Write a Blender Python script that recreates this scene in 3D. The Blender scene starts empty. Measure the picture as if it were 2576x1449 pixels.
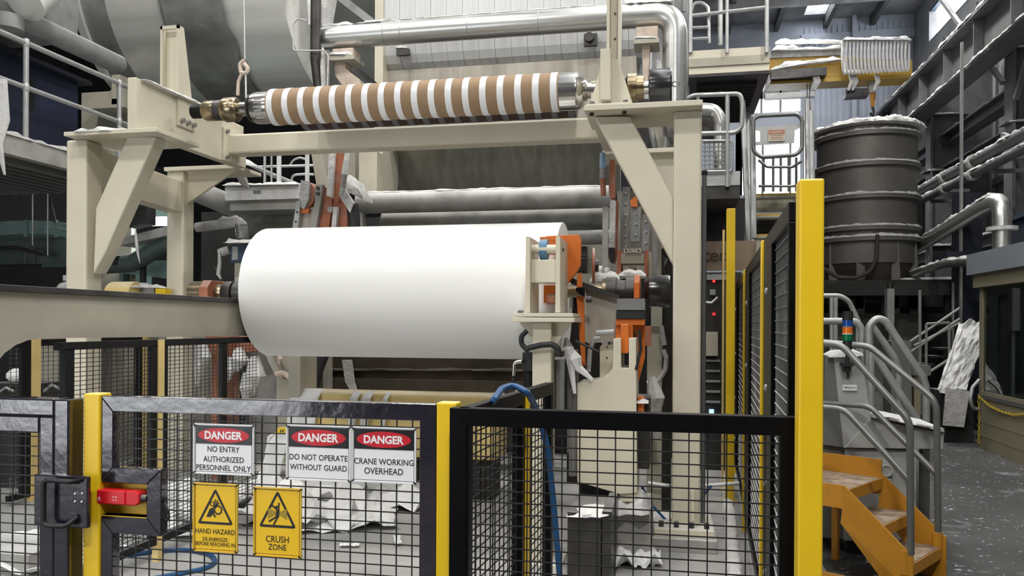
import bpy, bmesh, math, random
from math import radians, sin, cos, tan, pi, sqrt
from mathutils import Vector, Matrix, noise

random.seed(7)
SC = bpy.context.scene
COL = SC.collection
V = Vector

# ------------------------------------------------------------------ camera
F = 2000.0                    # focal length in pixels of the 2576 x 1449 frame
YAW = radians(11.5)           # the machine axes are the world axes, the camera is turned a little
ROLL = 0.005
HY = 815.0                    # horizon row
CAM = V((0, 0, 1.6))
FW = V((-sin(YAW), cos(YAW), 0))
RT0 = V((cos(YAW), sin(YAW), 0))
RT = RT0 * cos(ROLL) + V((0, 0, 1)) * sin(ROLL)
UP = V((0, 0, 1)) * cos(ROLL) - RT0 * sin(ROLL)
cd = bpy.data.cameras.new('camera')
cd.sensor_width = 36.0
cd.lens = 36.0 * F / 2576.0
cd.shift_y = (HY - 724.5) / 2576.0
cd.clip_start = 0.05
cd.clip_end = 200
cam = bpy.data.objects.new('camera', cd)
COL.objects.link(cam)
m = Matrix.Identity(4)
for i, a in enumerate((RT, UP, -FW)):
    for j in range(3):
        m[j][i] = a[j]
m.translation = CAM
cam.matrix_world = m
SC.camera = cam

# ------------------------------------------------------------------ light and exposure
SC.view_settings.view_transform = 'Standard'
SC.view_settings.look = 'None'
SC.view_settings.gamma = 1.0
SC.view_settings.use_curve_mapping = False
SC.view_settings.exposure = 0.0
W = bpy.data.worlds.new('daylight')
SC.world = W
W.use_nodes = True
W.node_tree.nodes['Background'].inputs[0].default_value = (0.93, 0.96, 1.0, 1)
W.node_tree.nodes['Background'].inputs[1].default_value = 6.0

# ------------------------------------------------------------------ rays through picture points, to read sizes off the picture
def ray(px, py):
    return FW + RT * ((px - 1288) / F) + UP * ((HY - py) / F)
def aX(px, py, x):
    d = ray(px, py); return CAM + d * (x / d.x)
def aY(px, py, y):
    d = ray(px, py); return CAM + d * (y / d.y)
def aZ(px, py, z):
    d = ray(px, py); return CAM + d * ((z - CAM.z) / d.z)
def aP(px, py, p0, n):
    d = ray(px, py); return CAM + d * ((p0 - CAM).dot(n) / d.dot(n))
def aD(px, py, D):
    return CAM + ray(px, py) * D

# ------------------------------------------------------------------ materials
MATS = {}
def mat(name, col, rough=.5, metal=0., var=.12, scale=5., dust=0., dirt=0., bump=0., dustcol=(.66, .66, .65),
        dirtcol=(.06, .055, .05), dirtscale=2.5, stretch=None, emit=0., spec=.5, coat=0., bscale=None, lo=.45, hi=.9):
    m = bpy.data.materials.new(name); m.use_nodes = True
    nt = m.node_tree; N = nt.nodes; L = nt.links
    b = N['Principled BSDF']
    b.inputs['Roughness'].default_value = rough
    b.inputs['Metallic'].default_value = metal
    b.inputs['Specular IOR Level'].default_value = spec
    if coat:
        b.inputs['Coat Weight'].default_value = coat
    tc = N.new('ShaderNodeTexCoord')
    src = tc.outputs['Object']
    if stretch:
        mp = N.new('ShaderNodeMapping'); mp.inputs['Scale'].default_value = stretch
        L.new(src, mp.inputs['Vector']); src = mp.outputs['Vector']
    def nz(s, det=4):
        n = N.new('ShaderNodeTexNoise'); n.inputs['Scale'].default_value = s; n.inputs['Detail'].default_value = det
        L.new(src, n.inputs['Vector']); return n.outputs['Fac']
    def rng(inp, a, bb, c, d):
        r = N.new('ShaderNodeMapRange'); r.clamp = True
        for k, v_ in zip(('From Min', 'From Max', 'To Min', 'To Max'), (a, bb, c, d)):
            r.inputs[k].default_value = v_
        L.new(inp, r.inputs['Value']); return r.outputs['Result']
    def mix(fac, A, B):
        x = N.new('ShaderNodeMix'); x.data_type = 'RGBA'
        L.new(fac, x.inputs[0])
        for s_, v_ in ((6, A), (7, B)):
            if isinstance(v_, tuple): x.inputs[s_].default_value = (*v_, 1)
            else: L.new(v_, x.inputs[s_])
        return x.outputs[2]
    def mul(a, c):
        x = N.new('ShaderNodeMath'); x.operation = 'MULTIPLY'
        for i, v_ in enumerate((a, c)):
            if isinstance(v_, (int, float)): x.inputs[i].default_value = v_
            else: L.new(v_, x.inputs[i])
        return x.outputs[0]
    c = tuple(col)
    out = mix(rng(nz(scale), .3, .7, 0, 1), tuple(max(0, k * (1 - var)) for k in c), tuple(min(1, k * (1 + var)) for k in c))
    if dirt:
        out = mix(mul(rng(nz(dirtscale, 6), .52, .72, 0, 1), dirt), out, dirtcol)
    if dust:
        g = N.new('ShaderNodeNewGeometry'); s = N.new('ShaderNodeSeparateXYZ')
        L.new(g.outputs['Normal'], s.inputs[0])
        up = rng(s.outputs['Z'], lo, hi, 0, 1)
        f = mul(mul(up, rng(nz(3.5, 5), .3, .55, .35, 1)), dust)
        out = mix(f, out, dustcol)
        rr = N.new('ShaderNodeMapRange'); rr.inputs['To Min'].default_value = rough; rr.inputs['To Max'].default_value = .95
        L.new(f, rr.inputs['Value']); L.new(rr.outputs['Result'], b.inputs['Roughness'])
        if metal:
            r2 = N.new('ShaderNodeMapRange'); r2.inputs['To Min'].default_value = metal; r2.inputs['To Max'].default_value = 0
            L.new(f, r2.inputs['Value']); L.new(r2.outputs['Result'], b.inputs['Metallic'])
    L.new(out, b.inputs['Base Color'])
    if bump:
        bp = N.new('ShaderNodeBump'); bp.inputs['Strength'].default_value = bump; bp.inputs['Distance'].default_value = .02
        L.new(nz(bscale or scale * 4), bp.inputs['Height']); L.new(bp.outputs['Normal'], b.inputs['Normal'])
    if emit:
        b.inputs['Emission Color'].default_value = (*c, 1); b.inputs['Emission Strength'].default_value = emit
    MATS[name] = m
    return m

mat('cream', (.62, .575, .45), .42, var=.05, scale=2, dust=.75, dirt=.12, dirtcol=(.36, .33, .26))
mat('cream_clean', (.63, .585, .46), .42, var=.04, scale=3, dust=.25)
mat('cream_dull', (.40, .375, .30), .55, var=.12, scale=2, dust=.8, dirt=.3, dirtcol=(.2, .18, .15))
mat('yellow', (.80, .53, .012), .38, var=.04, scale=4, dust=.3, dirt=.1, dirtcol=(.45, .3, .05))
mat('yellow_dull', (.76, .58, .24), .55, var=.15, scale=3, dust=.5, dirt=.3, dirtcol=(.45, .38, .2))
mat('black', (.003, .003, .004), .40, var=.2, scale=8, bump=.05, bscale=25, spec=.14)
mat('drum_black', (.012, .012, .012), .22, var=.2, scale=6, spec=.7, dust=.1)
mat('black_rough', (.006, .006, .007), .55, var=.2, scale=8, dust=.2, spec=.3)
mat('black_gate', (.013, .010, .020), .17, var=.3, scale=10, bump=.13, bscale=16, spec=1., coat=1.)  # lavender tint in the base imitates the sheen of reflected daylight
mat('rubber', (.010, .010, .011), .55, var=.2)
mat('wire', (.008, .008, .009), .5, var=.1)
mat('wire_linty', (.05, .05, .048), .7, var=.5, scale=4, dust=.5, dirt=.6, dirtcol=(.4, .39, .36), dirtscale=2)
mat('wire_dusty', (.10, .10, .098), .7, var=.4, scale=4, dust=.8, dirt=.5, dirtcol=(.30, .30, .29), dirtscale=5)
mat('steel', (.30, .30, .295), .38, .75, var=.15, scale=4, dust=.6)
mat('steel_dark', (.055, .052, .05), .4, .6, var=.3, scale=6, dust=.35)
mat('steel_bright', (.62, .61, .58), .18, 1., var=.08, scale=5, dust=.2)
mat('brass_steel', (.30, .24, .15), .25, .95, var=.3, scale=9, dust=.2)
mat('rail_tube', (.20, .205, .20), .38, .6, var=.12, scale=6, dust=.3)
mat('galv', (.44, .445, .44), .45, .55, var=.12, scale=8, dust=.8)
mat('galv_dull', (.27, .275, .27), .6, .3, var=.2, scale=5, dust=.9, dirt=.3, dirtcol=(.1, .1, .1))
mat('stainless', (.60, .60, .58), .30, .9, var=.08, scale=3, stretch=(.3, 4, 4), dust=.5)
mat('duct_metal', (.74, .74, .70), .36, .35, var=.1, scale=2, stretch=(.2, 3, 3), dust=.2)
mat('duct_cloth', (.26, .26, .25), .45, .35, var=.25, scale=3, bump=.4, bscale=6)
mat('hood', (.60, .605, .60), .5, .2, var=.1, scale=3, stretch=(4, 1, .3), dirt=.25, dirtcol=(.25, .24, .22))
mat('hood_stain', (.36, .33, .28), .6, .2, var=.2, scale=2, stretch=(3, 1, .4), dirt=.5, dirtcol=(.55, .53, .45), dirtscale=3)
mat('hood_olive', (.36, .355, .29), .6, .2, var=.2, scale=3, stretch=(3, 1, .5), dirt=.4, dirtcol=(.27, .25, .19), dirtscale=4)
mat('roller_grey', (.27, .265, .245), .75, var=.25, scale=4, dust=1., dustcol=(.62, .61, .58), lo=.1, hi=.75, dirt=.5, dirtcol=(.12, .12, .11), dirtscale=5)
mat('paper', (.86, .86, .84), .85, var=.015, scale=1.2)
mat('paper_scrap', (.78, .78, .77), .9, var=.08, scale=4)
mat('kraft', (.30, .20, .115), .75, var=.05, scale=12)
mat('kraft_shaded', (.055, .032, .026), .75, var=.1, scale=12)  # kraft with the rear core's shade put into the colour
mat('tape', (.78, .79, .80), .32, var=.03, scale=9)
mat('tape_shaded', (.15, .15, .16), .5, var=.05, scale=9)  # tape darkened by the same painted shade
mat('orange', (.62, .15, .018), .4, var=.08, scale=5, dust=.4)
mat('orange_dusty', (.36, .125, .062), .65, var=.2, scale=4, dust=.6, dirt=.45, dirtcol=(.30, .27, .26), dirtscale=6)
mat('orange_stair', (.54, .24, .016), .55, var=.12, scale=6, dust=.35, dustcol=(.35, .27, .2), dirt=.25, dirtcol=(.12, .06, .02), dirtscale=7)
mat('tread', (.30, .22, .15), .8, var=.3, scale=14, bump=.5, dirt=.5, dirtcol=(.45, .41, .38), dirtscale=8)
mat('navy', (.016, .022, .055), .45, var=.15, scale=3, dust=.35)
mat('navy_dark', (.008, .011, .022), .55, var=.2, scale=3, dust=.5)
mat('steel_blue', (.05, .085, .14), .5, var=.15, scale=5, dust=.8)
mat('blue_roller', (.09, .20, .32), .3, var=.1, dust=.2)
mat('light_blue', (.20, .33, .45), .5, var=.1, dust=.5)
mat('teal', (.18, .27, .26), .5, .2, var=.25, scale=3, dust=.8, dustcol=(.45, .5, .5), dirt=.3)
mat('teal_dark', (.065, .09, .085), .6, .1, var=.3, scale=3, dust=.5)
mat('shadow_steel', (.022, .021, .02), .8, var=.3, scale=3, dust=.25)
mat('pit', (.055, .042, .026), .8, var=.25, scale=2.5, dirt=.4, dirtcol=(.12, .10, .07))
mat('lint', (.62, .615, .60), .97, var=.12, scale=9, bump=.6, bscale=30)
mat('lint_grey', (.50, .495, .48), .97, var=.2, scale=9, bump=.6, bscale=30)
mat('lint_peach', (.56, .46, .38), .95, var=.15, scale=9, bump=.4)
mat('bounce_pale', (.55, .55, .54), .8, var=.1, scale=1)  # pale colour chosen to reflect light onto the gate
mat('floor_lit', (.36, .355, .34), .7, var=.15, scale=1.2, dirt=.5, dirtcol=(.24, .24, .23), dirtscale=1.5, bump=.1)  # paler floor colour, stronger light painted in
mat('concrete', (.20, .20, .195), .75, var=.18, scale=1.2, dirt=.35, dirtcol=(.11, .11, .11), bump=.1)
mat('concrete_block', (.34, .335, .31), .85, var=.15, scale=4, dust=.7, dirt=.4)
mat('soffit', (.10, .105, .10), .7, var=.25, scale=2, dirt=.4)
mat('wall_panel', (.30, .305, .31), .75, var=.15, scale=1.5, dirt=.3, dirtcol=(.07, .07, .07))
mat('wall_blue', (.50, .545, .64), .7, var=.1, scale=2, dust=.5)
mat('wall_dark', (.035, .036, .038), .85, var=.25, scale=1.5)
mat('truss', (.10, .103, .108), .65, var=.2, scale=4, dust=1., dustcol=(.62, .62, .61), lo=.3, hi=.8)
mat('roof_panel', (.32, .325, .33), .8, var=.3, scale=1.2, dirt=.5, dirtcol=(.6, .61, .63), dirtscale=2)
mat('tank', (.15, .143, .128), .5, .35, var=.12, scale=2, dust=.9, dustcol=(.55, .55, .52), dirt=.3, dirtcol=(.07, .06, .05))
mat('tank_rust', (.05, .038, .03), .7, .2, var=.3, scale=4)
mat('console', (.38, .39, .375), .42, var=.04, scale=3, dust=.8, dustcol=(.7, .7, .7))
mat('console_side', (.19, .195, .19), .35, .3, var=.08, scale=3)
mat('cabin', (.25, .225, .15), .65, var=.1, scale=2, dirt=.3, dirtcol=(.15, .13, .09))
mat('cabin_top', (.23, .255, .28), .6, var=.1, scale=2, dust=.4)
mat('crane_yellow', (.55, .34, .05), .5, var=.15, scale=3, dust=1.)
mat('sign_white', (.80, .81, .83), .35, var=.02)
mat('sign_black', (.010, .010, .012), .3, var=.1, bump=.05)
mat('sign_red', (.55, .010, .022), .35, var=.04)
mat('sign_yellow', (.83, .52, .008), .4, var=.03)
mat('sign_ink', (.012, .012, .013), .5, var=.1)
mat('sign_olive', (.33, .24, .02), .5, var=.1)
mat('frame_white', (.72, .73, .74), .35, var=.03)
mat('frame_yellow', (.72, .45, .03), .4, var=.03)
mat('switch_red', (.62, .012, .02), .35, var=.06)
mat('grey_plastic', (.25, .26, .25), .5, var=.05)
mat('hose_blue', (.015, .075, .20), .4, var=.1)
mat('chain_yellow', (.50, .35, .02), .5, var=.1)
mat('led_red', (.9, .02, .02), .4, emit=3.)
mat('lens_blue', (.01, .06, .30), .15, var=.05)
mat('lens_orange', (.75, .16, .01), .15, var=.05)
mat('lens_green', (.0, .16, .05), .15, var=.05)
mat('kraft_sign', (.27, .20, .135), .8, var=.08)
mat('brown_ink', (.07, .05, .035), .8)
mat('screen', (.35, .55, .9), .4, emit=1.5)
mat('old_sign', (.50, .47, .38), .6, var=.08, dirt=.3, dirtcol=(.4, .38, .33))
mat('old_red', (.42, .18, .12), .6, var=.1)
mat('lamp_glow', (1.0, .98, .94), .4, emit=6.)
def glassmat():
    m = bpy.data.materials.new('glass'); m.use_nodes = True
    b = m.node_tree.nodes['Principled BSDF']
    b.inputs['Base Color'].default_value = (.55, .66, .64, 1)
    b.inputs['Transmission Weight'].default_value = 1
    b.inputs['Roughness'].default_value = .03
    b.inputs['IOR'].default_value = 1.45
    MATS['glass'] = m
glassmat()

# ------------------------------------------------------------------ mesh builder
WPOS = {}
def perp(d):
    a = V((0, 0, 1)) if abs(d.z) < .9 else V((1, 0, 0))
    u = d.cross(a).normalized()
    return u, d.cross(u).normalized()

class MB:
    def __init__(s): s.v = []; s.f = []
    def add(s, vs, fs):
        o = len(s.v); s.v += [V(p) for p in vs]; s.f += [tuple(i + o for i in f) for f in fs]; return s
    def box(s, x0, x1, y0, y1, z0, z1):
        if x0 > x1: x0, x1 = x1, x0
        if y0 > y1: y0, y1 = y1, y0
        if z0 > z1: z0, z1 = z1, z0
        return s.add([(x0, y0, z0), (x1, y0, z0), (x1, y1, z0), (x0, y1, z0), (x0, y0, z1), (x1, y0, z1), (x1, y1, z1), (x0, y1, z1)],
                     [(0, 3, 2, 1), (4, 5, 6, 7), (0, 1, 5, 4), (1, 2, 6, 5), (2, 3, 7, 6), (3, 0, 4, 7)])
    def pbox(s, px0, py0, px1, py1, y, dep):
        """box whose front face, at depth y, covers a rectangle of the picture"""
        ym, xm = (py0 + py1) / 2, (px0 + px1) / 2
        return s.box(aY(px0, ym, y).x, aY(px1, ym, y).x, y, y + dep, aY(xm, py1, y).z, aY(xm, py0, y).z)
    def obox(s, c, ax, ay, az):
        c, ax, ay, az = V(c), V(ax), V(ay), V(az)
        vs = [c + ax * i + ay * j + az * k for k in (-1, 1) for i, j in ((-1, -1), (1, -1), (1, 1), (-1, 1))]
        return s.add(vs, [(0, 3, 2, 1), (4, 5, 6, 7), (0, 1, 5, 4), (1, 2, 6, 5), (2, 3, 7, 6), (3, 0, 4, 7)])
    def beam(s, p0, p1, w, h, up=(0, 0, 1)):
        p0, p1 = V(p0), V(p1); d = (p1 - p0); u = V(up)
        side = d.cross(u)
        if side.length < 1e-6: side = d.cross(V((0, 1, 0)))
        side.normalize(); u = side.cross(d).normalized()
        return s.obox((p0 + p1) / 2, side * w / 2, d / 2, u * h / 2)
    def lathe(s, p0, ax, prof, n=20, caps=True):
        p0, ax = V(p0), V(ax).normalized(); u, w = perp(ax); o = len(s.v); k = len(prof)
        for (a, r) in prof:
            for i in range(n):
                t = 2 * pi * i / n
                s.v.append(p0 + ax * a + (u * cos(t) + w * sin(t)) * r)
        for j in range(k - 1):
            for i in range(n):
                a, b = o + j * n + i, o + j * n + (i + 1) % n
                s.f.append((a, b, b + n, a + n))
        if caps:
            s.f.append(tuple(o + i for i in range(n))[::-1]); s.f.append(tuple(o + (k - 1) * n + i for i in range(n)))
        return s
    def cyl(s, p0, p1, r0, r1=None, n=14):
        p0, p1 = V(p0), V(p1)
        return s.lathe(p0, p1 - p0, [(0, r0), ((p1 - p0).length, r0 if r1 is None else r1)], n)
    def ring(s, p0, ax, a0, a1, r0, r1, n=20):
        """hollow band between radii r0 < r1"""
        p0, ax = V(p0), V(ax).normalized(); u, w = perp(ax); o = len(s.v)
        for a, r in ((a0, r0), (a0, r1), (a1, r1), (a1, r0)):
            for i in range(n):
                t = 2 * pi * i / n
                s.v.append(p0 + ax * a + (u * cos(t) + w * sin(t)) * r)
        for j in range(4):
            for i in range(n):
                a, b = o + j * n + i, o + j * n + (i + 1) % n
                c, d = o + ((j + 1) % 4) * n + (i + 1) % n, o + ((j + 1) % 4) * n + i
                s.f.append((a, b, c, d))
        return s
    def tube(s, pts, r, n=8, fil=0., seg=5, closed=False):
        pts = [V(p) for p in pts]
        if fil: pts = fillet(pts, fil, seg, closed)
        k = len(pts); o = len(s.v)
        dirs = []
        for i in range(k):
            if closed: d = pts[(i + 1) % k] - pts[i - 1]
            else: d = pts[min(i + 1, k - 1)] - pts[max(i - 1, 0)]
            dirs.append(d.normalized())
        u, w = perp(dirs[0])
        for i in range(k):
            if i:
                q = dirs[i - 1].rotation_difference(dirs[i]); u = q @ u
                u = (u - dirs[i] * u.dot(dirs[i])).normalized(); w = dirs[i].cross(u)
            rr = r[i] if isinstance(r, (list, tuple)) else r
            for j in range(n):
                t = 2 * pi * j / n
                s.v.append(pts[i] + (u * cos(t) + w * sin(t)) * rr)
        for i in range(k if closed else k - 1):
            for j in range(n):
                a, b = o + i * n + j, o + i * n + (j + 1) % n
                c = o + ((i + 1) % k) * n
                s.f.append((a, b, c + (j + 1) % n, c + j))
        if not closed:
            s.f.append(tuple(o + i for i in range(n))[::-1]); s.f.append(tuple(o + (k - 1) * n + i for i in range(n)))
        return s
    def prism(s, poly, vec):
        poly = [V(p) for p in poly]; vec = V(vec); k = len(poly); o = len(s.v)
        s.v += poly + [p + vec for p in poly]
        s.f.append(tuple(o + i for i in range(k))[::-1]); s.f.append(tuple(o + k + i for i in range(k)))
        for i in range(k):
            j = (i + 1) % k; s.f.append((o + i, o + j, o + k + j, o + k + i))
        return s
    def pprism(s, pix, y, dep):
        """outline read off the picture at depth y, with thickness"""
        return s.prism([aY(a, b, y) for a, b in pix], (0, dep, 0))
    def lump(s, pts, w, h, seed=0, step=.06, drop=.25):
        """ridge of lint lying on an edge or tube: rough half round along a path"""
        pts = [V(p) for p in pts]; path = []
        for a, b in zip(pts, pts[1:]):
            k = max(2, int((b - a).length / step))
            path += [a.lerp(b, i / k) for i in range(k)]
        path.append(pts[-1]); n = 7; o = len(s.v); k = len(path)
        for i, p in enumerate(path):
            d = (path[min(i + 1, k - 1)] - path[max(i - 1, 0)]).normalized()
            side = d.cross(V((0, 0, 1))).normalized()
            q = p * 3.1 + V((seed, seed * 2, 0))
            a = .65 + .7 * abs(noise.noise(q * 2.3)) + .5 * noise.noise(q)
            if i in (0, k - 1): a *= .35
            for j in range(n):
                t = pi * j / (n - 1)
                e = 1 + .35 * noise.noise(q * 6 + V((j * 3.3, 0, 0)))
                s.v.append(p + side * (-cos(t) * w / 2 * (0.8 + .2 * a) * e) + V((0, 0, sin(t) * h * a * e - h * drop)))
        for i in range(k - 1):
            for j in range(n):
                a, b = o + i * n + j, o + i * n + (j + 1) % n
                s.f.append((a, b, b + n, a + n))
        s.f.append(tuple(o + i for i in range(n))[::-1]); s.f.append(tuple(o + (k - 1) * n + i for i in range(n)))
        return s
    def build(s, name, m, parent=None, smooth=None, bevel=0., flat=False):
        me = bpy.data.meshes.new(name)
        lo = V((min(p.x for p in s.v), min(p.y for p in s.v), min(p.z for p in s.v)))
        hi = V((max(p.x for p in s.v), max(p.y for p in s.v), max(p.z for p in s.v)))
        c = (lo + hi) / 2
        if parent is None: c.z = lo.z
        me.from_pydata([p - c for p in s.v], [], s.f)
        bm = bmesh.new(); bm.from_mesh(me)
        bmesh.ops.recalc_face_normals(bm, faces=bm.faces)
        bm.to_mesh(me); bm.free()
        if smooth is None: smooth = any(len(f) == 4 for f in s.f) and len(s.v) > 20
        if smooth:
            me.shade_smooth(); me.set_sharp_from_angle(angle=radians(38))
        me.materials.append(MATS[m])
        o = bpy.data.objects.new(name, me); COL.objects.link(o)
        if bevel:
            md = o.modifiers.new('edge', 'BEVEL'); md.width = bevel; md.segments = 2; md.limit_method = 'ANGLE'
        if parent is not None:
            o.parent = parent; o.location = c - WPOS[parent.name]
        else:
            o.location = c
        WPOS[o.name] = c
        return o

def fillet(pts, r, seg=5, closed=False):
    out = []; k = len(pts)
    for i, p in enumerate(pts):
        if not closed and i in (0, k - 1): out.append(p); continue
        a, b = pts[i - 1], pts[(i + 1) % k]
        da, db = (a - p), (b - p); la, lb = da.length, db.length; da.normalize(); db.normalize()
        ang = da.angle(db)
        if ang > 3.05: out.append(p); continue
        t = min(r / tan(ang / 2), la * .48, lb * .48)
        p0, p1 = p + da * t, p + db * t
        for j in range(seg + 1):
            q = j / seg
            out.append(p0 * (1 - q) ** 2 + p * 2 * q * (1 - q) + p1 * q * q)
    return out

def tag(o, label=None, cat=None, group=None, kind=None):
    if label: o['label'] = label
    if cat: o['category'] = cat
    if group: o['group'] = group
    if kind: o['kind'] = kind
    return o
def thing(name, label, cat, loc, group=None):
    o = bpy.data.objects.new(name, None); COL.objects.link(o)
    o.empty_display_size = .1
    o.location = loc; WPOS[o.name] = V(loc)
    return tag(o, label, cat, group)
def copy_tree(o, off=(0, 0, 0), parent=None, label=None):
    c = o.copy(); COL.objects.link(c); c.parent = parent
    if parent is None:
        c.location = o.location + V(off)
        if label: c['label'] = label
    for ch in o.children: copy_tree(ch, parent=c)
    return c
def struct(name, mb, m, **k):
    return tag(mb.build(name, m, **k), kind='structure')
def grid_yz(mb, x, y0, y1, z0, z1, sy, sz, r):
    y = y0 + sy / 2
    while y < y1: mb.box(x - r, x + r, y - r, y + r, z0, z1); y += sy
    z = z0 + sz / 2
    while z < z1: mb.box(x - r * .9, x + r * .9, y0, y1, z - r, z + r); z += sz
    return mb
def grid_xz(mb, x0, x1, y, z0, z1, sx, sz, r, skip=None):
    x = x0 + sx / 2
    while x < x1:
        if skip and skip[0] < x < skip[1]:
            mb.box(x - r, x + r, y - r, y + r, z0, skip[2]); mb.box(x - r, x + r, y - r, y + r, skip[3], z1)
        else: mb.box(x - r, x + r, y - r, y + r, z0, z1)
        x += sx
    z = z0 + sz / 2
    while z < z1:
        xa = skip[1] if skip and skip[2] < z < skip[3] else x0
        mb.box(xa, x1, y - r * 2.6, y - r * .8, z - r, z + r); z += sz
    return mb
def text_mesh(body, size, bold=0., spacing=1.):
    cu = bpy.data.curves.new('t', 'FONT'); cu.body = body; cu.size = size; cu.align_x = 'CENTER'; cu.align_y = 'CENTER'
    cu.offset = bold; cu.space_character = spacing; cu.space_line = .95; cu.resolution_u = 3
    t = bpy.data.objects.new('t', cu); COL.objects.link(t)
    dg = bpy.context.evaluated_depsgraph_get()
    me = bpy.data.meshes.new_from_object(t.evaluated_get(dg))
    bpy.data.objects.remove(t); bpy.data.curves.remove(cu)
    return me
def lettering(name, body, c, ex, ey, width, m, parent, bold=0., maxh=None, squash=1.):
    """flat letters, laid on a plane through c with axes ex, ey, fitted to a width; ey * squash"""
    me = text_mesh(body, 1.0, bold)
    xs = [v.co.x for v in me.vertices]; ys = [v.co.y for v in me.vertices]
    w = max(xs) - min(xs); k = width / w; cx, cy = (max(xs) + min(xs)) / 2, (max(ys) + min(ys)) / 2
    ex, ey = V(ex).normalized(), V(ey).normalized()
    for v in me.vertices:
        x, y = (v.co.x - cx) * k, (v.co.y - cy) * k * squash
        v.co = ex * x + ey * y
    me.materials.clear(); me.materials.append(MATS[m])
    me.name = name
    o = bpy.data.objects.new(name, me); COL.objects.link(o)
    o.parent = parent; o.location = V(c) - WPOS[parent.name]; WPOS[o.name] = V(c)
    return o

# ================================================================== the hall
def floor_mat():
    m = mat('floor', (.065, .065, .064), .75, spec=.2, var=.22, scale=.9, dirt=.5, dirtcol=(.10, .10, .10), dirtscale=1.1, bump=.1, bscale=12)
    nt = m.node_tree; N = nt.nodes; L = nt.links; b = N['Principled BSDF']
    old = b.inputs['Base Color'].links[0].from_socket
    tc = N.new('ShaderNodeTexCoord')
    def flake(scale, t0, t1):
        n = N.new('ShaderNodeTexNoise'); n.inputs['Scale'].default_value = scale; n.inputs['Detail'].default_value = 3
        L.new(tc.outputs['Object'], n.inputs['Vector'])
        r = N.new('ShaderNodeMapRange'); r.inputs['From Min'].default_value = t0; r.inputs['From Max'].default_value = t1
        L.new(n.outputs['Fac'], r.inputs['Value']); return r.outputs['Result']
    cur = old
    for sc_, a, c in ((22, .665, .70), (9, .68, .72), (3.0, .62, 1.1)):
        x = N.new('ShaderNodeMix'); x.data_type = 'RGBA'
        L.new(flake(sc_, a, c), x.inputs[0]); L.new(cur, x.inputs[6]); x.inputs[7].default_value = (.42, .42, .44, 1); cur = x.outputs[2]
    L.new(cur, b.inputs['Base Color'])
floor_mat()
struct('floor', MB().box(-18, 7.1, -9, 29, -.2, 0), 'floor', smooth=False)

struct('floor_lit_zone', MB().box(-16, .98, 2.6, 12, 0, .006), 'floor_lit', smooth=False)  # thin paler sheet: brighter light inside the fence painted as floor colour
struct('floor_bounce', MB().box(-15, -4.4, -14, -3.2, -.1, .004), 'bounce_pale', smooth=False)  # unseen slab outside the door, added to reflect light onto the gate
XR = 6.8      # right hand wall
YB = 25.0     # far wall
ZR = 10.7     # roof
# right hand wall with a clerestory opening
c0 = aX(2337, 100, XR); c1 = aX(2425, 0, XR)
zc0, zc1 = 9.33, 10.25
wr = MB()
wr.box(XR, XR + .2, -3.5, YB + .2, 0, zc0)
wr.box(XR, XR + .2, -3.5, YB + .2, zc1, ZR)
wr.box(XR, XR + .2, c0.y, YB + .2, zc0, zc1)
wall_right = struct('wall_right', wr, 'wall_panel', smooth=False)
for y in [5.0 + 1.15 * i for i in range(20)]:
    MB().box(XR - .05, XR, y, y + .07, 0, zc0 - .3).build('cladding_rib', 'wall_panel', wall_right, smooth=False)
for z in (2.9, 4.6, 6.3, 7.9):
    MB().box(XR - .16, XR - .04, 3.2, YB, z, z + .14).build('wall_girt', 'truss', wall_right, smooth=False)
w1 = MB()
for y in [8 + 1.6 * i for i in range(9)]:
    w1.box(XR + .05, XR + .12, y, y + .06, zc0, zc1)
w1.box(XR + .02, XR + .14, 6, c0.y, zc0, zc0 + .06); w1.box(XR + .02, XR + .14, 6, c0.y, zc1 - .06, zc1)
struct('window_1', w1, 'steel_blue', smooth=False)

# far wall, pale blue cladding with two bright openings
a0, a1 = aY(1868, 286, YB), aY(2014, 205, YB)
b0, b1 = aY(1850, 492, YB), aY(2024, 316, YB)
xs = aY(1700, 500, YB).x
wb = MB()
wb.box(a1.x, XR, YB, YB + .2, 0, ZR)
wb.box(xs, a0.x, YB, YB + .2, 0, ZR)
wb.box(a0.x, a1.x, YB, YB + .2, a1.z, ZR)
wb.box(a0.x, a1.x, YB, YB + .2, b1.z, a0.z)
wb.box(a0.x, b0.x, YB, YB + .2, b0.z, b1.z)
wb.box(a0.x, a1.x, YB, YB + .2, 0, b0.z)
wall_back = struct('wall_back', wb, 'wall_blue', smooth=False)
x = a1.x + .1
while x < XR:
    MB().box(x, x + .035, YB - .035, YB, 3.5, ZR - .2).build('cladding_rib', 'wall_blue', wall_back, smooth=False); x += .155
MB().box(a1.x, XR, YB - .12, YB, 10.0, 10.25).build('eaves_rail', 'wall_blue', wall_back, smooth=False)
MB().box(aY(2141, 60, YB).x, aY(2152, 60, YB).x, YB - .2, YB, 6, ZR).build('wall_stud', 'wall_blue', wall_back, smooth=False)
w2 = MB()
for q in (.33, .66):
    xx = a0.x + (a1.x - a0.x) * q
    w2.box(xx - .03, xx + .03, YB + .02, YB + .1, a0.z, a1.z)
zz = a0.z + (a1.z - a0.z) * .62
w2.box(a0.x, a1.x, YB + .02, YB + .1, zz - .12, zz + .12)
struct('window_2', w2, 'galv_dull', smooth=False)
w3 = MB()
for q in (.4, .8):
    xx = b0.x + (b1.x - b0.x) * q
    w3.box(xx - .03, xx + .03, YB + .02, YB + .1, b0.z, b1.z)
struct('window_3', w3, 'galv_dull', smooth=False)
struct('wall_far', MB().box(-18, xs, YB - 4, YB - 3.8, 0, ZR).box(xs - .2, xs, YB - 4, YB + .2, 0, ZR), 'wall_dark', smooth=False)
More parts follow.
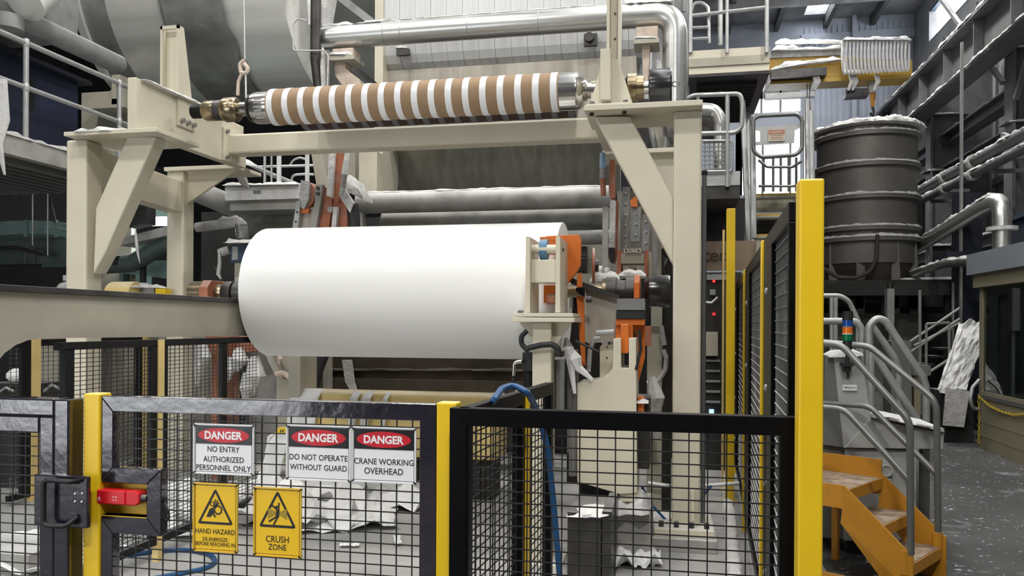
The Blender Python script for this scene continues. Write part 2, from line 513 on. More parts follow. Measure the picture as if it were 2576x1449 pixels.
struct('wall_left', MB().box(-18.2, -18, -3.5, YB, 0, ZR), 'wall_dark', smooth=False)

# wall behind the viewer; unseen door opening added at left for the gate's sheen
struct('wall_front', MB().box(-18, -9.0, -3.5, -3.3, 0, ZR).box(-9.0, -4.4, -3.5, -3.3, 3.5, ZR).box(-4.4, XR, -3.5, -3.3, 0, ZR), 'wall_dark', smooth=False)

# roof with a skylight
s0, s1 = aZ(2022, 38, ZR), aZ(2112, -40, ZR)
rf = MB()
Y0R = 12.5
rf.box(-18, .4, Y0R, YB + .2, ZR, ZR + .15)
rf.box(.4, s0.x, 20.0, YB + .2, ZR, ZR + .15)
YM = 20.0
rf.box(s1.x, XR + .3, YM, YB + .2, ZR, ZR + .15)
rf.box(s0.x, s1.x, s0.y, YB + .2, ZR, ZR + .15)
rf.box(s0.x, s1.x, YM, s1.y, ZR, ZR + .15)
rf.box(4.8, XR + .3, Y0R, YM, ZR, ZR + .15)
rf.box(.4, 2.4, Y0R, YM, ZR, ZR + .15)  # roof beside this left open, out of view, to light tank and far wall
# front bay: unseen roof, with slots opened to add top light
rf.box(-18, -6.9, -3.5, Y0R, ZR, ZR + .15); rf.box(-6.0, -1.4, -3.5, Y0R, ZR, ZR + .15); rf.box(-.5, XR + .3, -3.5, Y0R, ZR, ZR + .15)
rf.box(-6.9, -6.0, 10.2, Y0R, ZR, ZR + .15); rf.box(-1.4, -.5, 10.2, Y0R, ZR, ZR + .15)
ceiling = struct('ceiling', rf, 'roof_panel', smooth=False)
for i, x in enumerate([-1.5, .3, 1.5, 2.9, 4.3, 5.6]):
    MB().box(x, x + .13, Y0R, YB, ZR - .28, ZR).build('purlin', 'truss', ceiling, smooth=False)
for y in (15.5, 18.5, 20.3, 22.6):
    MB().box(-6, XR, y, y + .16, ZR - .42, ZR - .12).build('rafter', 'roof_panel', ceiling, smooth=False)

# crane runway along the right hand wall
XG = 5.05
g = thing('crane_runway', 'dark steel crane runway girder thick with lint running along the right wall', 'girder', (XG, 17, 6.0))
ztop = aX(2508, 0, XG).z; zbot = aX(2464, 0, XG).z
gz0 = aX(2224, 276, XG).z - .95
MB().box(XG - .2, XG + .2, 7, 21.4, gz0, gz0 + .06).build('bottom_flange', 'truss', g, smooth=False)
MB().box(XG - .03, XG + .03, 7, 21.4, gz0 + .06, gz0 + .75).build('web', 'truss', g, smooth=False)
MB().box(XG - .24, XG + .24, 7, 21.4, gz0 + .75, gz0 + .82).build('top_flange', 'truss', g, smooth=False)
MB().box(XG - .05, XG + .05, 7, 21.4, gz0 + .82, gz0 + .95).build('crane_rail', 'steel', g, smooth=False)
MB().lump([(XG - .13, 8, gz0 + .06), (XG - .13, 21.3, gz0 + .06)], .2, .09, 3, .12).build('lint_ridge', 'lint_grey', g)
MB().lump([(XG - .15, 8, gz0 + .82), (XG - .15, 21.3, gz0 + .82)], .2, .10, 5, .12).build('lint_ridge', 'lint_grey', g)
for y in [8.5 + 1.5 * i for i in range(9)]:
    MB().box(XG - .18, XG - .03, y, y + .03, gz0 + .06, gz0 + .75).build('stiffener', 'truss', g, smooth=False)
for y, pz in ((10.6, 9.0), (14.2, 9.0), (18.4, 9.6), (22.8, 9.6)):
    t = thing('wall_column', {10.6: 'dark steel building column nearest the pale control cabin', 14.2: 'dark steel building column behind the twin lagged pipes',
              18.4: 'dark steel building column right of the brown ringed tank', 22.8: 'farthest dark steel column by the pale blue wall'}[y], 'column', (5.6, y, 0), 'steel wall columns')
    zc_ = ZR - .3 if y < 15 else 7.3
    MB().box(5.35, 5.40, y, y + .34, 0, zc_).build('flange', 'truss', t, smooth=False)
    MB().box(5.40, 6.5, y + .15, y + .19, 0, zc_).build('web', 'truss', t, smooth=False)
    MB().box(6.5, 6.55, y, y + .34, 0, zc_).build('flange', 'truss', t, smooth=False)
    for z in (3.3, 4.9, 6.1):
        MB().box(5.25, 6.5, y + .02, y + .32, z, z + .03).build('stiffener_plate', 'truss', t, smooth=False)
        MB().lump([(5.3, y + .1, z + .03), (5.95, y + .1, z + .03)], .25, .07, z, .08).build('lint_ridge', 'lint_grey', t)
# lower longitudinal members between the columns
for nm, lab, x, z, y0, y1 in (
        ('wall_beam', 'upper lint-topped wall beam just under the crane runway', 5.75, 5.45, 8, 24.5),
        ('wall_beam', 'middle lint-topped wall beam behind the ringed tank', 5.75, 4.75, 8, 24.5),
        ('wall_beam', 'lowest lint-topped wall beam level with the ringed tank base', 5.9, 3.1, 8, 24.5)):
    t = thing(nm, lab, 'beam', (x, 15, z), 'horizontal wall beams')
    MB().box(x - .14, x + .14, y0, y1, z, z + .03).box(x - .015, x + .015, y0, y1, z + .03, z + .22).box(x - .14, x + .14, y0, y1, z + .22, z + .25).build('section', 'truss', t, smooth=False)
    MB().lump([(x - .05, y0, z + .25), (x - .05, y1, z + .25)], .24, .08, z, .12).build('lint_ridge', 'lint_grey', t)
for i, (p, q, lab) in enumerate((
        ((5.28, 10.8, 8.9), (5.28, 13.9, 5.2), 'long dark diagonal tie rod leaning over the crane runway'),
        ((5.28, 14.4, 4.75), (5.28, 10.9, 3.4), 'short lint-covered diagonal brace between the cabin and the pipes'),
        ((5.28, 14.4, 5.6), (5.28, 18.2, 8.8), 'dark diagonal tie rod beyond the crane runway column'))):
    o = MB().beam(p, q, .07, .07).build('diagonal_brace', 'truss', smooth=False); tag(o, lab, 'brace', 'wall braces')

# ------------------------------------------------------------------ fill lamps added out of view to brighten the hall, hung from the roof
def add_fill_lamp(x, y, z, watt, label, ztop=None):
    t = thing('fill_lamp', label, 'lamp', (x, y, z), 'added fill lamps')
    MB().lathe((x, y, z), (0, 0, 1), [(0, .40), (.02, .40), (.25, .16), (.4, .12), (.45, .05)], 24).build('reflector', 'galv', t)
    MB().lathe((x, y, z - .012), (0, 0, 1), [(0, .36), (.01, .36)], 24).build('diffuser', 'lamp_glow', t)
    MB().cyl((x, y, z + .45), (x, y, ztop or ZR - .2), .012, n=6).build('hanger', 'steel_dark', t)
    ld = bpy.data.lights.new('lamp_light', 'AREA'); ld.shape = 'DISK'; ld.size = .7; ld.energy = watt; ld.color = (1.0, .97, .92)
    lo_ = bpy.data.objects.new('lamp_light', ld); COL.objects.link(lo_); lo_.parent = t; lo_.location = (0, 0, -.03)
    return t
for x in (-7.5, -3.5, .5):
    MB().box(x, x + .13, -3.3, Y0R, ZR - .28, ZR).build('purlin', 'truss', ceiling, smooth=False)
for i, (x, y, lab) in enumerate(((-7.44, 1.5, 'added fill lamp over the left front of the hall'), (-3.44, 1.5, 'added fill lamp over the front fence'), (.56, 1.5, 'added fill lamp over the right front of the hall'),
                                 (-7.44, 6.8, 'added fill lamp over the upper left walkway'), (-3.44, 6.8, 'added fill lamp over the left of the paper reel'), (.56, 6.8, 'added fill lamp over the right gantry column'))):
    add_fill_lamp(x, y, 8.6, 130, lab)

for x, lab in ((-7.44, 'added fill lamp near the door opening'), (-3.44, 'added fill lamp behind the viewer'), (.56, 'added fill lamp by the front wall at right')):
    add_fill_lamp(x, -1.2, 6.4, 290 if x > 0 else 90, lab)

add_fill_lamp(3.3, 9.0, 8.6, 200, 'added fill lamp over the orange steps', ZR)
add_fill_lamp(3.3, 15.0, 8.9, 220, 'added fill lamp over the ringed tank', ZR)
add_fill_lamp(2.6, 20.4, 9.95, 220, 'added fill lamp before the pale blue far wall', ZR)

# ================================================================== core gantry
YF = 5.85
def gantry():
    xL = aY(165, 540, YF).x                       # outer face of the left column
    xR0, xR1 = aY(1693, 700, YF).x, aY(1764, 700, YF).x
    zt = 3.14                                     # underside of the top plates
    g = thing('core_gantry', 'cream painted steel gantry of columns and braces that carries the taped core', 'gantry', ((xL + xR1) / 2, 6.6, 0))
    cw = .2
    def col(x0, y0, z0, z1, name='column'):
        return MB().box(x0, x0 + cw, y0, y0 + cw, z0, z1).build(name, 'cream_clean', g, bevel=.018)
    col(xL, YF, 0, zt)
    xL2 = aY(418, 600, 7.55).x
    col(xL2, 7.55, 0, 3.2)
    cr = MB().box(xR0, xR1, YF, YF + cw, .12, zt).build('column', 'cream_clean', g, bevel=.016)
    xr2 = xR0 + .05
    MB().box(xr2, xr2 + cw, 7.55, 7.75, 0, 3.2).build('column', 'cream_clean', g, bevel=.018)
    # top plates
    pl0, pl1 = aY(160, 331, 5.72).x, aY(394, 326, 5.72).x
    MB().box(pl0, pl1, 5.72, 6.32, zt, zt + .035).build('top_plate', 'cream', g, bevel=.004)
    pr0, pr1 = aY(1469, 285, 5.72).x, aY(1768, 262, 5.72).x
    MB().box(pr0, pr1, 5.72, 6.30, zt, zt + .04).build('top_plate', 'cream', g, bevel=.004)
    p2 = aY(412, 412, 7.5).x
    MB().box(p2, aY(596, 408, 7.5).x, 7.5, 8.0, 3.2, 3.24).build('top_plate', 'cream', g, bevel=.004)
    MB().box(aY(1516, 375, 7.5).x, xr2 + cw, 7.5, 8.0, 3.2, 3.24).build('top_plate', 'cream', g, bevel=.004)
    # gusset webs under the rear plates
    gx = aY(466, 440, 7.6).x
    MB().prism([(gx, 7.62, 3.2), (aY(590, 420, 7.6).x, 7.62, 3.2), (gx, 7.62, aY(470, 512, 7.6).z)], (0, .03, 0)).build('gusset', 'cream_clean', g)
    MB().prism([(xr2, 7.62, 3.2), (aY(1535, 390, 7.6).x, 7.62, 3.2), (xr2, 7.62, 2.6)], (0, .03, 0)).build('gusset', 'cream_clean', g)
    # diagonal braces
    MB().pprism([(320, 344), (392, 344), (262, 640), (234, 690), (240, 524)], YF + .02, .16).build('brace', 'cream_clean', g, bevel=.014)
    MB().pprism([(1494, 292), (1586, 292), (1694, 498), (1694, 668)], YF + .02, .16).build('brace', 'cream_clean', g, bevel=.014)
    # link beam between the left columns
    zl0, zl1 = aY(430, 535, 7.5).z, aY(430, 455, 7.5).z
    MB().prism([(xL + .03, YF + .19, zl0), (xL + .18, YF + .19, zl0), (xL2 + .19, 7.56, zl0), (xL2 + .04, 7.56, zl0)], (0, 0, zl1 - zl0)).build('link_beam', 'cream', g, bevel=.01)
    for dz in (.06, zl1 - zl0 - .06):
        for dx in (.05, .14):
            MB().cyl((xL2 + dx, 7.53, zl0 + dz), (xL2 + dx, 7.55, zl0 + dz), .025, n=6).build('bolt', 'steel', g)
    # arms running back
    ax0, ax1 = aY(320, 250, 5.74).x, aY(342, 250, 5.74).x
    za = zt + .06
    MB().box(ax0, ax1, 5.74, 7.4, zt + .03, 3.6).build('arm', 'cream', g, bevel=.008)
    bx = aY(1512, 300, 7.1).x
    MB().box(bx, bx + .14, 6.2, 7.4, za, 3.5).build('arm', 'cream', g, bevel=.008)
    # cross beam with end flange
    zb1 = aY(1250, 306, 7.08).z; zb0 = zb1 - .19
    MB().box(ax1, bx, 7.08, 7.28, zb0, zb1).build('cross_beam', 'cream_clean', g, bevel=.02)
    MB().box(ax1, ax1 + .025, 7.0, 7.4, zb0 - .08, zb1 + .05).build('end_flange', 'cream', g, bevel=.003)
    for z in (zb0 - .04, zb1 + .02):
        MB().cyl((ax1 + .025, 7.04, z), (ax1 + .05, 7.04, z), .02, n=6).build('bolt', 'steel', g)
    # core stop on the left arm: open channel with a tapered cheek
    yk = 6.16
    s0 = aX(443, 280, ax1); yk = s0.y
    z0, z1 = za + .14, aX(443, 62, ax1).z
    st = MB()
    st.prism([(ax1, yk, z0), (ax1, yk + .26, z0), (ax1, yk + .08, z1), (ax1, yk, z1)], (.02, 0, 0))
    st.prism([(ax1 - .16, yk, za + .30), (ax1 - .16, yk + .22, za + .30), (ax1 - .16, yk + .08, z1), (ax1 - .16, yk, z1)], (.02, 0, 0))
    st.box(ax1 - .16, ax1 + .02, yk, yk + .02, z1 - .03, z1)
    st.box(ax1 - .14, ax1, yk + .06, yk + .08, za + .3, z1)
    st.build('core_stop', 'cream', g, smooth=False)
    for k in range(3):
        MB().cyl((ax1 + .02, yk + .05 + .085 * k, z0 + .05), (ax1 + .05, yk + .05 + .085 * k, z0 + .05), .022, n=6).build('bolt', 'steel', g)
    # lint heaps on the left plate
    MB().lump([(pl0 + .1, 5.78, zt + .035), (ax0, 5.80, zt + .035)], .16, .035, 2, .05).build('lint_ridge', 'lint', g)
    MB().lump([(ax0 + .08, 5.8, 3.6), (ax0 + .08, 7.0, 3.6)], .12, .03, 4, .05).build('lint_ridge', 'lint', g)
    # stand on the right plate: foot, gusset, front bar, tall channel
    zp = zt + .04; ys = 5.92
    MB().box(aY(1474, 270, 5.8).x, aY(1584, 265, 5.8).x, 5.8, 6.2, zp, zp + .03).build('stand_foot', 'cream', g, bevel=.004)
    MB().pprism([(1484, 264), (1592, 262), (1556, 150), (1516, 150)], ys - .02, .06).build('stand_gusset', 'cream_clean', g)
    MB().pprism([(1510, 250), (1536, 250), (1536, 122), (1510, 122)], ys - .13, .14).build('stand_bar', 'cream_clean', g, bevel=.006)
    ch = MB()
    x0, x1 = aY(1526, 100, ys).x, aY(1562, 100, ys).x
    ch.box(x0, x1, ys + .10, ys + .12, zp, 5.0); ch.box(x0, x0 + .022, ys, ys + .12, zp, 5.0); ch.box(x1 - .022, x1, ys, ys + .12, zp, 5.0)
    ch.build('tall_channel', 'cream_clean', g, smooth=False)
    for k in range(5):
        MB().cyl((x0 + .055, ys + .10, 3.75 + .19 * k), (x0 + .055, ys + .095, 3.75 + .19 * k), .009, n=8).build('bolt_hole', 'steel_dark', g)
    for x in (aY(1488, 270, 5.8).x, aY(1572, 265, 5.8).x):
        MB().cyl((x, 5.86, zp + .03), (x, 5.86, zp + .06), .02, n=6).build('bolt', 'steel', g)
    for px in (1487, 1570):
        x = aY(px, 292, 5.76).x
        MB().cyl((x, 5.79, zt - .02), (x, 5.79, zt), .018, n=6).build('bolt', 'steel_dark', g)
    # base of the right column
    xb0, xb1 = aY(1645, 1350, 5.72).x, aY(1797, 1350, 5.72).x
    MB().box(xb0, xb1, 5.72, 6.25, .10, .16).build('base_plate', 'cream', g, bevel=.006)
    MB().box(xb0 - .02, xb1 + .02, 5.69, 6.28, .0, .10).build('grout_pad', 'concrete_block', g, bevel=.01)
    for k in range(4):
        x = xb0 + .05 + (xb1 - xb0 - .1) * k / 3
        MB().cyl((x, 5.78, .16), (x, 5.78, .20), .02, n=6).build('bolt', 'steel_dark', g)
    MB().box(aY(1738, 1300, YF).x, aY(1746, 1300, YF).x, YF - .06, YF, .16, .42).build('stiffener', 'cream_clean', g, smooth=False)
    return ax1, bx
AX1, BX = gantry()

# ------------------------------------------------------------------ taped cores
def core(name, label, y, z, r, x0, x1, tube_m, tape_m, n, front):
    t = thing(name, label, 'core', ((x0 + x1) / 2, y, z))
    ct = MB().lathe((x0, y, z), (1, 0, 0), [(0, r), (x1 - x0, r)], 48).build('core_tube', tube_m, t)
    L = x1 - x0
    for i in range(n):
        a = x0 + .012 + (L - .075) * i / (n - 1)
        MB().ring((a, y, z), (1, 0, 0), 0, .052, r - .004, r + .0025, 48).build('tape_band', tape_m, ct)
    return t
YC, ZC, RC = 6.25, 3.44, .150
cx0, cx1 = aY(687, 268, YC).x, aY(1410, 233, YC).x
tc = core('taped_core', 'brown cardboard winding core ringed with eighteen white tape bands', YC, ZC, RC, cx0, cx1, 'kraft', 'tape', 18, True)
def axial(t, y, z, items):
    for nm, m, pts, n in items:
        MB().lathe((0, y, z), (1, 0, 0), pts, n).build(nm, m, t)
def xc(px, py=250): return aY(px, py, YC).x
axial(tc, YC, ZC, [
    ('chuck', 'steel_bright', [(xc(637), .10), (xc(643), .128), (xc(652), .134), (xc(690), .134)], 32),
    ('chuck_ring', 'steel_dark', [(xc(633), .118), (xc(639), .125)], 32),
    ('shaft', 'steel_bright', [(xc(600), .05), (xc(606), .06), (xc(640), .06)], 20),
    ('bearing', 'brass_steel', [(xc(564), .095), (xc(569), .105), (xc(594), .105), (xc(600), .09)], 28),
    ('bearing', 'steel_dark', [(xc(545), .085), (xc(564), .09)], 28),
    ('bearing', 'brass_steel', [(xc(515), .075), (xc(521), .088), (xc(545), .088)], 28),
    ('coupling', 'black', [(xc(486), .06), (xc(515), .06)], 20),
    ('chuck', 'steel_bright', [(xc(1409), .146), (xc(1450), .146), (xc(1453), .146), (xc(1458), .140), (xc(1468), .118)], 32),
    ('shaft', 'steel_bright', [(xc(1466), .072), (xc(1474), .085), (xc(1479), .06), (xc(1500), .06), (xc(1501), .08), (xc(1520), .085)], 24),
    ('bearing', 'steel_dark', [(xc(1556), .07), (xc(1558), .10), (xc(1577), .10), (xc(1578), .085)], 28),
    ('bearing', 'brass_steel', [(xc(1578), .085), (xc(1580), .118), (xc(1602), .118), (xc(1603), .095), (xc(1620), .095)], 28),
    ('shaft', 'steel_bright', [(xc(1618), .05), (xc(1634), .05)], 20),
    ('brake_drum', 'drum_black', [(xc(1632), .10), (xc(1634), .132), (xc(1637), .136), (xc(1686), .136), (xc(1690), .125)], 36),
])
MB().tube([V((xc(1690), YC - .05, ZC)) + V((.03 * (1 + cos(a)), 0, .02 * sin(a))) for a in [pi + i * pi / 5 for i in range(10)]], .006, 6, closed=True).build('ring_pull', 'steel', tc)
for k in range(6):
    a = pi * .9 + k * .25
    p = V((xc(660), YC + cos(a) * .134, ZC + sin(a) * .134))
    MB().box(xc(658), xc(676), p.y - .006, p.y + .006, p.z - .006, p.z + .006).build('chuck_key', 'steel', tc, smooth=False)
core('shaded_core', 'second taped core with its shade painted in, tucked behind and below the bright taped core', 6.80, 3.53, .15, cx0 + .02, cx1 + .06, 'kraft_shaded', 'tape_shaded', 18, False)  # its shade is painted into the tube and band materials

# ------------------------------------------------------------------ paper reel
YP, ZP, RP = 6.2, 1.858, .538
def xp(px): return aY(px, 730, YP).x
px0, px1 = aY(684, 732, YP).x, aY(1419, 730, YP).x
pr = thing('paper_reel', 'large reel of smooth white tissue paper hanging between the machine rails', 'paper reel', ((px0 + px1) / 2, YP, ZP - RP))
MB().lathe((px0, YP, ZP), (1, 0, 0), [(0, .16), (.0, RP - .004), (.004, RP), (px1 - px0 - .004, RP), (px1 - px0, RP - .004), (px1 - px0, .16)], 128).build('paper_roll', 'paper', pr)
axial(pr, YP, ZP, [
    ('core_end', 'kraft', [(px0 - .01, .15), (px0 + .05, .15)], 32), ('core_end', 'kraft', [(px1 - .05, .15), (px1 + .01, .15)], 32),
    ('shaft', 'brass_steel', [(xp(600), .075), (px0, .075)], 24),
    ('collar', 'steel_dark', [(xp(592), .085), (xp(597), .10), (xp(628), .10), (xp(634), .09)], 28),
    ('collar', 'steel_dark', [(xp(566), .085), (xp(570), .095), (xp(590), .095)], 28),
    ('drum', 'brass_steel', [(xp(482), .07), (xp(486), .098), (xp(528), .098), (xp(530), .08), (xp(566), .07)], 32),
    ('shaft', 'brass_steel', [(px1, .05), (xp(1500), .05), (xp(1500), .06), (xp(1518), .06)], 24),
    ('collar', 'brass_steel', [(xp(1514), .06), (xp(1517), .10), (xp(1526), .10)], 28),
    ('bearing', 'steel_dark', [(xp(1526), .11), (xp(1551), .11), (xp(1552), .085), (xp(1574), .085), (xp(1576), .11), (xp(1600), .11)], 32),
    ('brake_drum', 'drum_black', [(xp(1622), .09), (xp(1632), .11), (xp(1634), .123), (xp(1682), .123), (xp(1686), .115)], 36),
])
# orange clamps riding on the shaft
for nm, lab, px, w, col, z0, z1 in (('shaft_clamp', 'small dusty orange clamp on the left end of the reel shaft', 538, 22, 'orange_dusty', ZP - .13, ZP + .10),
                                  ('shaft_clamp', 'bright orange clamp on the right end of the reel shaft', 1604, 14, 'orange', ZP - .10, ZP + .12)):
    x0, x1 = xp(px - w / 2), xp(px + w / 2)
    t = MB().prism([(x0, YP - .16, z0), (x0, YP - .16, z1 - .06), (x0, YP - .10, z1), (x0, YP + .1, z1), (x0, YP + .1, z0)], (x1 - x0, 0, 0)).build('shaft_clamp', col, bevel=.006)
    tag(t, lab, 'clamp', 'shaft clamps')

# ------------------------------------------------------------------ reel rails
def rail(x0, x1, yn, yf, label, foot):
    t = thing('reel_rail', label, 'rail', ((x0 + x1) / 2, (yn + yf) / 2, 0), 'reel rails')
    zt, zb = 1.755, 1.485
    pts = [(yn, zt), (yf, zt), (yf, 0), (yf - .35, 0), (yf - .35, zb)]
    arc = [(aX(a, b, x1).y, aX(a, b, x1).z) for a, b in ((104, 851), (70, 856), (40, 868), (12, 888), (-20, 925))]
    if foot: pts += arc + [(arc[-1][0] - .06, 0), (yn, 0)]
    else: pts += [(yn + .4, zb), (yn + .3, zb - .1), (yn + .3, 0), (yn, 0)]
    MB().prism([(x0, y, z) for y, z in pts], (x1 - x0, 0, 0)).build('side_plate', 'cream_dull', t, smooth=False)
    MB().box(x0 - .03, x1 + .03, yn, yf, zt, zt + .035).build('top_flange', 'steel_dark', t, bevel=.004)
    return t
rail(-3.52, -3.40, 2.9, 7.2, 'dirty cream reel rail with a rounded arch left of the paper reel', True)

# ================================================================== left background
# ------------------------------------------------------------------ big round duct
YD, ZD, RD = 11.0, 6.5, 1.62
def xd(px): return aY(px, 30, YD).x
du = thing('round_duct', 'huge round silver duct with a torn grey wrap crossing the upper left', 'duct', (xd(560), YD, ZD - RD))
def band(nm, m, a, b, r, n=64):
    return MB().lathe((a, YD, ZD), (1, 0, 0), [(0, r - .02), (0, r), (b - a, r), (b - a, r - .02)], n, caps=True).build(nm, m, du)
band('end_flange', 'duct_metal', xd(368), xd(384), RD + .06)
band('duct_section', 'galv_dull', xd(384), xd(438), RD + .01)
band('duct_section', 'duct_metal', xd(438), xd(556), RD)
band('joint_band', 'galv', xd(556), xd(560), RD + .02)
cl = MB(); a0, a1 = xd(566), xd(700); n = 72; rows = 16
for j in range(rows + 1):
    for i in range(n):
        t = 2 * pi * i / n; a = a0 + (a1 - a0) * j / rows
        if j == rows: a += .16 * noise.noise(V((sin(t) * 5, cos(t) * 5, 2)))
        w = noise.noise(V((a * 1.2 + t * 1.6, t * 4.2, 1))) * .05 + noise.noise(V((a * 3 + 4 * t, t * 9, 5))) * .03
        r = RD + .05 + w
        cl.v.append(V((a, YD + r * cos(t), ZD + r * sin(t))))
for j in range(rows):
    for i in range(n):
        p, q = j * n + i, j * n + (i + 1) % n; cl.f.append((p, q, q + n, p + n))
cl.build('torn_wrap', 'duct_cloth', du, smooth=True)
band('duct_section', 'duct_metal', xd(560), xd(830), RD - .005)
# square duct left of it, running back
XS = -6.6
zq = aX(100, 92, XS).z
sd = thing('square_duct', 'pale grey square duct in the upper left corner above the navy panel', 'duct', (XS - .7, 7, zq))
yq = aX(196, 60, XS).y
MB().box(XS - 1.6, XS, 4, yq, zq + .12, zq + 2).build('casing', 'galv_dull', sd, smooth=False)
MB().cyl((XS - .06, 4, zq + .12), (XS - .06, yq + .75, zq + .12), .115, n=20).build('edge_pipe', 'galv_dull', sd)
MB().tube([aX(20, 40, XS + .1), aX(20, 55, XS + .1), aX(20, 75, XS + .1)], .14, 14).build('pipe_knuckle', 'galv_dull', sd)
MB().tube([aX(140, -60, XS + .25), aX(62, 8, XS + .25)], .19, 20).build('stub_pipe', 'duct_metal', sd)
# navy panel wall with a slot
XN = -7.35
zn0, zn1 = 3.30, aX(100, 172, XN).z
yn1 = aX(196, 260, XN).y
nv = thing('navy_panel', 'dark navy steel panel with an oval slot behind the handrail', 'panel', (XN - .1, 8, zn0))
MB().box(XN - .12, XN, 4.5, yn1, zn0, zn1).build('sheet', 'navy', nv, smooth=False)
MB().box(XN - .2, XN + .12, 4.5, yn1 + .1, zn1, zn1 + .05).build('top_flange', 'navy_dark', nv, smooth=False)
sl = aX(75, 242, XN)
MB().prism([(XN + .002, sl.y + .07 * cos(a) , sl.z + (.10 if sin(a) > 0 else -.10) + .07 * sin(a)) for a in [2 * pi * k / 20 for k in range(20)]], (.004, 0, 0)).build('slot', 'sign_black', nv)
# walkway slab
XE = -6.3
zs1 = aX(65, 347, XE).z; zs0 = zs1 - .24
wk = thing('upper_walkway', 'lint-streaked concrete walkway slab with a ribbed underside at upper left', 'walkway', (XE - 1.5, 7.5, zs0))
ysE = aX(330, 420, XE).y
MB().box(XE - 3.5, XE, 3.6, ysE, zs0 + .04, zs1).build('slab', 'concrete_block', wk, smooth=False)
for i in range(16):
    x = XE - .12 - .16 * i
    MB().box(x - .08, x, 3.6, ysE, zs0 - .03, zs0 + .04).build('soffit_rib', 'soffit', wk, smooth=False)
MB().lump([(XE - .06, 4.2, zs1), (XE - .06, ysE, zs1)], .16, .07, 8, .06).build('lint_ridge', 'lint_grey', wk)
# handrail on the slab
hr = thing('handrail', 'galvanised two-rail handrail on the upper left walkway', 'handrail', (XE - .08, 7, zs1))
xh = XE - .06
zt_, zm_ = aX(65, 108, xh).z, aX(65, 220, xh).z
MB().tube([(xh, 4, zt_), (xh, 9.6, zt_)], .027, 10).build('top_rail', 'galv', hr)
MB().tube([(xh, 4, zm_), (xh, 9.6, zm_)], .024, 10).build('mid_rail', 'galv', hr)
for px in (65, 300):
    y = aX(px, 250, xh).y
    MB().cyl((xh, y, zs1), (xh, y, zt_), .027, n=10).build('post', 'galv', hr)
    for z in (zm_, zt_):
        MB().lathe((xh, y, z - .04), (0, 0, 1), [(0, .03), (.04, .042), (.08, .03)], 10).build('ball_joint', 'galv', hr)
# dangling lint on the far left
o = MB().tube([aX(4, 200, XE + .05), aX(8, 300, XE + .05), aX(-4, 360, XE + .05), aX(12, 440, XE + .05)], [.05, .06, .04, .01], 7).build('lint_rag', 'lint'); tag(o, 'ragged strip of pale lint hanging at the left edge', 'lint')
# cream duct support
cs = thing('duct_support', 'cream bracket and post propping up the big round duct', 'bracket', aY(260, 300, 9.6))
MB().pbox(205, 250, 312, 272, 9.6, .5).build('cantilever', 'cream_dull', cs, smooth=False)
MB().pbox(281, 188, 302, 262, 9.6, .2).build('post', 'cream_dull', cs, smooth=False)
MB().pprism([(255, 252), (283, 222), (283, 252)], 9.7, .04).build('gusset', 'cream_dull', cs)
MB().pbox(203, 230, 330, 1110, 9.95, .1).build('back_plate', 'cream_dull', cs, smooth=False)

# ------------------------------------------------------------------ under the walkway
def solo(mb, name, m, label, cat, group=None, **k):
    return tag(mb.build(name, m, **k), label, cat, group)
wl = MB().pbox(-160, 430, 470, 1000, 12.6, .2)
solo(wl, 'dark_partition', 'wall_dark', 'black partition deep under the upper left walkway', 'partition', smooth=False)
t = thing('green_tray', 'arched grey-green tray slung under the upper left walkway', 'tray', aY(80, 600, 8.6))
MB().tube([aY(px, py, 8.6) for px, py in ((-60, 578), (20, 572), (80, 570), (140, 573), (200, 585))], .01, 4).build('edge', 'teal', t)
MB().prism([aY(px, py, 8.6) for px, py in ((-60, 562), (20, 556), (80, 554), (140, 557), (200, 570), (200, 604), (140, 591), (80, 588), (20, 590), (-60, 597))], (0, .5, 0)).build('pan', 'teal', t, smooth=False)
for px in (60, 135):
    MB().pbox(px, 553, px + 7, 596, 8.57, .03).build('strap', 'teal', t, smooth=False)
for px, y1, lab in ((82, 617, 'thin hanger rod nearest the left edge under the walkway'), (120, 642, 'thin hanger rod nearer the cream column under the walkway')):
    o = MB().cyl(aY(px, y1, 8.45), V((aY(px, 455, 8.45).x, 8.45, zs0 + .05)), .008, n=6).build('hanger_rod', 'galv'); tag(o, lab, 'rod', 'hanger rods')
o = MB().tube([V((aY(118, 470, 8.5).x, 8.5, zs0 + .05)), aY(118, 470, 8.5), aY(126, 500, 8.5), aY(136, 540, 8.5), aY(139, 560, 8.5)], .014, 7).build('flex_hose', 'steel_dark'); tag(o, 'dark limp hose hanging beside a hanger rod', 'hose')
t = thing('dusty_machine', 'dusty dark machine casing under the green tray at the left', 'machine', aY(80, 740, 9.4))
MB().pbox(-80, 605, 105, 665, 9.4, .8).build('casing', 'teal_dark', t, smooth=False)
MB().pbox(105, 600, 185, 672, 9.3, .8).build('cover', 'teal_dark', t, smooth=False)
MB().pbox(-80, 668, 185, 745, 9.6, .8).build('plinth', 'shadow_steel', t, smooth=False)
for px in (60, 82, 100):
    MB().pbox(px, 608, px + 6, 662, 9.38, .03).build('cover_strip', 'soffit', t, smooth=False)
o = solo(MB().tube([aY(-40, 628, 9.0), aY(40, 622, 9.0), aY(110, 640, 9.0)], .03, 8), 'conduit', 'shadow_steel', 'dark conduit along the casing under the green tray', 'conduit')
t = thing('frosted_elbow', 'small lint-caked pipe elbow peeping out left of the cream column', 'pipe', aY(158, 745, 8.0))
MB().tube([aY(150, 748, 8.0), aY(152, 722, 8.0), aY(175, 716, 8.0)], .045, 10, fil=.05).build('elbow', 'lint', t)
MB().pbox(158, 692, 172, 706, 8.0, .08).build('lever', 'lint', t, smooth=False)

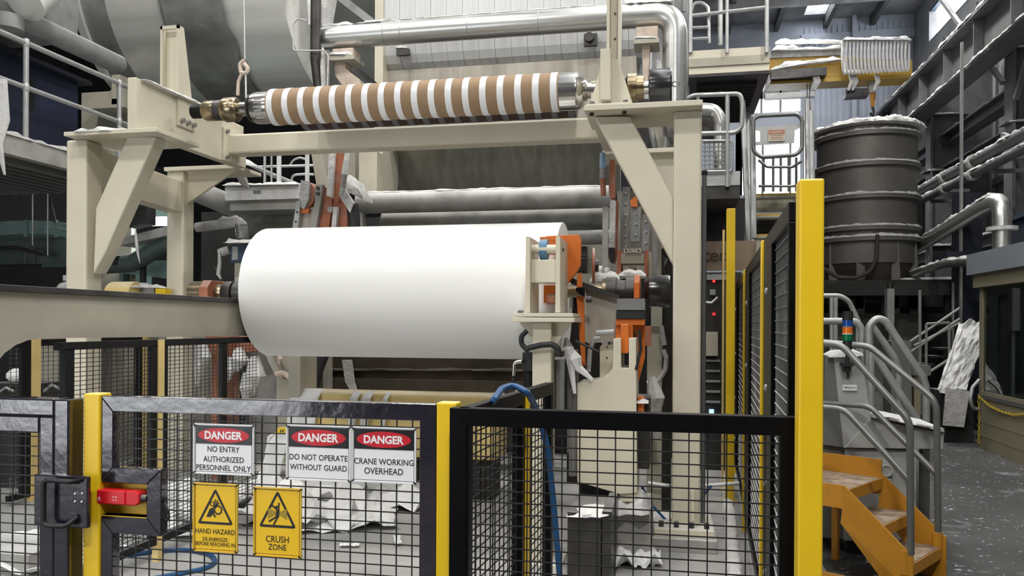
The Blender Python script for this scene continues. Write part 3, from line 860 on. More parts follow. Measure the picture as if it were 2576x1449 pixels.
def prop(t, px, y, py, w=.06):
    p = aY(px, py, y); return MB().box(p.x - w / 2, p.x + w / 2, y + .05, y + .05 + w, 0, p.z).build('prop', 'shadow_steel', t, smooth=False)
prop(t, 165, 8.0, 722)
# between the left columns
t = thing('teal_pipe', 'bent dark teal pipe between the two left cream columns', 'pipe', aY(340, 690, 9.2))
MB().tube([aY(255, 668, 9.2), aY(335, 662, 9.2), aY(440, 598, 9.2)], .115, 18, fil=.25).build('pipe', 'teal_dark', t)
prop(t, 350, 9.2, 665); MB().tube([aY(277, 655, 9.1), aY(298, 655, 9.1)], .06, 10).build('stub', 'steel_dark', t)
solo(MB().pprism([(262, 676), (345, 676), (372, 655), (430, 655), (430, 702), (262, 682)], 9.6, .5).box(aY(300, 690, 9.8).x, aY(310, 690, 9.8).x, 9.8, 9.9, 0, aY(305, 685, 9.8).z), 'teal_trough', 'teal', 'pale teal trough below the bent teal pipe', 'trough', smooth=False)
solo(MB().pprism([(300, 600), (430, 566), (430, 590), (300, 618)], 9.0, .3), 'grey_channel', 'concrete_block', 'mottled grey channel just above the bent teal pipe', 'channel', smooth=False)
solo(MB().pprism([(322, 572), (336, 520), (366, 520), (366, 562), (336, 568)], 8.8, .2), 'hopper_corner', 'steel_dark', 'grimy hopper corner under the cream link beam', 'hopper', smooth=False)
t = thing('strip_lamp', 'glowing strip lamp behind the second left column', 'lamp', aY(400, 560, 10.4))
prop(t, 445, 10.5, 530); MB().pbox(368, 545, 440, 566, 10.4, .1).build('tube', 'lamp_glow', t, smooth=False)
MB().pbox(360, 520, 450, 545, 10.4, .15).build('housing', 'teal', t, smooth=False)
ld = bpy.data.lights.new('strip_light', 'AREA'); ld.size = .5; ld.size_y = .1; ld.shape = 'RECTANGLE'; ld.energy = 22; ld.color = (.8, 1, .97)
lo_ = bpy.data.objects.new('strip_light', ld); COL.objects.link(lo_); lo_.parent = t; lo_.location = (0, -.08, 0); lo_.rotation_euler = (radians(-35), 0, 0)
solo(MB().pbox(290, 604, 360, 1100, 10.8, .2), 'lit_plate', 'teal', 'pale plate lit from behind above the teal pipe', 'plate', smooth=False)
o = MB().tube([aY(340, 575, 8.7), aY(343, 610, 8.7), aY(347, 640, 8.7), aY(352, 662, 8.7)], [.008, .02, .014, .004], 6).build('lint_strand', 'lint'); tag(o, 'thin lint strand hanging over the teal pipe', 'lint')
t = thing('yellow_motor', 'lint-topped pale yellow motor drum behind the reel rail', 'motor', aY(320, 748, 7.4))
MB().lathe(aY(282, 742, 7.4), (1, 0, .0), [(0, .13), (.02, .14), (.30, .14), (.30, .12)], 24).build('drum', 'yellow_dull', t)
MB().lump([aY(284, 722, 7.4), aY(350, 722, 7.4)], .22, .04, 4, .04).build('lint_cap', 'lint', t)
MB().pbox(270, 716, 286, 748, 7.42, .1).build('end_cap', 'steel_blue', t, smooth=False)
t = thing('valve_block', 'grey valve block with a small yellow box beside the second left column', 'valve', aY(380, 748, 7.45))
MB().pbox(354, 722, 388, 748, 7.45, .1).build('block', 'steel', t, smooth=False)
MB().pbox(391, 726, 416, 748, 7.40, .1).build('yellow_box', 'yellow', t, smooth=False)
MB().lump([aY(354, 721, 7.5), aY(416, 723, 7.5)], .14, .04, 6, .03).build('lint_cap', 'lint', t)

# right of the second column
YK = 8.6
t = thing('platform_step', 'lint-caked white platform edge below the cross beam', 'platform', aY(655, 530, YK))
MB().pbox(566, 468, 752, 502, YK, 1.3).build('kick_plate', 'lint', t, smooth=False)
MB().pbox(578, 503, 752, 528, YK + .05, 1.3).build('edge_beam', 'concrete_block', t, smooth=False)
MB().lump([aY(566, 466, YK), aY(752, 463, YK)], .14, .05, 5, .05).build('lint_ridge', 'lint', t)
MB().pbox(636, 478, 656, 488, YK - .005, .01).build('badge', 'grey_plastic', t, smooth=False)
lettering('lettering', '36-30', aY(646, 483, YK - .008), (1, 0, 0), (0, 0, 1), .07, 'steel_dark', t)
t = thing('platform_rail', 'white-dusted rail posts on the platform below the cross beam', 'handrail', aY(700, 465, YK + .1))
for px, r in ((666, .017), (702, .028), (773, .026), (683, .012)):
    MB().cyl(aY(px, 466, YK + .1), aY(px, 385, YK + .1), r, n=10).build('post', 'lint' if r > .02 else 'galv', t)
MB().tube([aY(640, 420, YK + .3), aY(790, 416, YK + .3)], .016, 8).build('rail', 'galv', t)
MB().tube([aY(733, 465, YK + .5), aY(735, 440, YK + .5), aY(770, 438, YK + .5), aY(790, 439, YK + .5)], .015, 8, fil=.1).build('rail', 'galv', t)
MB().tube([aY(728, 418, YK + .5), aY(738, 402, YK + .5), aY(755, 396, YK + .5), aY(772, 402, YK + .5)], .013, 8, fil=.1).build('hoop', 'galv', t)
MB().tube([aY(620, 408, YK + .2), aY(680, 438, YK + .2), aY(760, 470, YK + .2)], .028, 8).build('sloping_rail', 'galv_dull', t)
t = thing('lint_drape', 'long lint rag draped from the gusset plate beside the second column', 'lint', aY(610, 470, 7.6))
MB().tube([aY(592, 408, 7.9), aY(600, 430, 7.9), aY(612, 455, 8.1), aY(622, 472, 8.3)], [.03, .045, .05, .02], 7).build('rag', 'lint', t)
MB().lump([aY(590, 404, 7.7), aY(645, 418, 7.7)], .12, .06, 2, .04).build('lint_ridge', 'lint', t)
solo(MB().tube([aY(470, 470, 8.4), aY(588, 520, 8.9), aY(640, 540, 9.2)], .13, 10), 'grey_duct', 'concrete_block', 'thick mottled grey duct sloping behind the second left column', 'duct')
t = thing('lagged_pipe', 'lint-covered pipe with a ribbed elbow above the blue gear motor', 'pipe', aY(560, 600, 8.1))
MB().tube([aY(495, 572, 8.1), aY(560, 564, 8.1)], .055, 12).build('pipe', 'lint_grey', t)
el = fillet([aY(556, 564, 8.1), aY(608, 556, 8.1), aY(612, 600, 8.1)], .13, 14)
MB().tube(el, .062, 12).build('elbow', 'lint_grey', t)
for i in range(8):
    p = aY(607 + i * .6, 566 + i * 4.4, 8.1)
    MB().ring(p - V((0, 0, .007)), (0, 0, 1), 0, .012, .05, .072, 14).build('bellows_ring', 'steel', t)
MB().lump([aY(556, 552, 8.1), aY(602, 548, 8.1)], .12, .045, 3, .03).build('lint_cap', 'lint', t)
t = thing('gear_motor', 'blue gear motor topped with lint on a cream box', 'motor', aY(620, 705, 7.7))
MB().pbox(579, 612, 668, 660, 7.7, .35).build('housing', 'steel_blue', t, bevel=.012)
MB().pbox(584, 620, 598, 654, 7.69, .02).build('cover', 'galv', t, smooth=False)
MB().pbox(617, 614, 664, 656, 7.69, .02).build('nameplate_cover', 'navy', t, smooth=False)
MB().pbox(590, 660, 672, 708, 7.72, .35).build('pedestal', 'cream_dull', t, smooth=False)
MB().pbox(590, 697, 672, 707, 7.68, .04).build('foot_flange', 'lint', t, smooth=False)
MB().lump([aY(578, 611, 7.75), aY(668, 611, 7.75)], .3, .05, 5, .035).build('lint_cap', 'lint', t)
MB().tube([aY(578, 628, 7.75), aY(553, 636, 7.75)], .045, 10).build('cable_gland', 'lint_grey', t)
o = MB().tube([aY(553, 636, 7.75), aY(536, 642, 7.75), aY(538, 668, 7.75), aY(548, 690, 7.75)], .008, 6, fil=.06).build('motor_cable', 'steel_dark'); tag(o, 'thin drooping cable left of the blue gear motor', 'cable')
o = MB().tube([aY(551, 636, 7.7), aY(553, 660, 7.7), aY(549, 690, 7.7), aY(556, 702, 7.7)], [.012, .02, .022, .01], 6).build('lint_strand', 'lint'); tag(o, 'lumpy white lint strand hanging left of the gear motor', 'lint')
solo(MB().lathe(aY(618, 568, 9.2), (1, 0, 0), [(0, .10), (.03, .13), (1.0, .13)], 20), 'end_roll', 'roller_grey', 'stub of a grimy roll behind the gear motor', 'roll')
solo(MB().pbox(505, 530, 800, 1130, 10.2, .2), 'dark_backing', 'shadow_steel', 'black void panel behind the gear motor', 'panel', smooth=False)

# ================================================================== dryer hood and what crosses it
YH = 10.4
def hx(px, y=YH): return aY(px, 80, y).x
hd = thing('dryer_hood', 'tall grey sheet metal dryer hood with vertical seams above the machine', 'hood', (hx(1285), YH + 1, 3.0))
pf = [(YH, 8.2)] + [(YH, aY(1240, 95, YH).z), (YH + .04, aY(1240, 120, YH).z), (YH + .10, aY(1240, 145, YH + .1).z), (YH + .22, aY(1240, 166, YH + .2).z), (YH + .5, aY(1240, 166, YH + .2).z), (YH + .5, 8.2)]
xl, xr = hx(966), hx(1625); n = 16
for i in range(n):
    a, b = xl + (xr - xl) * i / n, xl + (xr - xl) * (i + 1) / n
    MB().prism([(a + .002, y + (.004 if i % 2 else 0), z) for y, z in pf], (b - a - .004, 0, 0)).build('seam_panel', 'hood', hd, smooth=False)
MB().box(hx(945), xl, YH - .03, YH + .6, 3.4, 8.2).build('corner_post', 'cream_clean', hd, smooth=False)
z1 = aY(1240, 166, YH + .2).z
MB().prism([(hx(960), YH + .14, z1), (hx(960), YH + .16, aY(1240, 320, YH + .16).z), (hx(960), YH + .5, aY(1240, 320, YH + .16).z), (hx(960), YH + .5, z1)], (hx(1600) - hx(960), 0, 0)).build('stained_band', 'hood_stain', hd, smooth=False)
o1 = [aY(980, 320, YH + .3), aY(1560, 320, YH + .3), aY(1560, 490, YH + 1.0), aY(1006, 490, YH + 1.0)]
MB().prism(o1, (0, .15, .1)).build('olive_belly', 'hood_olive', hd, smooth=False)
bl = aY(1012, 128, YH - .04)
MB().pbox(997, 122, 1028, 138, YH - .06, .06).build('lifting_block', 'steel_dark', hd, smooth=False)
MB().pbox(1469, 84, 1502, 114, YH - .06, .06).build('lifting_block', 'steel_dark', hd, smooth=False)
p = aY(1483, 95, YH - .06); MB().cyl(p, p - V((0, .05, 0)), .06, n=14).build('eye_boss', 'steel_dark', hd)
MB().lump([aY(995, 120, YH - .03), aY(1026, 120, YH - .03)], .08, .05, 3, .03).build('lint_cap', 'lint', hd)
# dark frame left of the hood
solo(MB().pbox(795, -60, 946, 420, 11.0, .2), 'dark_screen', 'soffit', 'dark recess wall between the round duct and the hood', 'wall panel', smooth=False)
solo(MB().beam(aY(850, -10, 10.2), aY(938, 58, 10.2), .1, .1), 'roof_strut', 'galv_dull', 'dusty strut slanting beside the hood corner', 'strut', smooth=False)
solo(MB().beam(aY(875, 160, 9.9), aY(945, 215, 9.9), .08, .08), 'roof_strut', 'steel_dark', 'dark strut slanting below the left pipe saddle', 'strut', smooth=False)

# ------------------------------------------------------------------ silver steam pipe
YS = 9.0
sp = thing('silver_pipe', 'long shiny silver lagged pipe crossing the hood and turning down at right', 'pipe', aY(1260, 110, YS))
zs = 5.06
pxl, pxr = aY(806, 80, YS).x, aY(1698, 60, YS).x
MB().tube([(pxl, YS, zs), (pxr, YS, zs), (pxr, YS, 3.82), (pxr, YS + 1.6, 3.82)], .137, 28, fil=.26, seg=10).build('pipe', 'stainless', sp)
for px in (970, 1012, 1180, 1356):
    x = aY(px, 70, YS).x; MB().ring((x, YS, zs), (1, 0, 0), 0, .012, .13, .1385, 28).build('joint_band', 'galv', sp)
MB().lump([(pxl + .02, YS, zs + .12), (aY(1000, 70, YS).x, YS, zs + .13)], .20, .06, 2, .05).build('lint_ridge', 'lint', sp)
MB().lump([(aY(1010, 70, YS).x, YS - .02, zs + .13), (aY(1500, 60, YS).x, YS - .02, zs + .13)], .10, .022, 4, .06).build('lint_ridge', 'lint', sp)
MB().lump([(aY(1565, 70, YS).x, YS, zs + .12), (pxr - .02, YS, zs + .11)], .24, .08, 7, .05).build('lint_ridge', 'lint', sp)
def saddle(label, pix, yb):
    t = thing('pipe_saddle', label, 'bracket', aY(*pix['base'], yb), 'pipe saddles')
    MB().pbox(*pix['block'], yb - .1, .24).build('block', 'lint_peach', t, bevel=.006)
    MB().pbox(*pix['plate'], yb - .14, .32).build('plate', 'cream_dull', t, smooth=False)
    MB().pprism(pix['stem'], yb - .06, .14).build('stem', 'lint_peach', t, bevel=.008)
    MB().lump([aY(pix['plate'][0] + 3, pix['plate'][1], yb - .08), aY(pix['plate'][2] - 3, pix['plate'][1], yb - .08)], .14, .05, 3, .03).build('lint_cap', 'lint', t)
saddle('cream pipe saddle under the left end of the silver pipe', dict(base=(870, 220), block=(836, 121, 888, 142), plate=(824, 139, 891, 150),
       stem=[(841, 150), (868, 150), (868, 172), (905, 200), (908, 218), (862, 218), (842, 190)]), YS)
saddle('cream pipe saddle under the right end of the silver pipe', dict(base=(1626, 200), block=(1600, 66, 1655, 96), plate=(1594, 97, 1658, 108),
       stem=[(1614, 106), (1636, 106), (1634, 150), (1630, 205), (1617, 205), (1616, 150)]), YS)
t = thing('steam_drop', 'dark rubber drop pipe with a lint-caked hopper beside the round duct', 'pipe', aY(795, 225, 8.8))
MB().tube([aY(795, -20, 8.8), aY(794, 60, 8.8), aY(794, 150, 8.8), aY(804, 235, 8.8)], .062, 16).build('hose', 'steel_dark', t)
MB().pprism([(772, -20), (826, -20), (812, 62), (776, 62)], 8.92, .25).build('hopper', 'lint', t, smooth=False)
MB().tube([aY(812, 120, 8.75), aY(812, 170, 8.75), aY(814, 230, 8.75)], [.015, .03, .025], 7).build('lint_strand', 'lint_grey', t)
o = MB().tube([aY(772, 52, 8.7), aY(748, 47, 8.7), aY(738, 60, 8.7), aY(738, 128, 8.7), aY(815, 127, 8.7), aY(826, 140, 8.7), aY(823, 240, 8.7)], .010, 6, fil=.05).build('conduit', 'lint_grey')
tag(o, 'thin bent conduit looping around the drop pipe', 'conduit')
t = thing('rope_hook', 'thin hanging rope ending in a lint-wrapped peach hook', 'rope', aY(615, 240, 8.0))
MB().tube([aY(613, -30, 8.0), aY(615, 60, 8.0), aY(616, 150, 8.0)], .007, 6).build('rope', 'lint', t)
MB().tube([aY(614, 152, 8.0), aY(604, 162, 8.0), aY(606, 182, 8.0), aY(620, 186, 8.0), aY(624, 172, 8.0), aY(614, 160, 8.0)], .024, 8, fil=.03).build('hook', 'lint_peach', t)
MB().tube([aY(608, 186, 8.0), aY(600, 205, 8.0), aY(598, 240, 8.0)], .018, 7).build('shackle', 'lint_peach', t)
MB().tube([aY(618, 186, 8.0), aY(619, 246, 8.0)], .01, 6).build('rope_tail', 'lint', t)

# ------------------------------------------------------------------ rolls under the hood
def roll(label, y, pl, pr, r, m='roller_grey', lintr=None):
    a, b = aY(*pl, y), aY(*pr, y); z = (a.z + b.z) / 2
    t = thing('guide_roll', label, 'roll', ((a.x + b.x) / 2, y, z), 'rolls under the hood')
    MB().lathe((a.x, y, z), (1, 0, 0), [(0, r * .5), (.03, r), (b.x - a.x - .03, r), (b.x - a.x, r * .5)], 32).build('shell', m, t)
    for xe in (a.x + .04, b.x - .10):
        MB().box(xe, xe + .06, y - .05, y + .05, 0, z - r * .3).build('bearing_stand', 'concrete_block', t, smooth=False)
    if lintr: MB().lump([(a.x + .1, y, z + r * .96), (b.x - .1, y, z + r * .96)], r * 1.0, r * .22, 5, .07).build('lint_ridge', 'lint', t)
    return t
roll('fat lint-topped guide roll just above the paper reel', 8.7, (896, 507), (1540, 500), .122, lintr=1)
roll('second grimy guide roll between the fat roll and the paper reel', 9.0, (960, 551), (1540, 547), .112)
roll('short pale roll right of the paper reel behind the orange guard', 8.8, (1330, 598), (1560, 595), .075)
t = thing('machine_cavity', 'machine covers, with dark sheets for the shade in the space behind the paper reel', 'machine', aY(1250, 800, 10))
MB().pbox(720, 540, 1700, 640, 9.9, .2).build('shade_sheet', 'shadow_steel', t, smooth=False)  # near-black sheet stands in for the shade of the cavity
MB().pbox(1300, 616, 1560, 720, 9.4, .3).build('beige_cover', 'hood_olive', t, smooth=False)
MB().pbox(860, 640, 1700, 1140, 9.7, .2).build('shade_sheet', 'shadow_steel', t, smooth=False)
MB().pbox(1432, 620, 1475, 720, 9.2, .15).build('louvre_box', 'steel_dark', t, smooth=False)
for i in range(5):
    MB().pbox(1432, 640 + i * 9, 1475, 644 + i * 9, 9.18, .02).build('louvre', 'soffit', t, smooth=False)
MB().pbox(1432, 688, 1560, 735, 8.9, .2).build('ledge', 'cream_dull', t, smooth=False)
t = thing('hood_columns', 'pair of cream posts under the left end of the hood', 'posts', aY(920, 480, 9.6))
MB().pbox(902, 380, 948, 485, 9.6, .25).build('post', 'cream_clean', t, bevel=.01)
MB().pbox(872, 380, 894, 470, 9.9, .2).build('post', 'cream_dull', t, bevel=.01)
t = thing('far_railing', 'far grey railing glimpsed between the hood belly and the cream post', 'railing', aY(975, 475, 11.5))
for px in (955, 972, 985, 998):
    MB().cyl(aY(px, 478, 11.0), aY(px, 400, 11.0), .012, n=6).build('bar', 'galv', t)
MB().tube([aY(948, 432, 11.0), aY(1002, 430, 11.0)], .016, 6).build('rail', 'galv', t)

# ------------------------------------------------------------------ orange arms, left group
YA = 7.6
def A(*pix): return [tuple(p) for p in pix]
t = thing('pivot_arm', 'stubby dusty orange pivot arm with a bolted steel guide at the left of the rolls', 'arm', aY(770, 575, YA), 'orange pivot arms')
MB().pprism(A((757, 452), (777, 458), (776, 500), (764, 527), (751, 516)), YA, .05).build('face_plate', 'lint_grey', t, smooth=False)
MB().pprism(A((770, 455), (779, 458), (793, 476), (789, 508), (772, 530), (764, 527)), YA + .05, .16).build('cheek', 'orange_dusty', t, smooth=False)
MB().pprism(A((746, 505), (755, 505), (749, 578), (735, 578)), YA - .02, .06).build('guide_bar', 'galv', t, smooth=False)
for py in (534, 558):
    p = aY(748 - (py - 534) * .15, py, YA - .02); MB().cyl(p, p - V((0, .006, 0)), .012, n=8).build('bolt', 'steel_dark', t)
MB().pprism(A((755, 530), (790, 520), (778, 578), (750, 578)), YA + .06, .1).build('web', 'hood_stain', t, smooth=False)
MB().pprism(A((755, 525), (778, 525), (776, 536), (755, 536)), YA + .02, .05).build('wedge', 'orange', t, smooth=False)
t = thing('pivot_arm', 'dusty orange arm plate with a tall grey edge beside the stubby arm', 'arm', aY(805, 575, YA), 'orange pivot arms')
MB().pprism(A((793, 466), (811, 464), (806, 510), (794, 578), (776, 578), (792, 508)), YA, .06).build('edge_bar', 'concrete_block', t, smooth=False)
MB().pprism(A((811, 464), (836, 485), (834, 530), (826, 578), (795, 578), (806, 510)), YA + .06, .1).build('plate', 'orange_dusty', t, smooth=False)
for py in (474, 488):
    p = aY(801, py, YA); MB().cyl(p, p - V((0, .03, 0)), .018, n=8).build('bolt', 'steel_dark', t)
solo(MB().pprism(A((782, 380), (802, 380), (822, 472), (796, 466)), YA + .25, .08), 'cream_stay', 'cream_dull', 'cream sloping stay behind the orange arms', 'stay', smooth=False)
solo(MB().pprism(A((803, 380), (829, 380), (829, 1180), (816, 1180)), YA + .5, .08), 'brown_web', 'hood_stain', 'stained tan web plate behind the orange arms', 'plate', smooth=False)
t = thing('pivot_arm', 'tall dusty orange arm with a white-frosted front edge', 'arm', aY(850, 575, YA), 'orange pivot arms')
MB().pprism(A((828, 380), (841, 380), (834, 496), (821, 492)), YA - .05, .06).build('edge_bar', 'lint', t, smooth=False)
MB().pprism(A((841, 380), (865, 380), (860, 480), (848, 512), (834, 496)), YA + .0, .1).build('plate', 'orange_dusty', t, smooth=False)
MB().pprism(A((846, 495), (874, 500), (872, 578), (842, 578), (834, 520)), YA + .05, .1).build('lower_plate', 'orange_dusty', t, smooth=False)
MB().pprism(A((838, 520), (848, 520), (845, 578), (833, 578)), YA - .02, .05).build('guide_bar', 'lint_grey', t, smooth=False)
p = aY(833, 528, YA); MB().cyl(p, p - V((0, .03, 0)), .03, n=10).build('boss', 'galv_dull', t)
def spring_rod(label, top, mid, bot, end, y, m_top, m_end):
    t = thing('spring_rod', label, 'rod', aY(*end, y), 'spring rods')
    MB().cyl(aY(*mid, y), aY(*top, y), .034, .026, n=12).build('sleeve', m_top, t)
    a, b = aY(*mid, y), aY(*bot, y)
    MB().cyl(a, b, .014, n=8).build('rod', 'steel_dark', t)
    for i in range(7):
        q = a.lerp(b, (i + .5) / 7); MB().ring(q, (b - a), -.005, .005, .012, .03, 12).build('coil', 'galv', t)
    MB().cyl(b, aY(*end, y), .028, .024, n=8).build('clevis', m_end, t)
    return t
spring_rod('white-dusted spring rod beside the tall orange arm', (874, 385), (867, 440), (863, 470), (858, 490), YA - .08, 'lint', 'galv')
solo(MB().pprism(A((855, 470), (862, 468), (888, 510), (880, 535), (853, 492)), YA - .08, .06), 'link_plate', 'lint_grey', 'grey link plate under the white-dusted spring rod', 'plate', smooth=False)
t = MB().tube([aY(886, 515, YA), aY(890, 545, YA), aY(892, 585, YA)], .062, 14).build('drain_hose', 'rubber'); tag(t, 'fat black hose right of the tall orange arm', 'hose')
lm = MB(); lm.lump([aY(868, 470, YA + .3), aY(895, 480, YA + .3), aY(925, 495, YA + .3)], .3, .2, 5, .05); o = lm.build('lint_heap', 'lint_grey'); tag(o, 'grey lint heap at the left end of the fat guide roll', 'lint')

# ------------------------------------------------------------------ orange arms, right group
YB2 = 7.4
t = thing('pivot_arm', 'dusty orange arm with a rounded foot right of the guide rolls', 'arm', aY(1540, 670, YB2), 'orange pivot arms')
MB().pprism(A((1534, 402), (1546, 402), (1547, 498), (1536, 500), (1531, 470)), YB2, .1).build('upper_arm', 'orange_dusty', t, bevel=.006)
MB().pprism(A((1535, 500), (1549, 505), (1546, 640), (1531, 640)), YB2 + .02, .05).build('guide_bar', 'lint_grey', t, smooth=False)
MB().pprism(A((1548, 505), (1554, 505), (1551, 640), (1545, 664), (1546, 640)), YB2 + .07, .12).build('cheek', 'orange_dusty', t, smooth=False)
MB().pprism(A((1530, 622), (1546, 622), (1546, 650), (1543, 663), (1535, 660), (1530, 645)), YB2 - .02, .05).build('foot', 'steel_dark', t, bevel=.008)
spring_rod('blue-sleeved spring rod hanging beside the right orange arm', (1516, 385), (1517, 422), (1516, 450), (1518, 492), YB2, 'light_blue', 'orange_dusty')
t = thing('vertical_guides', 'bolted grey vertical guide bars behind the right brace', 'guide', aY(1600, 640, YB2 + .2))
for x0, x1, y0, y1, s in ((1564, 1583, 470, 632, -4), (1588, 1611, 520, 608, -2), (1616, 1634, 540, 632, -2), (1640, 1652, 560, 690, 0)):
    MB().pprism(A((x0 + 2, y0), (x1 + 2, y0), (x1 + s, y1), (x0 + s, y1)), YB2 + .2, .06).build('guide_bar', 'galv_dull', t, smooth=False)
    py = y0 + 18
    while py < y1 - 8 and x0 < 1640:
        p = aY((x0 + x1) / 2, py, YB2 + .2); MB().lathe(p, (0, -1, 0), [(0, .014), (.006, .014), (.01, .006)], 8).build('bolt', 'steel', t); py += 27
MB().pprism(A((1553, 480), (1664, 480), (1664, 700), (1553, 700)), YB2 + .45, .05).build('backing', 'hood_stain', t, smooth=False)
MB().pprism(A((1584, 505), (1602, 490), (1604, 520), (1588, 520)), YB2 + .15, .05).build('orange_shim', 'orange', t, smooth=False)
t = thing('bearing_housing', 'dusty pink and cream bearing housing above the reel shaft', 'housing', aY(1595, 720, YB2 - .3))
yb = YB2 - .4
MB().pprism(A((1553, 628), (1562, 630), (1562, 690), (1551, 690)), yb, .3).build('cheek', 'orange_dusty', t, smooth=False)
MB().pprism(A((1622, 630), (1630, 627), (1628, 700), (1620, 690)), yb, .3).build('cheek', 'orange_dusty', t, smooth=False)
MB().pbox(1569, 625, 1613, 636, yb - .02, .1).build('cap_bar', 'hood_stain', t, smooth=False)
for px in (1575, 1606):
    p = aY(px, 630.5, yb - .02)
    MB().box(p.x - .02, p.x + .02, p.y - .004, p.y, p.z - .018, p.z + .018).build('shim_plate', 'cream_clean', t, smooth=False)
    MB().cyl(p - V((0, .004, 0)), p - V((0, .008, 0)), .009, n=8).build('bolt_hole', 'sign_black', t)
lettering('lettering', '4', aY(1595, 632, yb - .024), (0, 0, 1), (-1, 0, 0), .022, 'sign_white', t)
MB().pbox(1562, 640, 1621, 663, yb, .25).build('cross_block', 'cream_dull', t, bevel=.006)
MB().pbox(1630, 633, 1637, 690, yb + .05, .2).build('side_strip', 'cream_clean', t, smooth=False)
MB().tube([aY(1592, 672, yb + .1), aY(1590, 690, yb + .1)], .035, 10).build('grease_nipple', 'lint', t)
MB().lump([aY(1556, 692, yb - .05), aY(1625, 692, yb - .05)], .2, .06, 9, .04).build('lint_cap', 'lint', t)
# brake disc and small fittings
t = thing('brake_disc', 'thin rusty orange brake disc beside the reel shaft', 'disc', aY(1490, 700, 6.75))
c = aY(1490, 668, 6.75)
MB().lathe(c, (1, .12, 0), [(0, .15), (.02, .15)], 32).build('disc', 'orange_dusty', t)
MB().lathe(c + V((.022, .002, 0)), (1, .12, 0), [(0, .055), (.03, .055)], 20).build('hub', 'steel_dark', t)
t = thing('linty_fittings', 'cluster of lint-coated fittings behind the reel shaft', 'fittings', aY(1520, 710, 7.0))
for a, b, r in (((1505, 680), (1515, 680), .04), ((1520, 676), (1532, 690), .02), ((1532, 674), (1522, 692), .02), ((1540, 690), (1545, 712), .03)):
    MB().cyl(aY(*a, 7.0), aY(*b, 7.0), r, n=10).build('fitting', 'lint', t)
MB().lump([aY(1486, 706, 6.9), aY(1560, 702, 6.9)], .2, .07, 9, .04).build('lint_cap', 'lint', t)
t = thing('cable_rack', 'tangle of grey pipes and cables behind the right brace', 'cables', aY(1660, 700, 8.0))
for i, (a, b) in enumerate((((1645, 630), (1648, 700)), ((1655, 626), (1652, 690)), ((1664, 640), (1668, 700)), ((1678, 650), (1660, 690)), ((1640, 655), (1672, 652)), ((1636, 668), (1648, 664)))):
    MB().tube([aY(*a, 8.0), aY(*b, 8.0)], .014 + .006 * (i % 3), 8).build('conduit', 'galv_dull' if i % 2 else 'steel_dark', t)
MB().pbox(1643, 625, 1690, 715, 8.1, .2).build('panel', 'steel_dark', t, smooth=False)

t = thing('pipe_cluster', 'dim cream panel and pipes seen through the gap beside the right brace', 'pipes', (aY(1650, 340, 9.4).x, 9.4, 0))
MB().box(aY(1640, 340, 9.6).x, aY(1668, 340, 9.6).x, 9.6, 9.9, 0, 4.2).build('cream_panel', 'cream_dull', t, smooth=False)
MB().box(aY(1600, 340, 10.1).x, aY(1720, 340, 10.1).x, 10.1, 10.2, 0, 4.4).build('back_panel', 'shadow_steel', t, smooth=False)
MB().tube([aY(1632, 300, 9.3), aY(1648, 372, 9.3)], .035, 8).build('slant_pipe', 'steel', t)
MB().tube([aY(1672, 296, 9.2), aY(1680, 330, 9.2), aY(1676, 376, 9.2)], .04, 8).build('pipe', 'galv_dull', t)
MB().tube([aY(1684, 296, 9.3), aY(1688, 376, 9.3)], .03, 8).build('pipe', 'lint_grey', t)

# ------------------------------------------------------------------ pit and apron under the reel
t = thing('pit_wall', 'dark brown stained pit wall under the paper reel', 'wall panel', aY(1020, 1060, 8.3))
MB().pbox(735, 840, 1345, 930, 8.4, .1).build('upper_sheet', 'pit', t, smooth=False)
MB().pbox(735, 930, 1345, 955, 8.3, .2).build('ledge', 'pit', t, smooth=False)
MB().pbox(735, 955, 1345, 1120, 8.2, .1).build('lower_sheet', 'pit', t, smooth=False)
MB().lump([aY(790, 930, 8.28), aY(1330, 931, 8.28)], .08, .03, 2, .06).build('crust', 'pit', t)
solo(MB().pprism([(860, 905), (885, 905), (892, 960), (905, 1000), (890, 1000), (868, 960)], 8.15, .01), 'tissue_strip', 'lint_grey', 'dim tissue strip stuck on the pit wall', 'tissue', smooth=False)
t = thing('yellow_apron', 'long worn yellow apron beam with torn paper draped over it', 'apron', aY(985, 1230, 6.9))
MB().pbox(728, 992, 1250, 1150, 6.9, .45).build('beam', 'yellow_dull', t, bevel=.03)
MB().pbox(745, 1150, 1240, 1260, 7.0, .3).build('gap_shade', 'shadow_steel', t, smooth=False)  # near-black box paints the dark gap under the beam
MB().lump([aY(728, 992, 6.96), aY(1240, 1000, 6.96)], .1, .025, 4, .06).build('edge_crust', 'yellow_dull', t)
def drape(label, px0, px1, py0, py1, y, seed, lean=0):
    mb = MB(); nx, nz = 8, 9
    for j in range(nz + 1):
        for i in range(nx + 1):
            f, g_ = i / nx, j / nz
            p = aY(px0 + (px1 - px0) * f + lean * g_, py0 + (py1 - py0) * g_, y)
            w = noise.noise(V((f * 4 + seed, g_ * 1.4, seed))) * .05 * (.3 + g_)
            mb.v.append(p + V((0, -.02 + w - (.0 if j else -.10), .02 if j == 0 else 0)))
    for j in range(nz):
        for i in range(nx):
            a = j * (nx + 1) + i; mb.f.append((a, a + 1, a + nx + 2, a + nx + 1))
    o = mb.build('torn_paper', 'paper_scrap', smooth=True)
    md = o.modifiers.new('thick', 'SOLIDIFY'); md.thickness = .004
    return tag(o, label, 'paper', 'torn paper strips')
drape('wide torn white paper over the left end of the yellow apron', 735, 805, 984, 1130, 6.87, 1.0, -18)
drape('narrow torn paper strip left of the middle of the yellow apron', 882, 902, 991, 1080, 6.87, 2.0, -4)
drape('broad torn paper strip in the middle of the yellow apron', 912, 935, 991, 1085, 6.87, 3.0, -6)
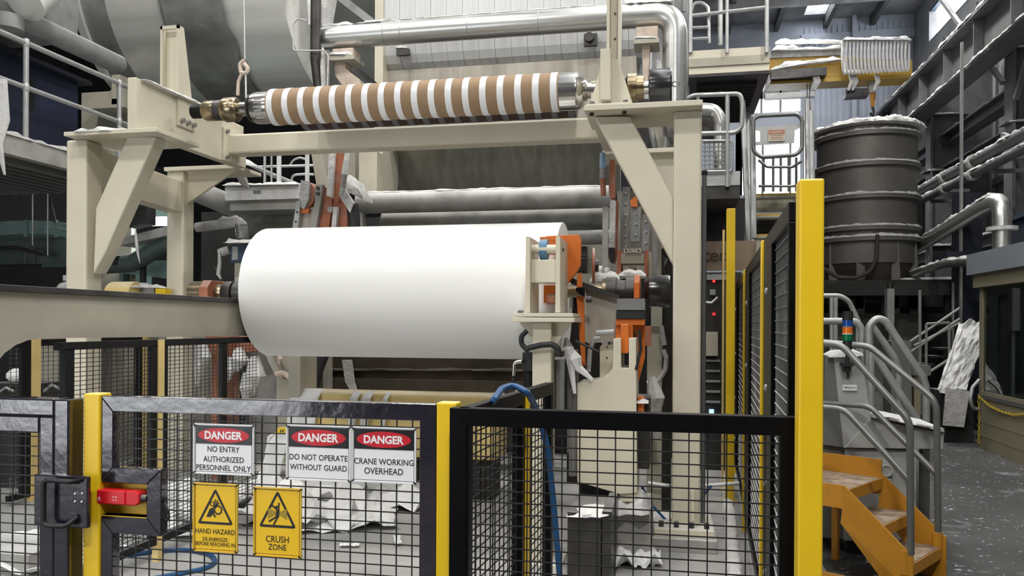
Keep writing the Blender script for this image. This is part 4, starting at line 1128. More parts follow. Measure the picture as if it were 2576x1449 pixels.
drape('slim torn paper strip right of the middle of the yellow apron', 966, 978, 993, 1090, 6.87, 4.0, -8)
drape('long paper sheet trailing to the floor left of the yellow apron', 680, 730, 1100, 1225, 6.6, 5.0, -30)
drape('crumpled paper curtain behind the crane sign', 830, 1000, 1095, 1240, 6.75, 6.0, 10)
# cream leg with dripping lint at the left of the pit
t = thing('dripping_stanchion', 'cream frame leg dripping with lint below the left end of the reel', 'leg', aY(712, 1200, 7.3))
MB().pbox(694, 880, 726, 1230, 7.3, .2).build('leg', 'cream_dull', t, bevel=.01)
MB().pprism([(645, 850), (660, 850), (712, 950), (698, 955)], 7.2, .08).build('brace', 'hood_stain', t, smooth=False)
MB().tube([aY(694, 942, 7.2), aY(714, 938, 7.2), aY(728, 950, 7.2), aY(760, 946, 7.2), aY(768, 925, 7.2)], .028, 8, fil=.05).build('pipe', 'lint_peach', t)
for a, b, r in (((768, 905), (764, 975), .045), ((745, 900), (743, 930), .03), ((730, 900), (733, 972), .025), ((777, 940), (780, 965), .018), ((706, 890), (702, 915), .03)):
    MB().tube([aY(*a, 7.15), aY((a[0] + b[0]) / 2 + 2, (a[1] + b[1]) / 2, 7.12), aY(*b, 7.15)], [r, r * 1.1, r * .4], 7).build('lint_drip', 'lint_peach', t)
MB().pprism([(762, 890), (820, 890), (805, 930), (785, 1000), (765, 1040)], 7.6, .1).build('dark_gusset', 'shadow_steel', t, smooth=False)
# yellow hoist pendant
t = thing('hoist_pendant', 'yellow pendant control with a silver plate beside the danger signs', 'control', aY(705, 1140, 6.84))
MB().pprism([(688, 1092), (698, 1076), (716, 1074), (728, 1080), (728, 1138), (686, 1138)], 6.84, .06).build('body', 'yellow', t, bevel=.012)
MB().pbox(701, 1098, 718, 1124, 6.83, .02).build('plate', 'steel_bright', t, smooth=False)
lettering('lettering', 'M', aY(709, 1086, 6.836), (1, 0, 0), (0, 0, 1), .036, 'sign_ink', t)
MB().tube([aY(688, 1092, 6.82), aY(678, 1100, 6.82), aY(674, 1125, 6.82), aY(666, 1140, 6.82)], [.012, .02, .016, .004], 6).build('paper_tag', 'paper_scrap', t)

# ================================================================== idler stand in front of the reel
YI = 5.22
t = thing('idler_stand', 'cream pedestal with two cheeks holding a small blue roller in front of the reel', 'stand', (aY(1365, 1000, YI).x, YI + .2, 0))
MB().pprism([(1323, 598), (1326, 594), (1333, 596), (1333, 786), (1321, 786)], YI, .36).build('cheek', 'cream', t, smooth=False)
MB().pprism([(1398, 597), (1403, 592), (1409, 596), (1409, 786), (1397, 786)], YI, .38).build('cheek', 'cream', t, smooth=False)
MB().pbox(1336, 653, 1399, 711, YI + .05, .15).build('cross_box', 'cream_clean', t, bevel=.005)
a, b = aY(1334, 627, YI + .09), aY(1400, 627, YI + .09)
MB().cyl(a, b, .031, n=20).build('pin', 'cream_clean', t)
rl = aY(1358, 628, YI + .13)
MB().lathe(rl, (1, 0, 0), [(0, .058), (.004, .070), (.056, .070), (.06, .058)], 32).build('roller', 'blue_roller', t)
p = aY(1411, 627, YI + .12); MB().cyl(p, p + V((.02, 0, 0)), .014, n=8).build('pin_bolt', 'steel_dark', t)
MB().pbox(1292, 788, 1442, 797, YI - .06, .50).build('top_flange', 'cream', t, bevel=.003)
MB().pbox(1288, 799, 1445, 810, YI - .07, .53).build('bottom_flange', 'cream', t, bevel=.003)
for px in (1308, 1420):
    q = aY(px, 784, YI - .02); MB().cyl((q.x, q.y + .02, q.z - .02), (q.x, q.y + .02, q.z + .005), .02, n=6).build('bolt', 'steel', t)
    q = aY(px, 784, YI + .3); MB().cyl((q.x, YI + .33, aY(1360, 788, YI).z), (q.x, YI + .33, aY(1360, 788, YI).z + .025), .02, n=6).build('bolt', 'steel', t)
xm0, xm1 = aY(1339, 850, YI).x, aY(1387, 850, YI).x; zf = aY(1366, 811, YI).z
MB().box(xm0, xm1, YI, YI + .18, .02, zf).build('column', 'cream_clean', t, bevel=.008)
MB().prism([(xm0, YI + .06, zf), (xm0 - .10, YI + .06, zf), (xm0, YI + .06, zf - .14)], (0, .03, 0)).build('gusset', 'cream_clean', t)
MB().prism([(xm1, YI + .06, zf), (xm1 + .13, YI + .06, zf), (xm1, YI + .06, zf - .18)], (0, .03, 0)).build('gusset', 'cream_clean', t)
MB().prism([(xm1 - .02, YI + .2, zf), (xm1 - .02, YI + .42, zf), (xm1 - .02, YI + .18, zf - .2)], (.03, 0, 0)).build('gusset', 'cream_clean', t)
MB().box(xm0 - .08, xm1 + .08, YI - .08, YI + .26, 0, .02).build('foot_plate', 'cream', t, smooth=False)
t = thing('orange_guard', 'bright orange curved guard plate at the right end of the reel', 'guard', aY(1430, 712, YI + .34))
MB().pprism([(1372, 594), (1440, 590), (1456, 590), (1462, 604), (1460, 668), (1450, 686), (1425, 716), (1408, 716), (1408, 640), (1372, 640)], YI + .40, .05).build('plate', 'orange', t, bevel=.004)
MB().pprism([(1358, 596), (1400, 596), (1400, 604), (1358, 604)], YI + .24, .04).build('top_lip', 'orange', t, smooth=False)
MB().pprism([(1368, 718), (1400, 718), (1400, 762), (1368, 762)], YI + .39, .05).build('lower_plate', 'orange', t, smooth=False)
q = aY(1376, 753, YI + .2); MB().cyl(q, q + V((.11, 0, 0)), .035, n=16).build('stub_roller', 'orange_dusty', t)
# hydraulic cylinder and black hoses
t = thing('hydraulic_cylinder', 'black hydraulic cylinder with a steel fitting left of the cream pedestal', 'cylinder', aY(1328, 1010, YI + .1))
MB().pbox(1314, 886, 1345, 935, YI + .05, .12).build('head', 'rubber', t, bevel=.006)
q = aY(1330, 935, YI + .1); MB().cyl(q, (q.x, q.y, .3), .035, n=16).build('barrel', 'black_rough', t)
q0, q1 = aY(1313, 909, YI + .02), aY(1294, 912, YI + .02)
MB().tube([q0, q1, aY(1292, 945, YI + .02)], .013, 10, fil=.03).build('elbow_fitting', 'steel_bright', t)
MB().tube([aY(1292, 945, YI + .02), aY(1291, 975, YI + .02), aY(1296, 1020, YI + .02), aY(1300, 1100, YI)], .011, 8).build('hose', 'rubber', t)
for lab, pts, r in (('black corrugated hose arching across the cream pedestal', ((1322, 884), (1328, 876), (1360, 868), (1388, 866), (1404, 876), (1406, 896)), .020),
                    ('black hose curling behind the paper reel corner', ((1330, 884), (1312, 866), (1311, 846), (1326, 832)), .017)):
    o = MB().tube([aY(a, b, YI - .04) for a, b in pts], r, 10, fil=.04).build('corrugated_hose', 'rubber'); tag(o, lab, 'hose', 'black hoses')
t = thing('sensor_bracket', 'grey channel and sensor hanging beside the cream pedestal', 'bracket', aY(1410, 1040, YI + .1))
MB().pbox(1399, 905, 1418, 1060, YI + .1, .06).build('channel', 'steel', t, smooth=False)
MB().pbox(1396, 884, 1416, 898, YI + .08, .08).build('connector', 'rubber', t, bevel=.004)
MB().pbox(1427, 880, 1452, 1140, YI + .3, .08).build('rear_channel', 'steel', t, smooth=False)
for i, (a, b, c, lab) in enumerate((((1424, 850), (1434, 905), (1446, 990), 'limp white tissue rag hanging beside the cream pedestal'), ((1440, 880), (1455, 925), (1490, 955), 'white tissue scrap draped onto the cream machine body'))):
    o = MB().tube([aY(*a, YI + .2), aY((a[0] + b[0]) / 2, (a[1] + b[1]) / 2, YI + .18), aY(*b, YI + .2), aY(*c, YI + .2)], [.012, .045, .03, .012], 6).build('tissue_rag', 'paper_scrap'); tag(o, lab, 'tissue', 'tissue rags')

# ------------------------------------------------------------------ unloading fork machine at the lower right
YU = 5.45
t = thing('fork_machine', 'cream machine body with an orange fork beside the right gantry column', 'machine', (aY(1530, 1100, YU).x, YU + .2, 0))
def X(px, py=1050, y=YU): return aY(px, py, y).x
pts = [(1452, 1212), (1452, 963), (1492, 958), (1515, 952), (1532, 940), (1541, 925), (1543, 852), (1562, 850), (1562, 926), (1582, 926), (1582, 850), (1600, 850), (1603, 1240), (1560, 1244)]
MB().pprism(pts, YU, .36).build('body', 'cream_clean', t, bevel=.005)
MB().pprism([(1509, 872), (1514, 868), (1541, 868), (1541, 955), (1509, 955)], YU + .3, .04).build('side_plate', 'cream_clean', t, smooth=False)
for py in (873, 900):
    q = aY(1527, py, YU + .3); MB().cyl(q, q - V((0, .006, 0)), .006, n=8).build('bolt_hole', 'steel_dark', t)
MB().pprism([(1561, 818), (1564, 815), (1582, 816), (1582, 884), (1578, 890), (1561, 888)], YU + .04, .10).build('fork_tine', 'orange', t, bevel=.006)
MB().pprism([(1582, 816), (1592, 820), (1592, 880), (1582, 886)], YU + .14, .1).build('fork_cheek', 'orange', t, smooth=False)
MB().pbox(1549, 802, 1622, 818, YU + .16, .1).build('fork_yoke', 'orange', t, bevel=.005)
MB().pbox(1549, 818, 1560, 852, YU + .2, .1).build('fork_yoke', 'orange', t, smooth=False)
MB().pprism([(1592, 818), (1622, 818), (1622, 900), (1606, 960), (1600, 960), (1600, 850)], YU + .3, .08).build('fork_web', 'orange', t, smooth=False)
MB().pbox(1605, 820, 1638, 870, YU + .5, .05).build('fork_back', 'orange_dusty', t, smooth=False)
MB().prism([aY(1550, 802, YU + .14), aY(1550, 782, YU + .14), aY(1555, 760, YU + .24), aY(1555, 750, YU + .2), aY(1555, 750, YU + .34), aY(1555, 802, YU + .34)], (X(1621, 780, YU + .14) - X(1550, 780, YU + .14), 0, 0)).build('wear_pad', 'rubber', t, bevel=.004)
MB().pbox(1552, 751, 1622, 780, YU + .13, .05).build('pad_cap', 'steel', t, smooth=False)
MB().pbox(1600, 1000, 1634, 1180, YU + .1, .3).build('slide_box', 'steel_dark', t, bevel=.005)
MB().lump([aY(1602, 1008, YU + .08), aY(1632, 1008, YU + .08)], .16, .05, 4, .03).build('lint_cap', 'lint', t)
MB().pbox(1605, 1040, 1620, 998, YU + .05, .1).build('orange_stop', 'orange', t, smooth=False)
MB().pbox(1426, 1000, 1452, 1215, YU + .2, .2).build('guide_column', 'steel_dark', t, smooth=False)
q = aY(1444, 1060, YU + .05); MB().cyl((q.x, q.y, .55), (q.x, q.y, 1.15), .035, n=14).build('ram', 'steel', t)
MB().pprism([(1560, 1240), (1603, 1236), (1603, 1262), (1560, 1262)], YU + .02, .3).build('toe', 'cream_clean', t, smooth=False)
MB().box(X(1455), X(1600), YU + .1, YU + .3, .02, .5).build('pedestal', 'shadow_steel', t, smooth=False)
solo(MB().tube([aY(1608, 830, YU + .05), aY(1612, 880, YU + .05), aY(1606, 900, YU + .02), aY(1600, 930, YU)], .012, 7), 'machine_hose', 'rubber', 'short black hose on the orange fork', 'hose')
t = thing('deflector_chute', 'stained grey sheet metal chute sloping behind the orange guard', 'chute', aY(1500, 860, 5.75))
MB().pprism([(1428, 702), (1440, 700), (1556, 742), (1556, 752), (1440, 716)], 5.70, .10).build('rim', 'steel_dark', t, smooth=False)
MB().pprism([(1450, 716), (1555, 750), (1555, 858), (1478, 864)], 5.76, .03).build('sheet', 'hood_stain', t, smooth=False)
MB().pprism([(1466, 860), (1466, 720), (1474, 722), (1480, 862)], 5.74, .02).build('edge_strip', 'cream_dull', t, smooth=False)
t = thing('orange_linkage', 'slim orange linkage bar with a black block behind the cream pedestal', 'linkage', aY(1462, 920, 5.6))
MB().pprism([(1453, 688), (1462, 686), (1464, 722), (1451, 722)], 5.55, .05).build('tip', 'orange', t, smooth=False)
MB().pprism([(1450, 745), (1468, 745), (1472, 920), (1463, 920)], 5.58, .04).build('bar', 'orange', t, smooth=False)
MB().pprism([(1448, 724), (1469, 724), (1469, 746), (1460, 742), (1449, 732)], 5.52, .06).build('block', 'black', t, smooth=False)
q = aY(1474, 753, 5.54); MB().cyl(q, q + V((.04, 0, 0)), .022, n=8).build('bolt', 'steel_dark', t)
MB().pbox(1432, 745, 1440, 775, 5.5, .04).build('cover_strip', 'steel_bright', t, smooth=False)
o = MB().tube([aY(1510, 850, 5.6), aY(1494, 852, 5.6), aY(1484, 880, 5.6), aY(1480, 935, 5.6)], .017, 9, fil=.04).build('drain_pipe', 'galv'); tag(o, 'galvanised drain pipe bending down behind the cream machine body', 'pipe')
o = MB().tube([aY(1545, 835, 5.6), aY(1500, 838, 5.6)], .02, 9).build('drain_pipe', 'galv'); tag(o, 'short horizontal galvanised pipe under the grey chute', 'pipe')
o = MB().tube([aY(1448, 858, 5.4), aY(1480, 872, 5.4), aY(1506, 885, 5.4)], .009, 7).build('cable', 'rubber'); tag(o, 'straight black cable slanting behind the cream pedestal', 'cable')

# things on the floor around the column
t = thing('steel_trough', 'dark steel trough with lint on its rim behind the low fence', 'trough', (aY(1480, 1400, 4.85).x, 5.1, 0))
MB().box(X(1427, 1350, 4.85), X(1513, 1350, 4.85), 4.85, 5.35, 0, aY(1480, 1290, 4.85).z).build('box', 'steel_dark', t, bevel=.006)
MB().box(X(1515, 1350, 4.85), X(1538, 1350, 4.85), 4.84, 5.4, 0, aY(1480, 1284, 4.85).z).build('end_box', 'steel_dark', t, smooth=False)
MB().lump([aY(1430, 1288, 4.95), aY(1535, 1282, 4.95)], .3, .04, 4, .05).build('lint_ridge', 'lint', t)
t = thing('concrete_plinth', 'stained concrete plinth heaped with lint left of the column base', 'plinth', (aY(1590, 1345, 5.5).x, 5.7, 0))
MB().box(X(1541, 1300, 5.5), X(1640, 1300, 5.5), 5.5, 5.95, 0, aY(1590, 1272, 5.5).z).build('block', 'concrete_block', t, bevel=.01)
MB().lump([aY(1543, 1270, 5.6), aY(1636, 1268, 5.6)], .4, .10, 6, .05).build('lint_ridge', 'lint', t)
t = thing('grey_housing', 'pale cream rear cabinet between the orange fork and the column', 'cabinet', (aY(1635, 950, 6.5).x, 6.6, 0))
MB().box(aY(1628, 850, 6.5).x, aY(1666, 850, 6.5).x, 6.5, 6.9, 0, aY(1640, 820, 6.5).z).build('casing', 'cream_dull', t, smooth=False)
MB().box(aY(1666, 850, 6.5).x, aY(1690, 850, 6.5).x, 6.55, 6.9, 0, aY(1670, 800, 6.5).z).build('cable_duct', 'steel_dark', t, smooth=False)
for i, (pts, lab) in enumerate(((((1668, 880), (1676, 900), (1674, 930), (1656, 960), (1628, 964)), 'grey curved conduit beside the rear cabinet'), (((1664, 820), (1668, 850), (1672, 868)), 'short grey conduit above the rear cabinet'))):
    o = MB().tube([aY(a, b, 6.35) for a, b in pts], .018, 8, fil=.05).build('conduit', 'galv'); tag(o, lab, 'conduit')
o = MB().tube([aY(1640, 950, 6.2), aY(1650, 1000, 6.15), aY(1640, 1050, 6.2), aY(1655, 1110, 6.2)], [.03, .07, .06, .02], 7).build('lint_clump', 'lint_grey'); tag(o, 'grey lint clump hanging by the rear cabinet', 'lint')
for i, (pts, lab, m, r) in enumerate((
        (((1615, 1225), (1640, 1270), (1690, 1325)), 'blue air line slanting down to the column base', 'hose_blue', .010),
        (((1790, 1222), (1770, 1245), (1762, 1262)), 'short blue air line right of the column', 'hose_blue', .010),
        (((1630, 1215), (1680, 1222), (1720, 1225), (1860, 1216)), 'grey conduit passing behind the right column low down', 'galv', .016))):
    o = MB().tube([aY(a, b, 6.0 if i < 2 else 6.4) for a, b in pts], r, 8, fil=.05).build('air_line' if i < 2 else 'conduit', m); tag(o, lab, 'hose' if i < 2 else 'conduit')
t = thing('steel_conduit', 'dark vertical conduit pipe hugging the right gantry column', 'conduit', (aY(1769, 900, 5.95).x, 5.95, 0))
MB().cyl((aY(1770, 900, 5.95).x, 5.95, 0), (aY(1770, 900, 5.95).x, 5.95, aY(1770, 432, 5.95).z), .017, n=10).build('pipe', 'rail_tube', t)
MB().cyl((aY(1770, 900, 5.95).x, 5.95, aY(1770, 440, 5.95).z), (aY(1770, 900, 5.95).x, 5.95, aY(1770, 430, 5.95).z), .022, n=10).build('end_cap', 'rubber', t)

# ------------------------------------------------------------------ clutter behind, right of the column
t = thing('control_rack', 'black rack with red indicator lights behind the right column', 'rack', (aY(1800, 900, 9.0).x, 9.2, 0))
x0, x1 = aY(1735, 900, 9.0).x, aY(1865, 900, 9.0).x
MB().box(x0, x1, 9.0, 9.5, 0, aY(1800, 685, 9).z).build('frame', 'shadow_steel', t, smooth=False)
MB().pbox(1772, 835, 1806, 895, 8.9, .2).build('cream_door', 'cream_dull', t, smooth=False)
for py in (707, 790):
    MB().pbox(1793, py - 3, 1799, py + 3, 8.98, .03).build('indicator', 'led_red', t, smooth=False)
MB().pbox(1784, 1030, 1796, 1046, 8.97, .04).build('screen', 'screen', t, smooth=False)
for i in range(5):
    MB().pbox(1776, 905 + i * 26, 1812, 910 + i * 26, 8.96, .05).build('shelf', 'galv_dull', t, smooth=False)
MB().pbox(1786, 728, 1800, 742, 8.97, .04).build('socket', 'grey_plastic', t, smooth=False)
MB().pbox(1778, 690, 1830, 704, 8.97, .04).build('cable_tray', 'galv_dull', t, smooth=False)
MB().tube([aY(1766, 760, 8.9), aY(1790, 762, 8.9), aY(1806, 748, 8.9)], .015, 7).build('conduit', 'galv', t)
t = thing('brown_banner', 'tan board with large brown letters behind the tall yellow post', 'board', aY(1820, 680, 10.5))
MB().pbox(1745, 606, 1935, 680, 10.5, .05).build('board', 'kraft_sign', t, smooth=False)
lettering('lettering', 'tec', aY(1798, 644, 10.49), (1, 0, 0), (0, 0, 1), .30, 'brown_ink', t, bold=.02)
MB().pbox(1902, 608, 1916, 678, 10.45, .06).build('pale_strip', 'cream_dull', t, smooth=False)
MB().pbox(1745, 500, 1874, 606, 10.9, .1).build('shadow_sheet', 'shadow_steel', t, smooth=False)  # near-black sheet stands in for shadowed clutter

# ------------------------------------------------------------------ upper platform with railing
YQ = 11.0
t = thing('upper_platform', 'cream upper platform with a dark louvred underside at top right', 'platform', aY(1840, 250, YQ))
xa_, xb_ = aY(1733, 160, YQ).x, aY(1936, 150, YQ).x
zq1 = aY(1840, 122, YQ).z; zq0 = aY(1840, 178, YQ).z
MB().box(xa_, xb_, YQ, YQ + .03, aY(1840, 142, YQ).z, zq1).build('toe_board', 'cream_clean', t, smooth=False)
MB().box(xa_, xb_, YQ, YQ + 2.6, zq0 + .08, aY(1840, 142, YQ).z).build('deck', 'cream_dull', t, smooth=False)
MB().box(xa_, xb_, YQ + .02, YQ + .14, zq0 - .02, zq0 + .10).build('edge_beam', 'cream_clean', t, smooth=False)
MB().box(xa_, xb_, YQ + .0, YQ + 2.6, zq0 - .06, zq0 - .02).build('soffit_frame', 'steel_dark', t, smooth=False)
for i in range(14):
    y = YQ + .35 + .15 * i
    MB().box(xa_ + .12, xb_ - .12, y, y + .09, zq0 - .10, zq0 - .05).build('louvre', 'shadow_steel', t, smooth=False)
t = thing('platform_railing', 'light grey tube railing with a hoop gate on the upper platform', 'railing', aY(1840, 140, YQ - .02))
yr = YQ - .03
for px, r in ((1737, .03), (1829, .024), (1929, .03), (1812, .035)):
    MB().cyl(aY(px, 133 if px != 1812 else 112, yr + (0 if px != 1812 else .4)), aY(px, -40, yr + (0 if px != 1812 else .4)), r, n=10).build('post', 'galv', t)
MB().tube([aY(1737, 40, yr), aY(1932, 18, yr)], .024, 10).build('top_rail', 'galv', t)
MB().tube([aY(1737, 70, yr), aY(1780, 68, yr)], .02, 8).build('mid_rail', 'galv', t)
MB().tube([aY(1737, 98, yr), aY(1780, 96, yr)], .02, 8).build('mid_rail', 'galv', t)
MB().tube([aY(1738, 30, yr + .05), aY(1745, 8, yr + .05), aY(1765, 6, yr + .05), aY(1782, 18, yr + .05), aY(1784, 108, yr + .05)], .022, 8, fil=.1).build('hoop', 'galv', t)
# hood end and pipes seen right of the tall channel
t = thing('hood_flank', 'pale blue grey flank of the hood right of the tall channel', 'panel', aY(1600, 260, 10.8))
MB().pbox(1562, -60, 1640, 250, 10.95, .2).build('sheet', 'hood', t, smooth=False)
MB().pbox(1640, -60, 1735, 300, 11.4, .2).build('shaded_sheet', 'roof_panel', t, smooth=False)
for px in (1660, 1676, 1690, 1720):
    MB().cyl(aY(px, 30, 11.0), aY(px, -60, 11.0), .03, n=8).build('riser_pipe', 'galv_dull', t)
MB().pbox(1665, 118, 1681, 165, 10.7, .1).build('cable_box', 'cream_dull', t, smooth=False)
MB().pbox(1652, 150, 1666, 190, 10.7, .1).build('linty_fitting', 'lint_grey', t, smooth=False)

# ------------------------------------------------------------------ lower landing with railing and stair
YL = 9.4
t = thing('lower_landing', 'landing with a pale toe board beside the right column', 'landing', aY(1815, 500, YL))
MB().pbox(1745, 432, 1862, 467, YL, .03).build('toe_board', 'galv', t, smooth=False)
MB().pbox(1745, 468, 1862, 500, YL + .02, 1.6).build('deck', 'steel_dark', t, smooth=False)
t = thing('landing_railing', 'lint-topped rounded tube railing with a mesh guard on the landing', 'railing', aY(1815, 440, YL - .02))
yr = YL - .05
MB().tube([aY(1722, 300, yr), aY(1724, 250, yr), aY(1745, 240, yr), aY(1862, 236, yr), aY(1868, 260, yr), aY(1866, 320, yr), aY(1850, 334, yr), aY(1730, 337, yr)], .026, 10, fil=.14).build('rail_loop', 'galv', t)
MB().cyl(aY(1830, 470, yr), aY(1830, 236, yr), .026, n=10).build('post', 'galv', t)
MB().cyl(aY(1756, 300, yr), aY(1756, 240, yr), .02, n=8).build('post', 'galv', t)
MB().lump([aY(1740, 237, yr), aY(1860, 233, yr)], .05, .02, 4, .04).build('lint_ridge', 'lint', t)
a, b = aY(1768, 430, yr), aY(1838, 355, yr)
tag(grid_xz(MB(), a.x, b.x, yr + .03, a.z, b.z, .05, .05, .006).build('wire_mesh', 'galv_dull', t, smooth=False), kind='stuff')
MB().tube([aY(1766, 354, yr), aY(1842, 354, yr), aY(1842, 430, yr), aY(1766, 432, yr)], .014, 8, fil=.04).build('mesh_frame', 'galv', t)
t = thing('brass_elbow_pipe', 'shiny lagged elbow pipe behind the landing railing', 'pipe', aY(1800, 370, 10.2))
MB().tube([aY(1755, 275, 10.2), aY(1800, 278, 10.2), aY(1812, 310, 10.2), aY(1812, 510, 10.2)], .085, 18, fil=.2).build('pipe', 'stainless', t)
MB().pbox(1760, 290, 1800, 345, 10.5, .2).build('dark_block', 'steel_dark', t, smooth=False)
# stair with gate hoop in front of the bright window
YT = 12.0
t = thing('service_stair', 'grey service stair with ochre tread edges in front of the bright window', 'stair', aY(1945, 700, YT - .5))
for px0, px1 in ((1876, 1886), (2022, 2034)):
    MB().prism([aY(px0, 250, YT + .6), aY(px1, 250, YT + .6), aY(px1 + 14, 720, YT - .6), aY(px0 + 2, 720, YT - .6)], (0, .06, 0)).build('stringer', 'galv', t, smooth=False)
for i, py in enumerate((486, 537, 588, 640)):
    y = YT - .1 * i
    MB().pbox(1893, py, 2022, py + 5, y, .25).build('tread_nosing', 'crane_yellow', t, smooth=False)
    MB().pbox(1893, py + 5, 2022, py + 10, y - .005, .25).build('tread', 'cream_dull', t, smooth=False)
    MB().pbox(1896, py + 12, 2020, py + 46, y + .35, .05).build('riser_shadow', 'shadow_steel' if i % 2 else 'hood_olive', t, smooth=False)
for px0, px1, y0, y1 in ((1868, 1884, 255, 640), (1893, 1896, 290, 600)):
    MB().tube([aY(px0, y0, YT - .3), aY(px1, y1, YT - .7)], .04, 8).build('handrail_tube', 'galv', t)
for px0, px1, y0, y1 in ((2030, 2036, 250, 445), (2040, 2048, 280, 445)):
    MB().tube([aY(px0, y0, YT - .3), aY(px1, y1 + 200, YT - .7)], .035, 8).build('handrail_tube', 'galv', t)
t = thing('safety_gate', 'rounded tube safety gate carrying a faded danger plate at the head of the stair', 'gate', aY(1955, 480, YT - .8))
yg = YT - .7
MB().tube([aY(1895, 300, yg), aY(1908, 292, yg), aY(2006, 287, yg), aY(2018, 300, yg), aY(2018, 372, yg), aY(2004, 390, yg), aY(1915, 396, yg), aY(1895, 380, yg)], .028, 10, fil=.12, closed=True).build('gate_loop', 'rail_tube', t)
MB().pprism([(1900, 320), (2012, 312), (2012, 322), (2000, 328), (1998, 360), (1900, 366), (1900, 357), (1912, 356), (1912, 330), (1900, 328)], yg + .02, .01).build('plate', 'galv', t, smooth=False)
MB().pbox(1933, 325, 1975, 355, yg, .01).build('danger_plate', 'old_sign', t, smooth=False)
MB().pbox(1934, 326, 1974, 337, yg - .004, .004).build('danger_header', 'old_red', t, smooth=False)
lettering('lettering', 'DANGER', aY(1954, 331.5, yg - .006), (1, 0, 0), (0, 0, 1), .14, 'old_sign', t, bold=.03)
for i in range(3):
    MB().pbox(1938, 340 + i * 4.5, 1970, 341.2 + i * 4.5, yg - .003, .003).build('faded_line', 'old_red', t, smooth=False)
for px in (1921, 1945, 1964, 1984, 2003):
    MB().tube([aY(px, 396, yg + .5), aY(px, 482, yg + .5)], .018, 8).build('bar', 'rail_tube', t)
MB().tube([aY(1908, 402, yg + .5), aY(1930, 420, yg + .5), aY(1995, 420, yg + .5), aY(2016, 405, yg + .5)], .022, 8, fil=.08).build('lower_hoop', 'rail_tube', t)
MB().tube([aY(1908, 468, yg + .5), aY(2010, 468, yg + .5)], .02, 8).build('bar', 'rail_tube', t)
t = thing('red_trolley', 'red and grey trolley glimpsed under the service stair', 'trolley', aY(1945, 600, 14.5))
MB().pbox(1890, 545, 1990, 556, 14.5, .4).build('red_top', 'sign_red', t, smooth=False)
MB().pbox(1890, 556, 1990, 580, 14.5, .4).build('grey_body', 'steel_dark', t, smooth=False)
MB().pbox(1880, 580, 2000, 1036, 14.6, .4).build('base', 'shadow_steel', t, smooth=False)

# ================================================================== guard fence in front
YG = 2.78         # front plane of the low fence
ZG = 1.306        # its top
def gx(px, py=1200): return aY(px, py, YG).x
def zg(px, py): return aY(px, py, YG).z
def post(label, px0, px1, y, z1, dep=.07, cap=True, py=1200):
    x0, x1 = aY(px0, py, y).x, aY(px1, py, y).x
    t = thing('fence_post', label, 'post', ((x0 + x1) / 2, y + dep / 2, 0), 'yellow fence posts')
    MB().box(x0, x1, y, y + dep, .012, z1).build('tube', 'yellow', t, bevel=.006)
    MB().box(x0 - .03, x1 + .03, y - .03, y + dep + .03, 0, .012).build('foot_plate', 'yellow', t, smooth=False)
    return t
post('yellow post between the open gate and the signed fence panel', 209, 250, YG - .01, ZG + .008)
post('yellow post in the middle of the low black fence', 1097, 1147, YG - .01, ZG + .008)
post('tall thick yellow post at the right corner of the guard fence', 2008, 2071, 2.52, aY(2040, 449, 2.52).z, .08)

def panel(label, x0, x1, y, z0, z1, wl, wr, wt, wb, sx, sz, skip=None, name='mesh_fence', mname='black'):
    t = thing(name, label, 'fence', ((x0 + x1) / 2, y, z0), 'black mesh fence panels')
    d = .045
    MB().prism([(x0, y, z1), (x1, y, z1), (x1 - wr, y, z1 - wt), (x0 + wl, y, z1 - wt)], (0, d, 0)).build('top_rail', mname, t, bevel=.003)
    MB().prism([(x0, y, z0), (x1, y, z0), (x1 - wr, y, z0 + wb), (x0 + wl, y, z0 + wb)], (0, d, 0)).build('bottom_rail', mname, t, bevel=.003)
    if not skip:
        MB().prism([(x0, y, z0), (x0, y, z1), (x0 + wl, y, z1 - wt), (x0 + wl, y, z0 + wb)], (0, d, 0)).build('stile', mname, t, bevel=.003)
    MB().prism([(x1, y, z0), (x1, y, z1), (x1 - wr, y, z1 - wt), (x1 - wr, y, z0 + wb)], (0, d, 0)).build('stile', mname, t, bevel=.003)
    w = grid_xz(MB(), x0 + wl, x1 - wr, y + .02, z0 + wb, z1 - wt, sx, sz, .0021, skip)
    tag(w.build('wire_mesh', 'wire', t, smooth=False), kind='stuff')
    return t
xa, xb = gx(251), gx(1096)
# lock box notch in the signed panel
nx1 = gx(405, 1260); nz0, nz1 = zg(330, 1345), zg(330, 1178); nh0, nh1 = zg(330, 1300), zg(330, 1217)
p1 = panel('black mesh fence panel carrying the danger and hazard signs', xa, xb, YG, .1, ZG, .058, .062, .062, .07, .0605, .0395, skip=(xa, nx1, nz0, nz1), mname='black_gate')
d = .045
xw = xa + .058
mm = MB().prism([(xa, YG, ZG), (xw, YG, ZG - .062), (xw, YG, nz1), (xa, YG, nh1)], (0, d, 0)); mm.build('stile', 'black_gate', p1, bevel=.003)
MB().prism([(xa, YG, .1), (xw, YG, .17), (xw, YG, nz0), (xa, YG, nh0)], (0, d, 0)).build('stile', 'black_gate', p1, bevel=.003)
xi = gx(368, 1260)
MB().prism([(xa, YG, nh1), (xw, YG, nz1), (nx1, YG, nz1), (xi, YG, nh1)], (0, d, 0)).build('lock_frame', 'black_gate', p1, bevel=.003)
MB().prism([(xa, YG, nh0), (xw, YG, nz0), (nx1, YG, nz0), (xi, YG, nh0)], (0, d, 0)).build('lock_frame', 'black_gate', p1, bevel=.003)
MB().prism([(nx1, YG, nz0), (nx1, YG, nz1), (xi, YG, nh1), (xi, YG, nh0)], (0, d, 0)).build('lock_frame', 'black_gate', p1, bevel=.003)
MB().box(gx(232), xi, YG + .05, YG + .056, nh0 - .005, nh1 + .005).build('lock_plate', 'yellow', p1, smooth=False)
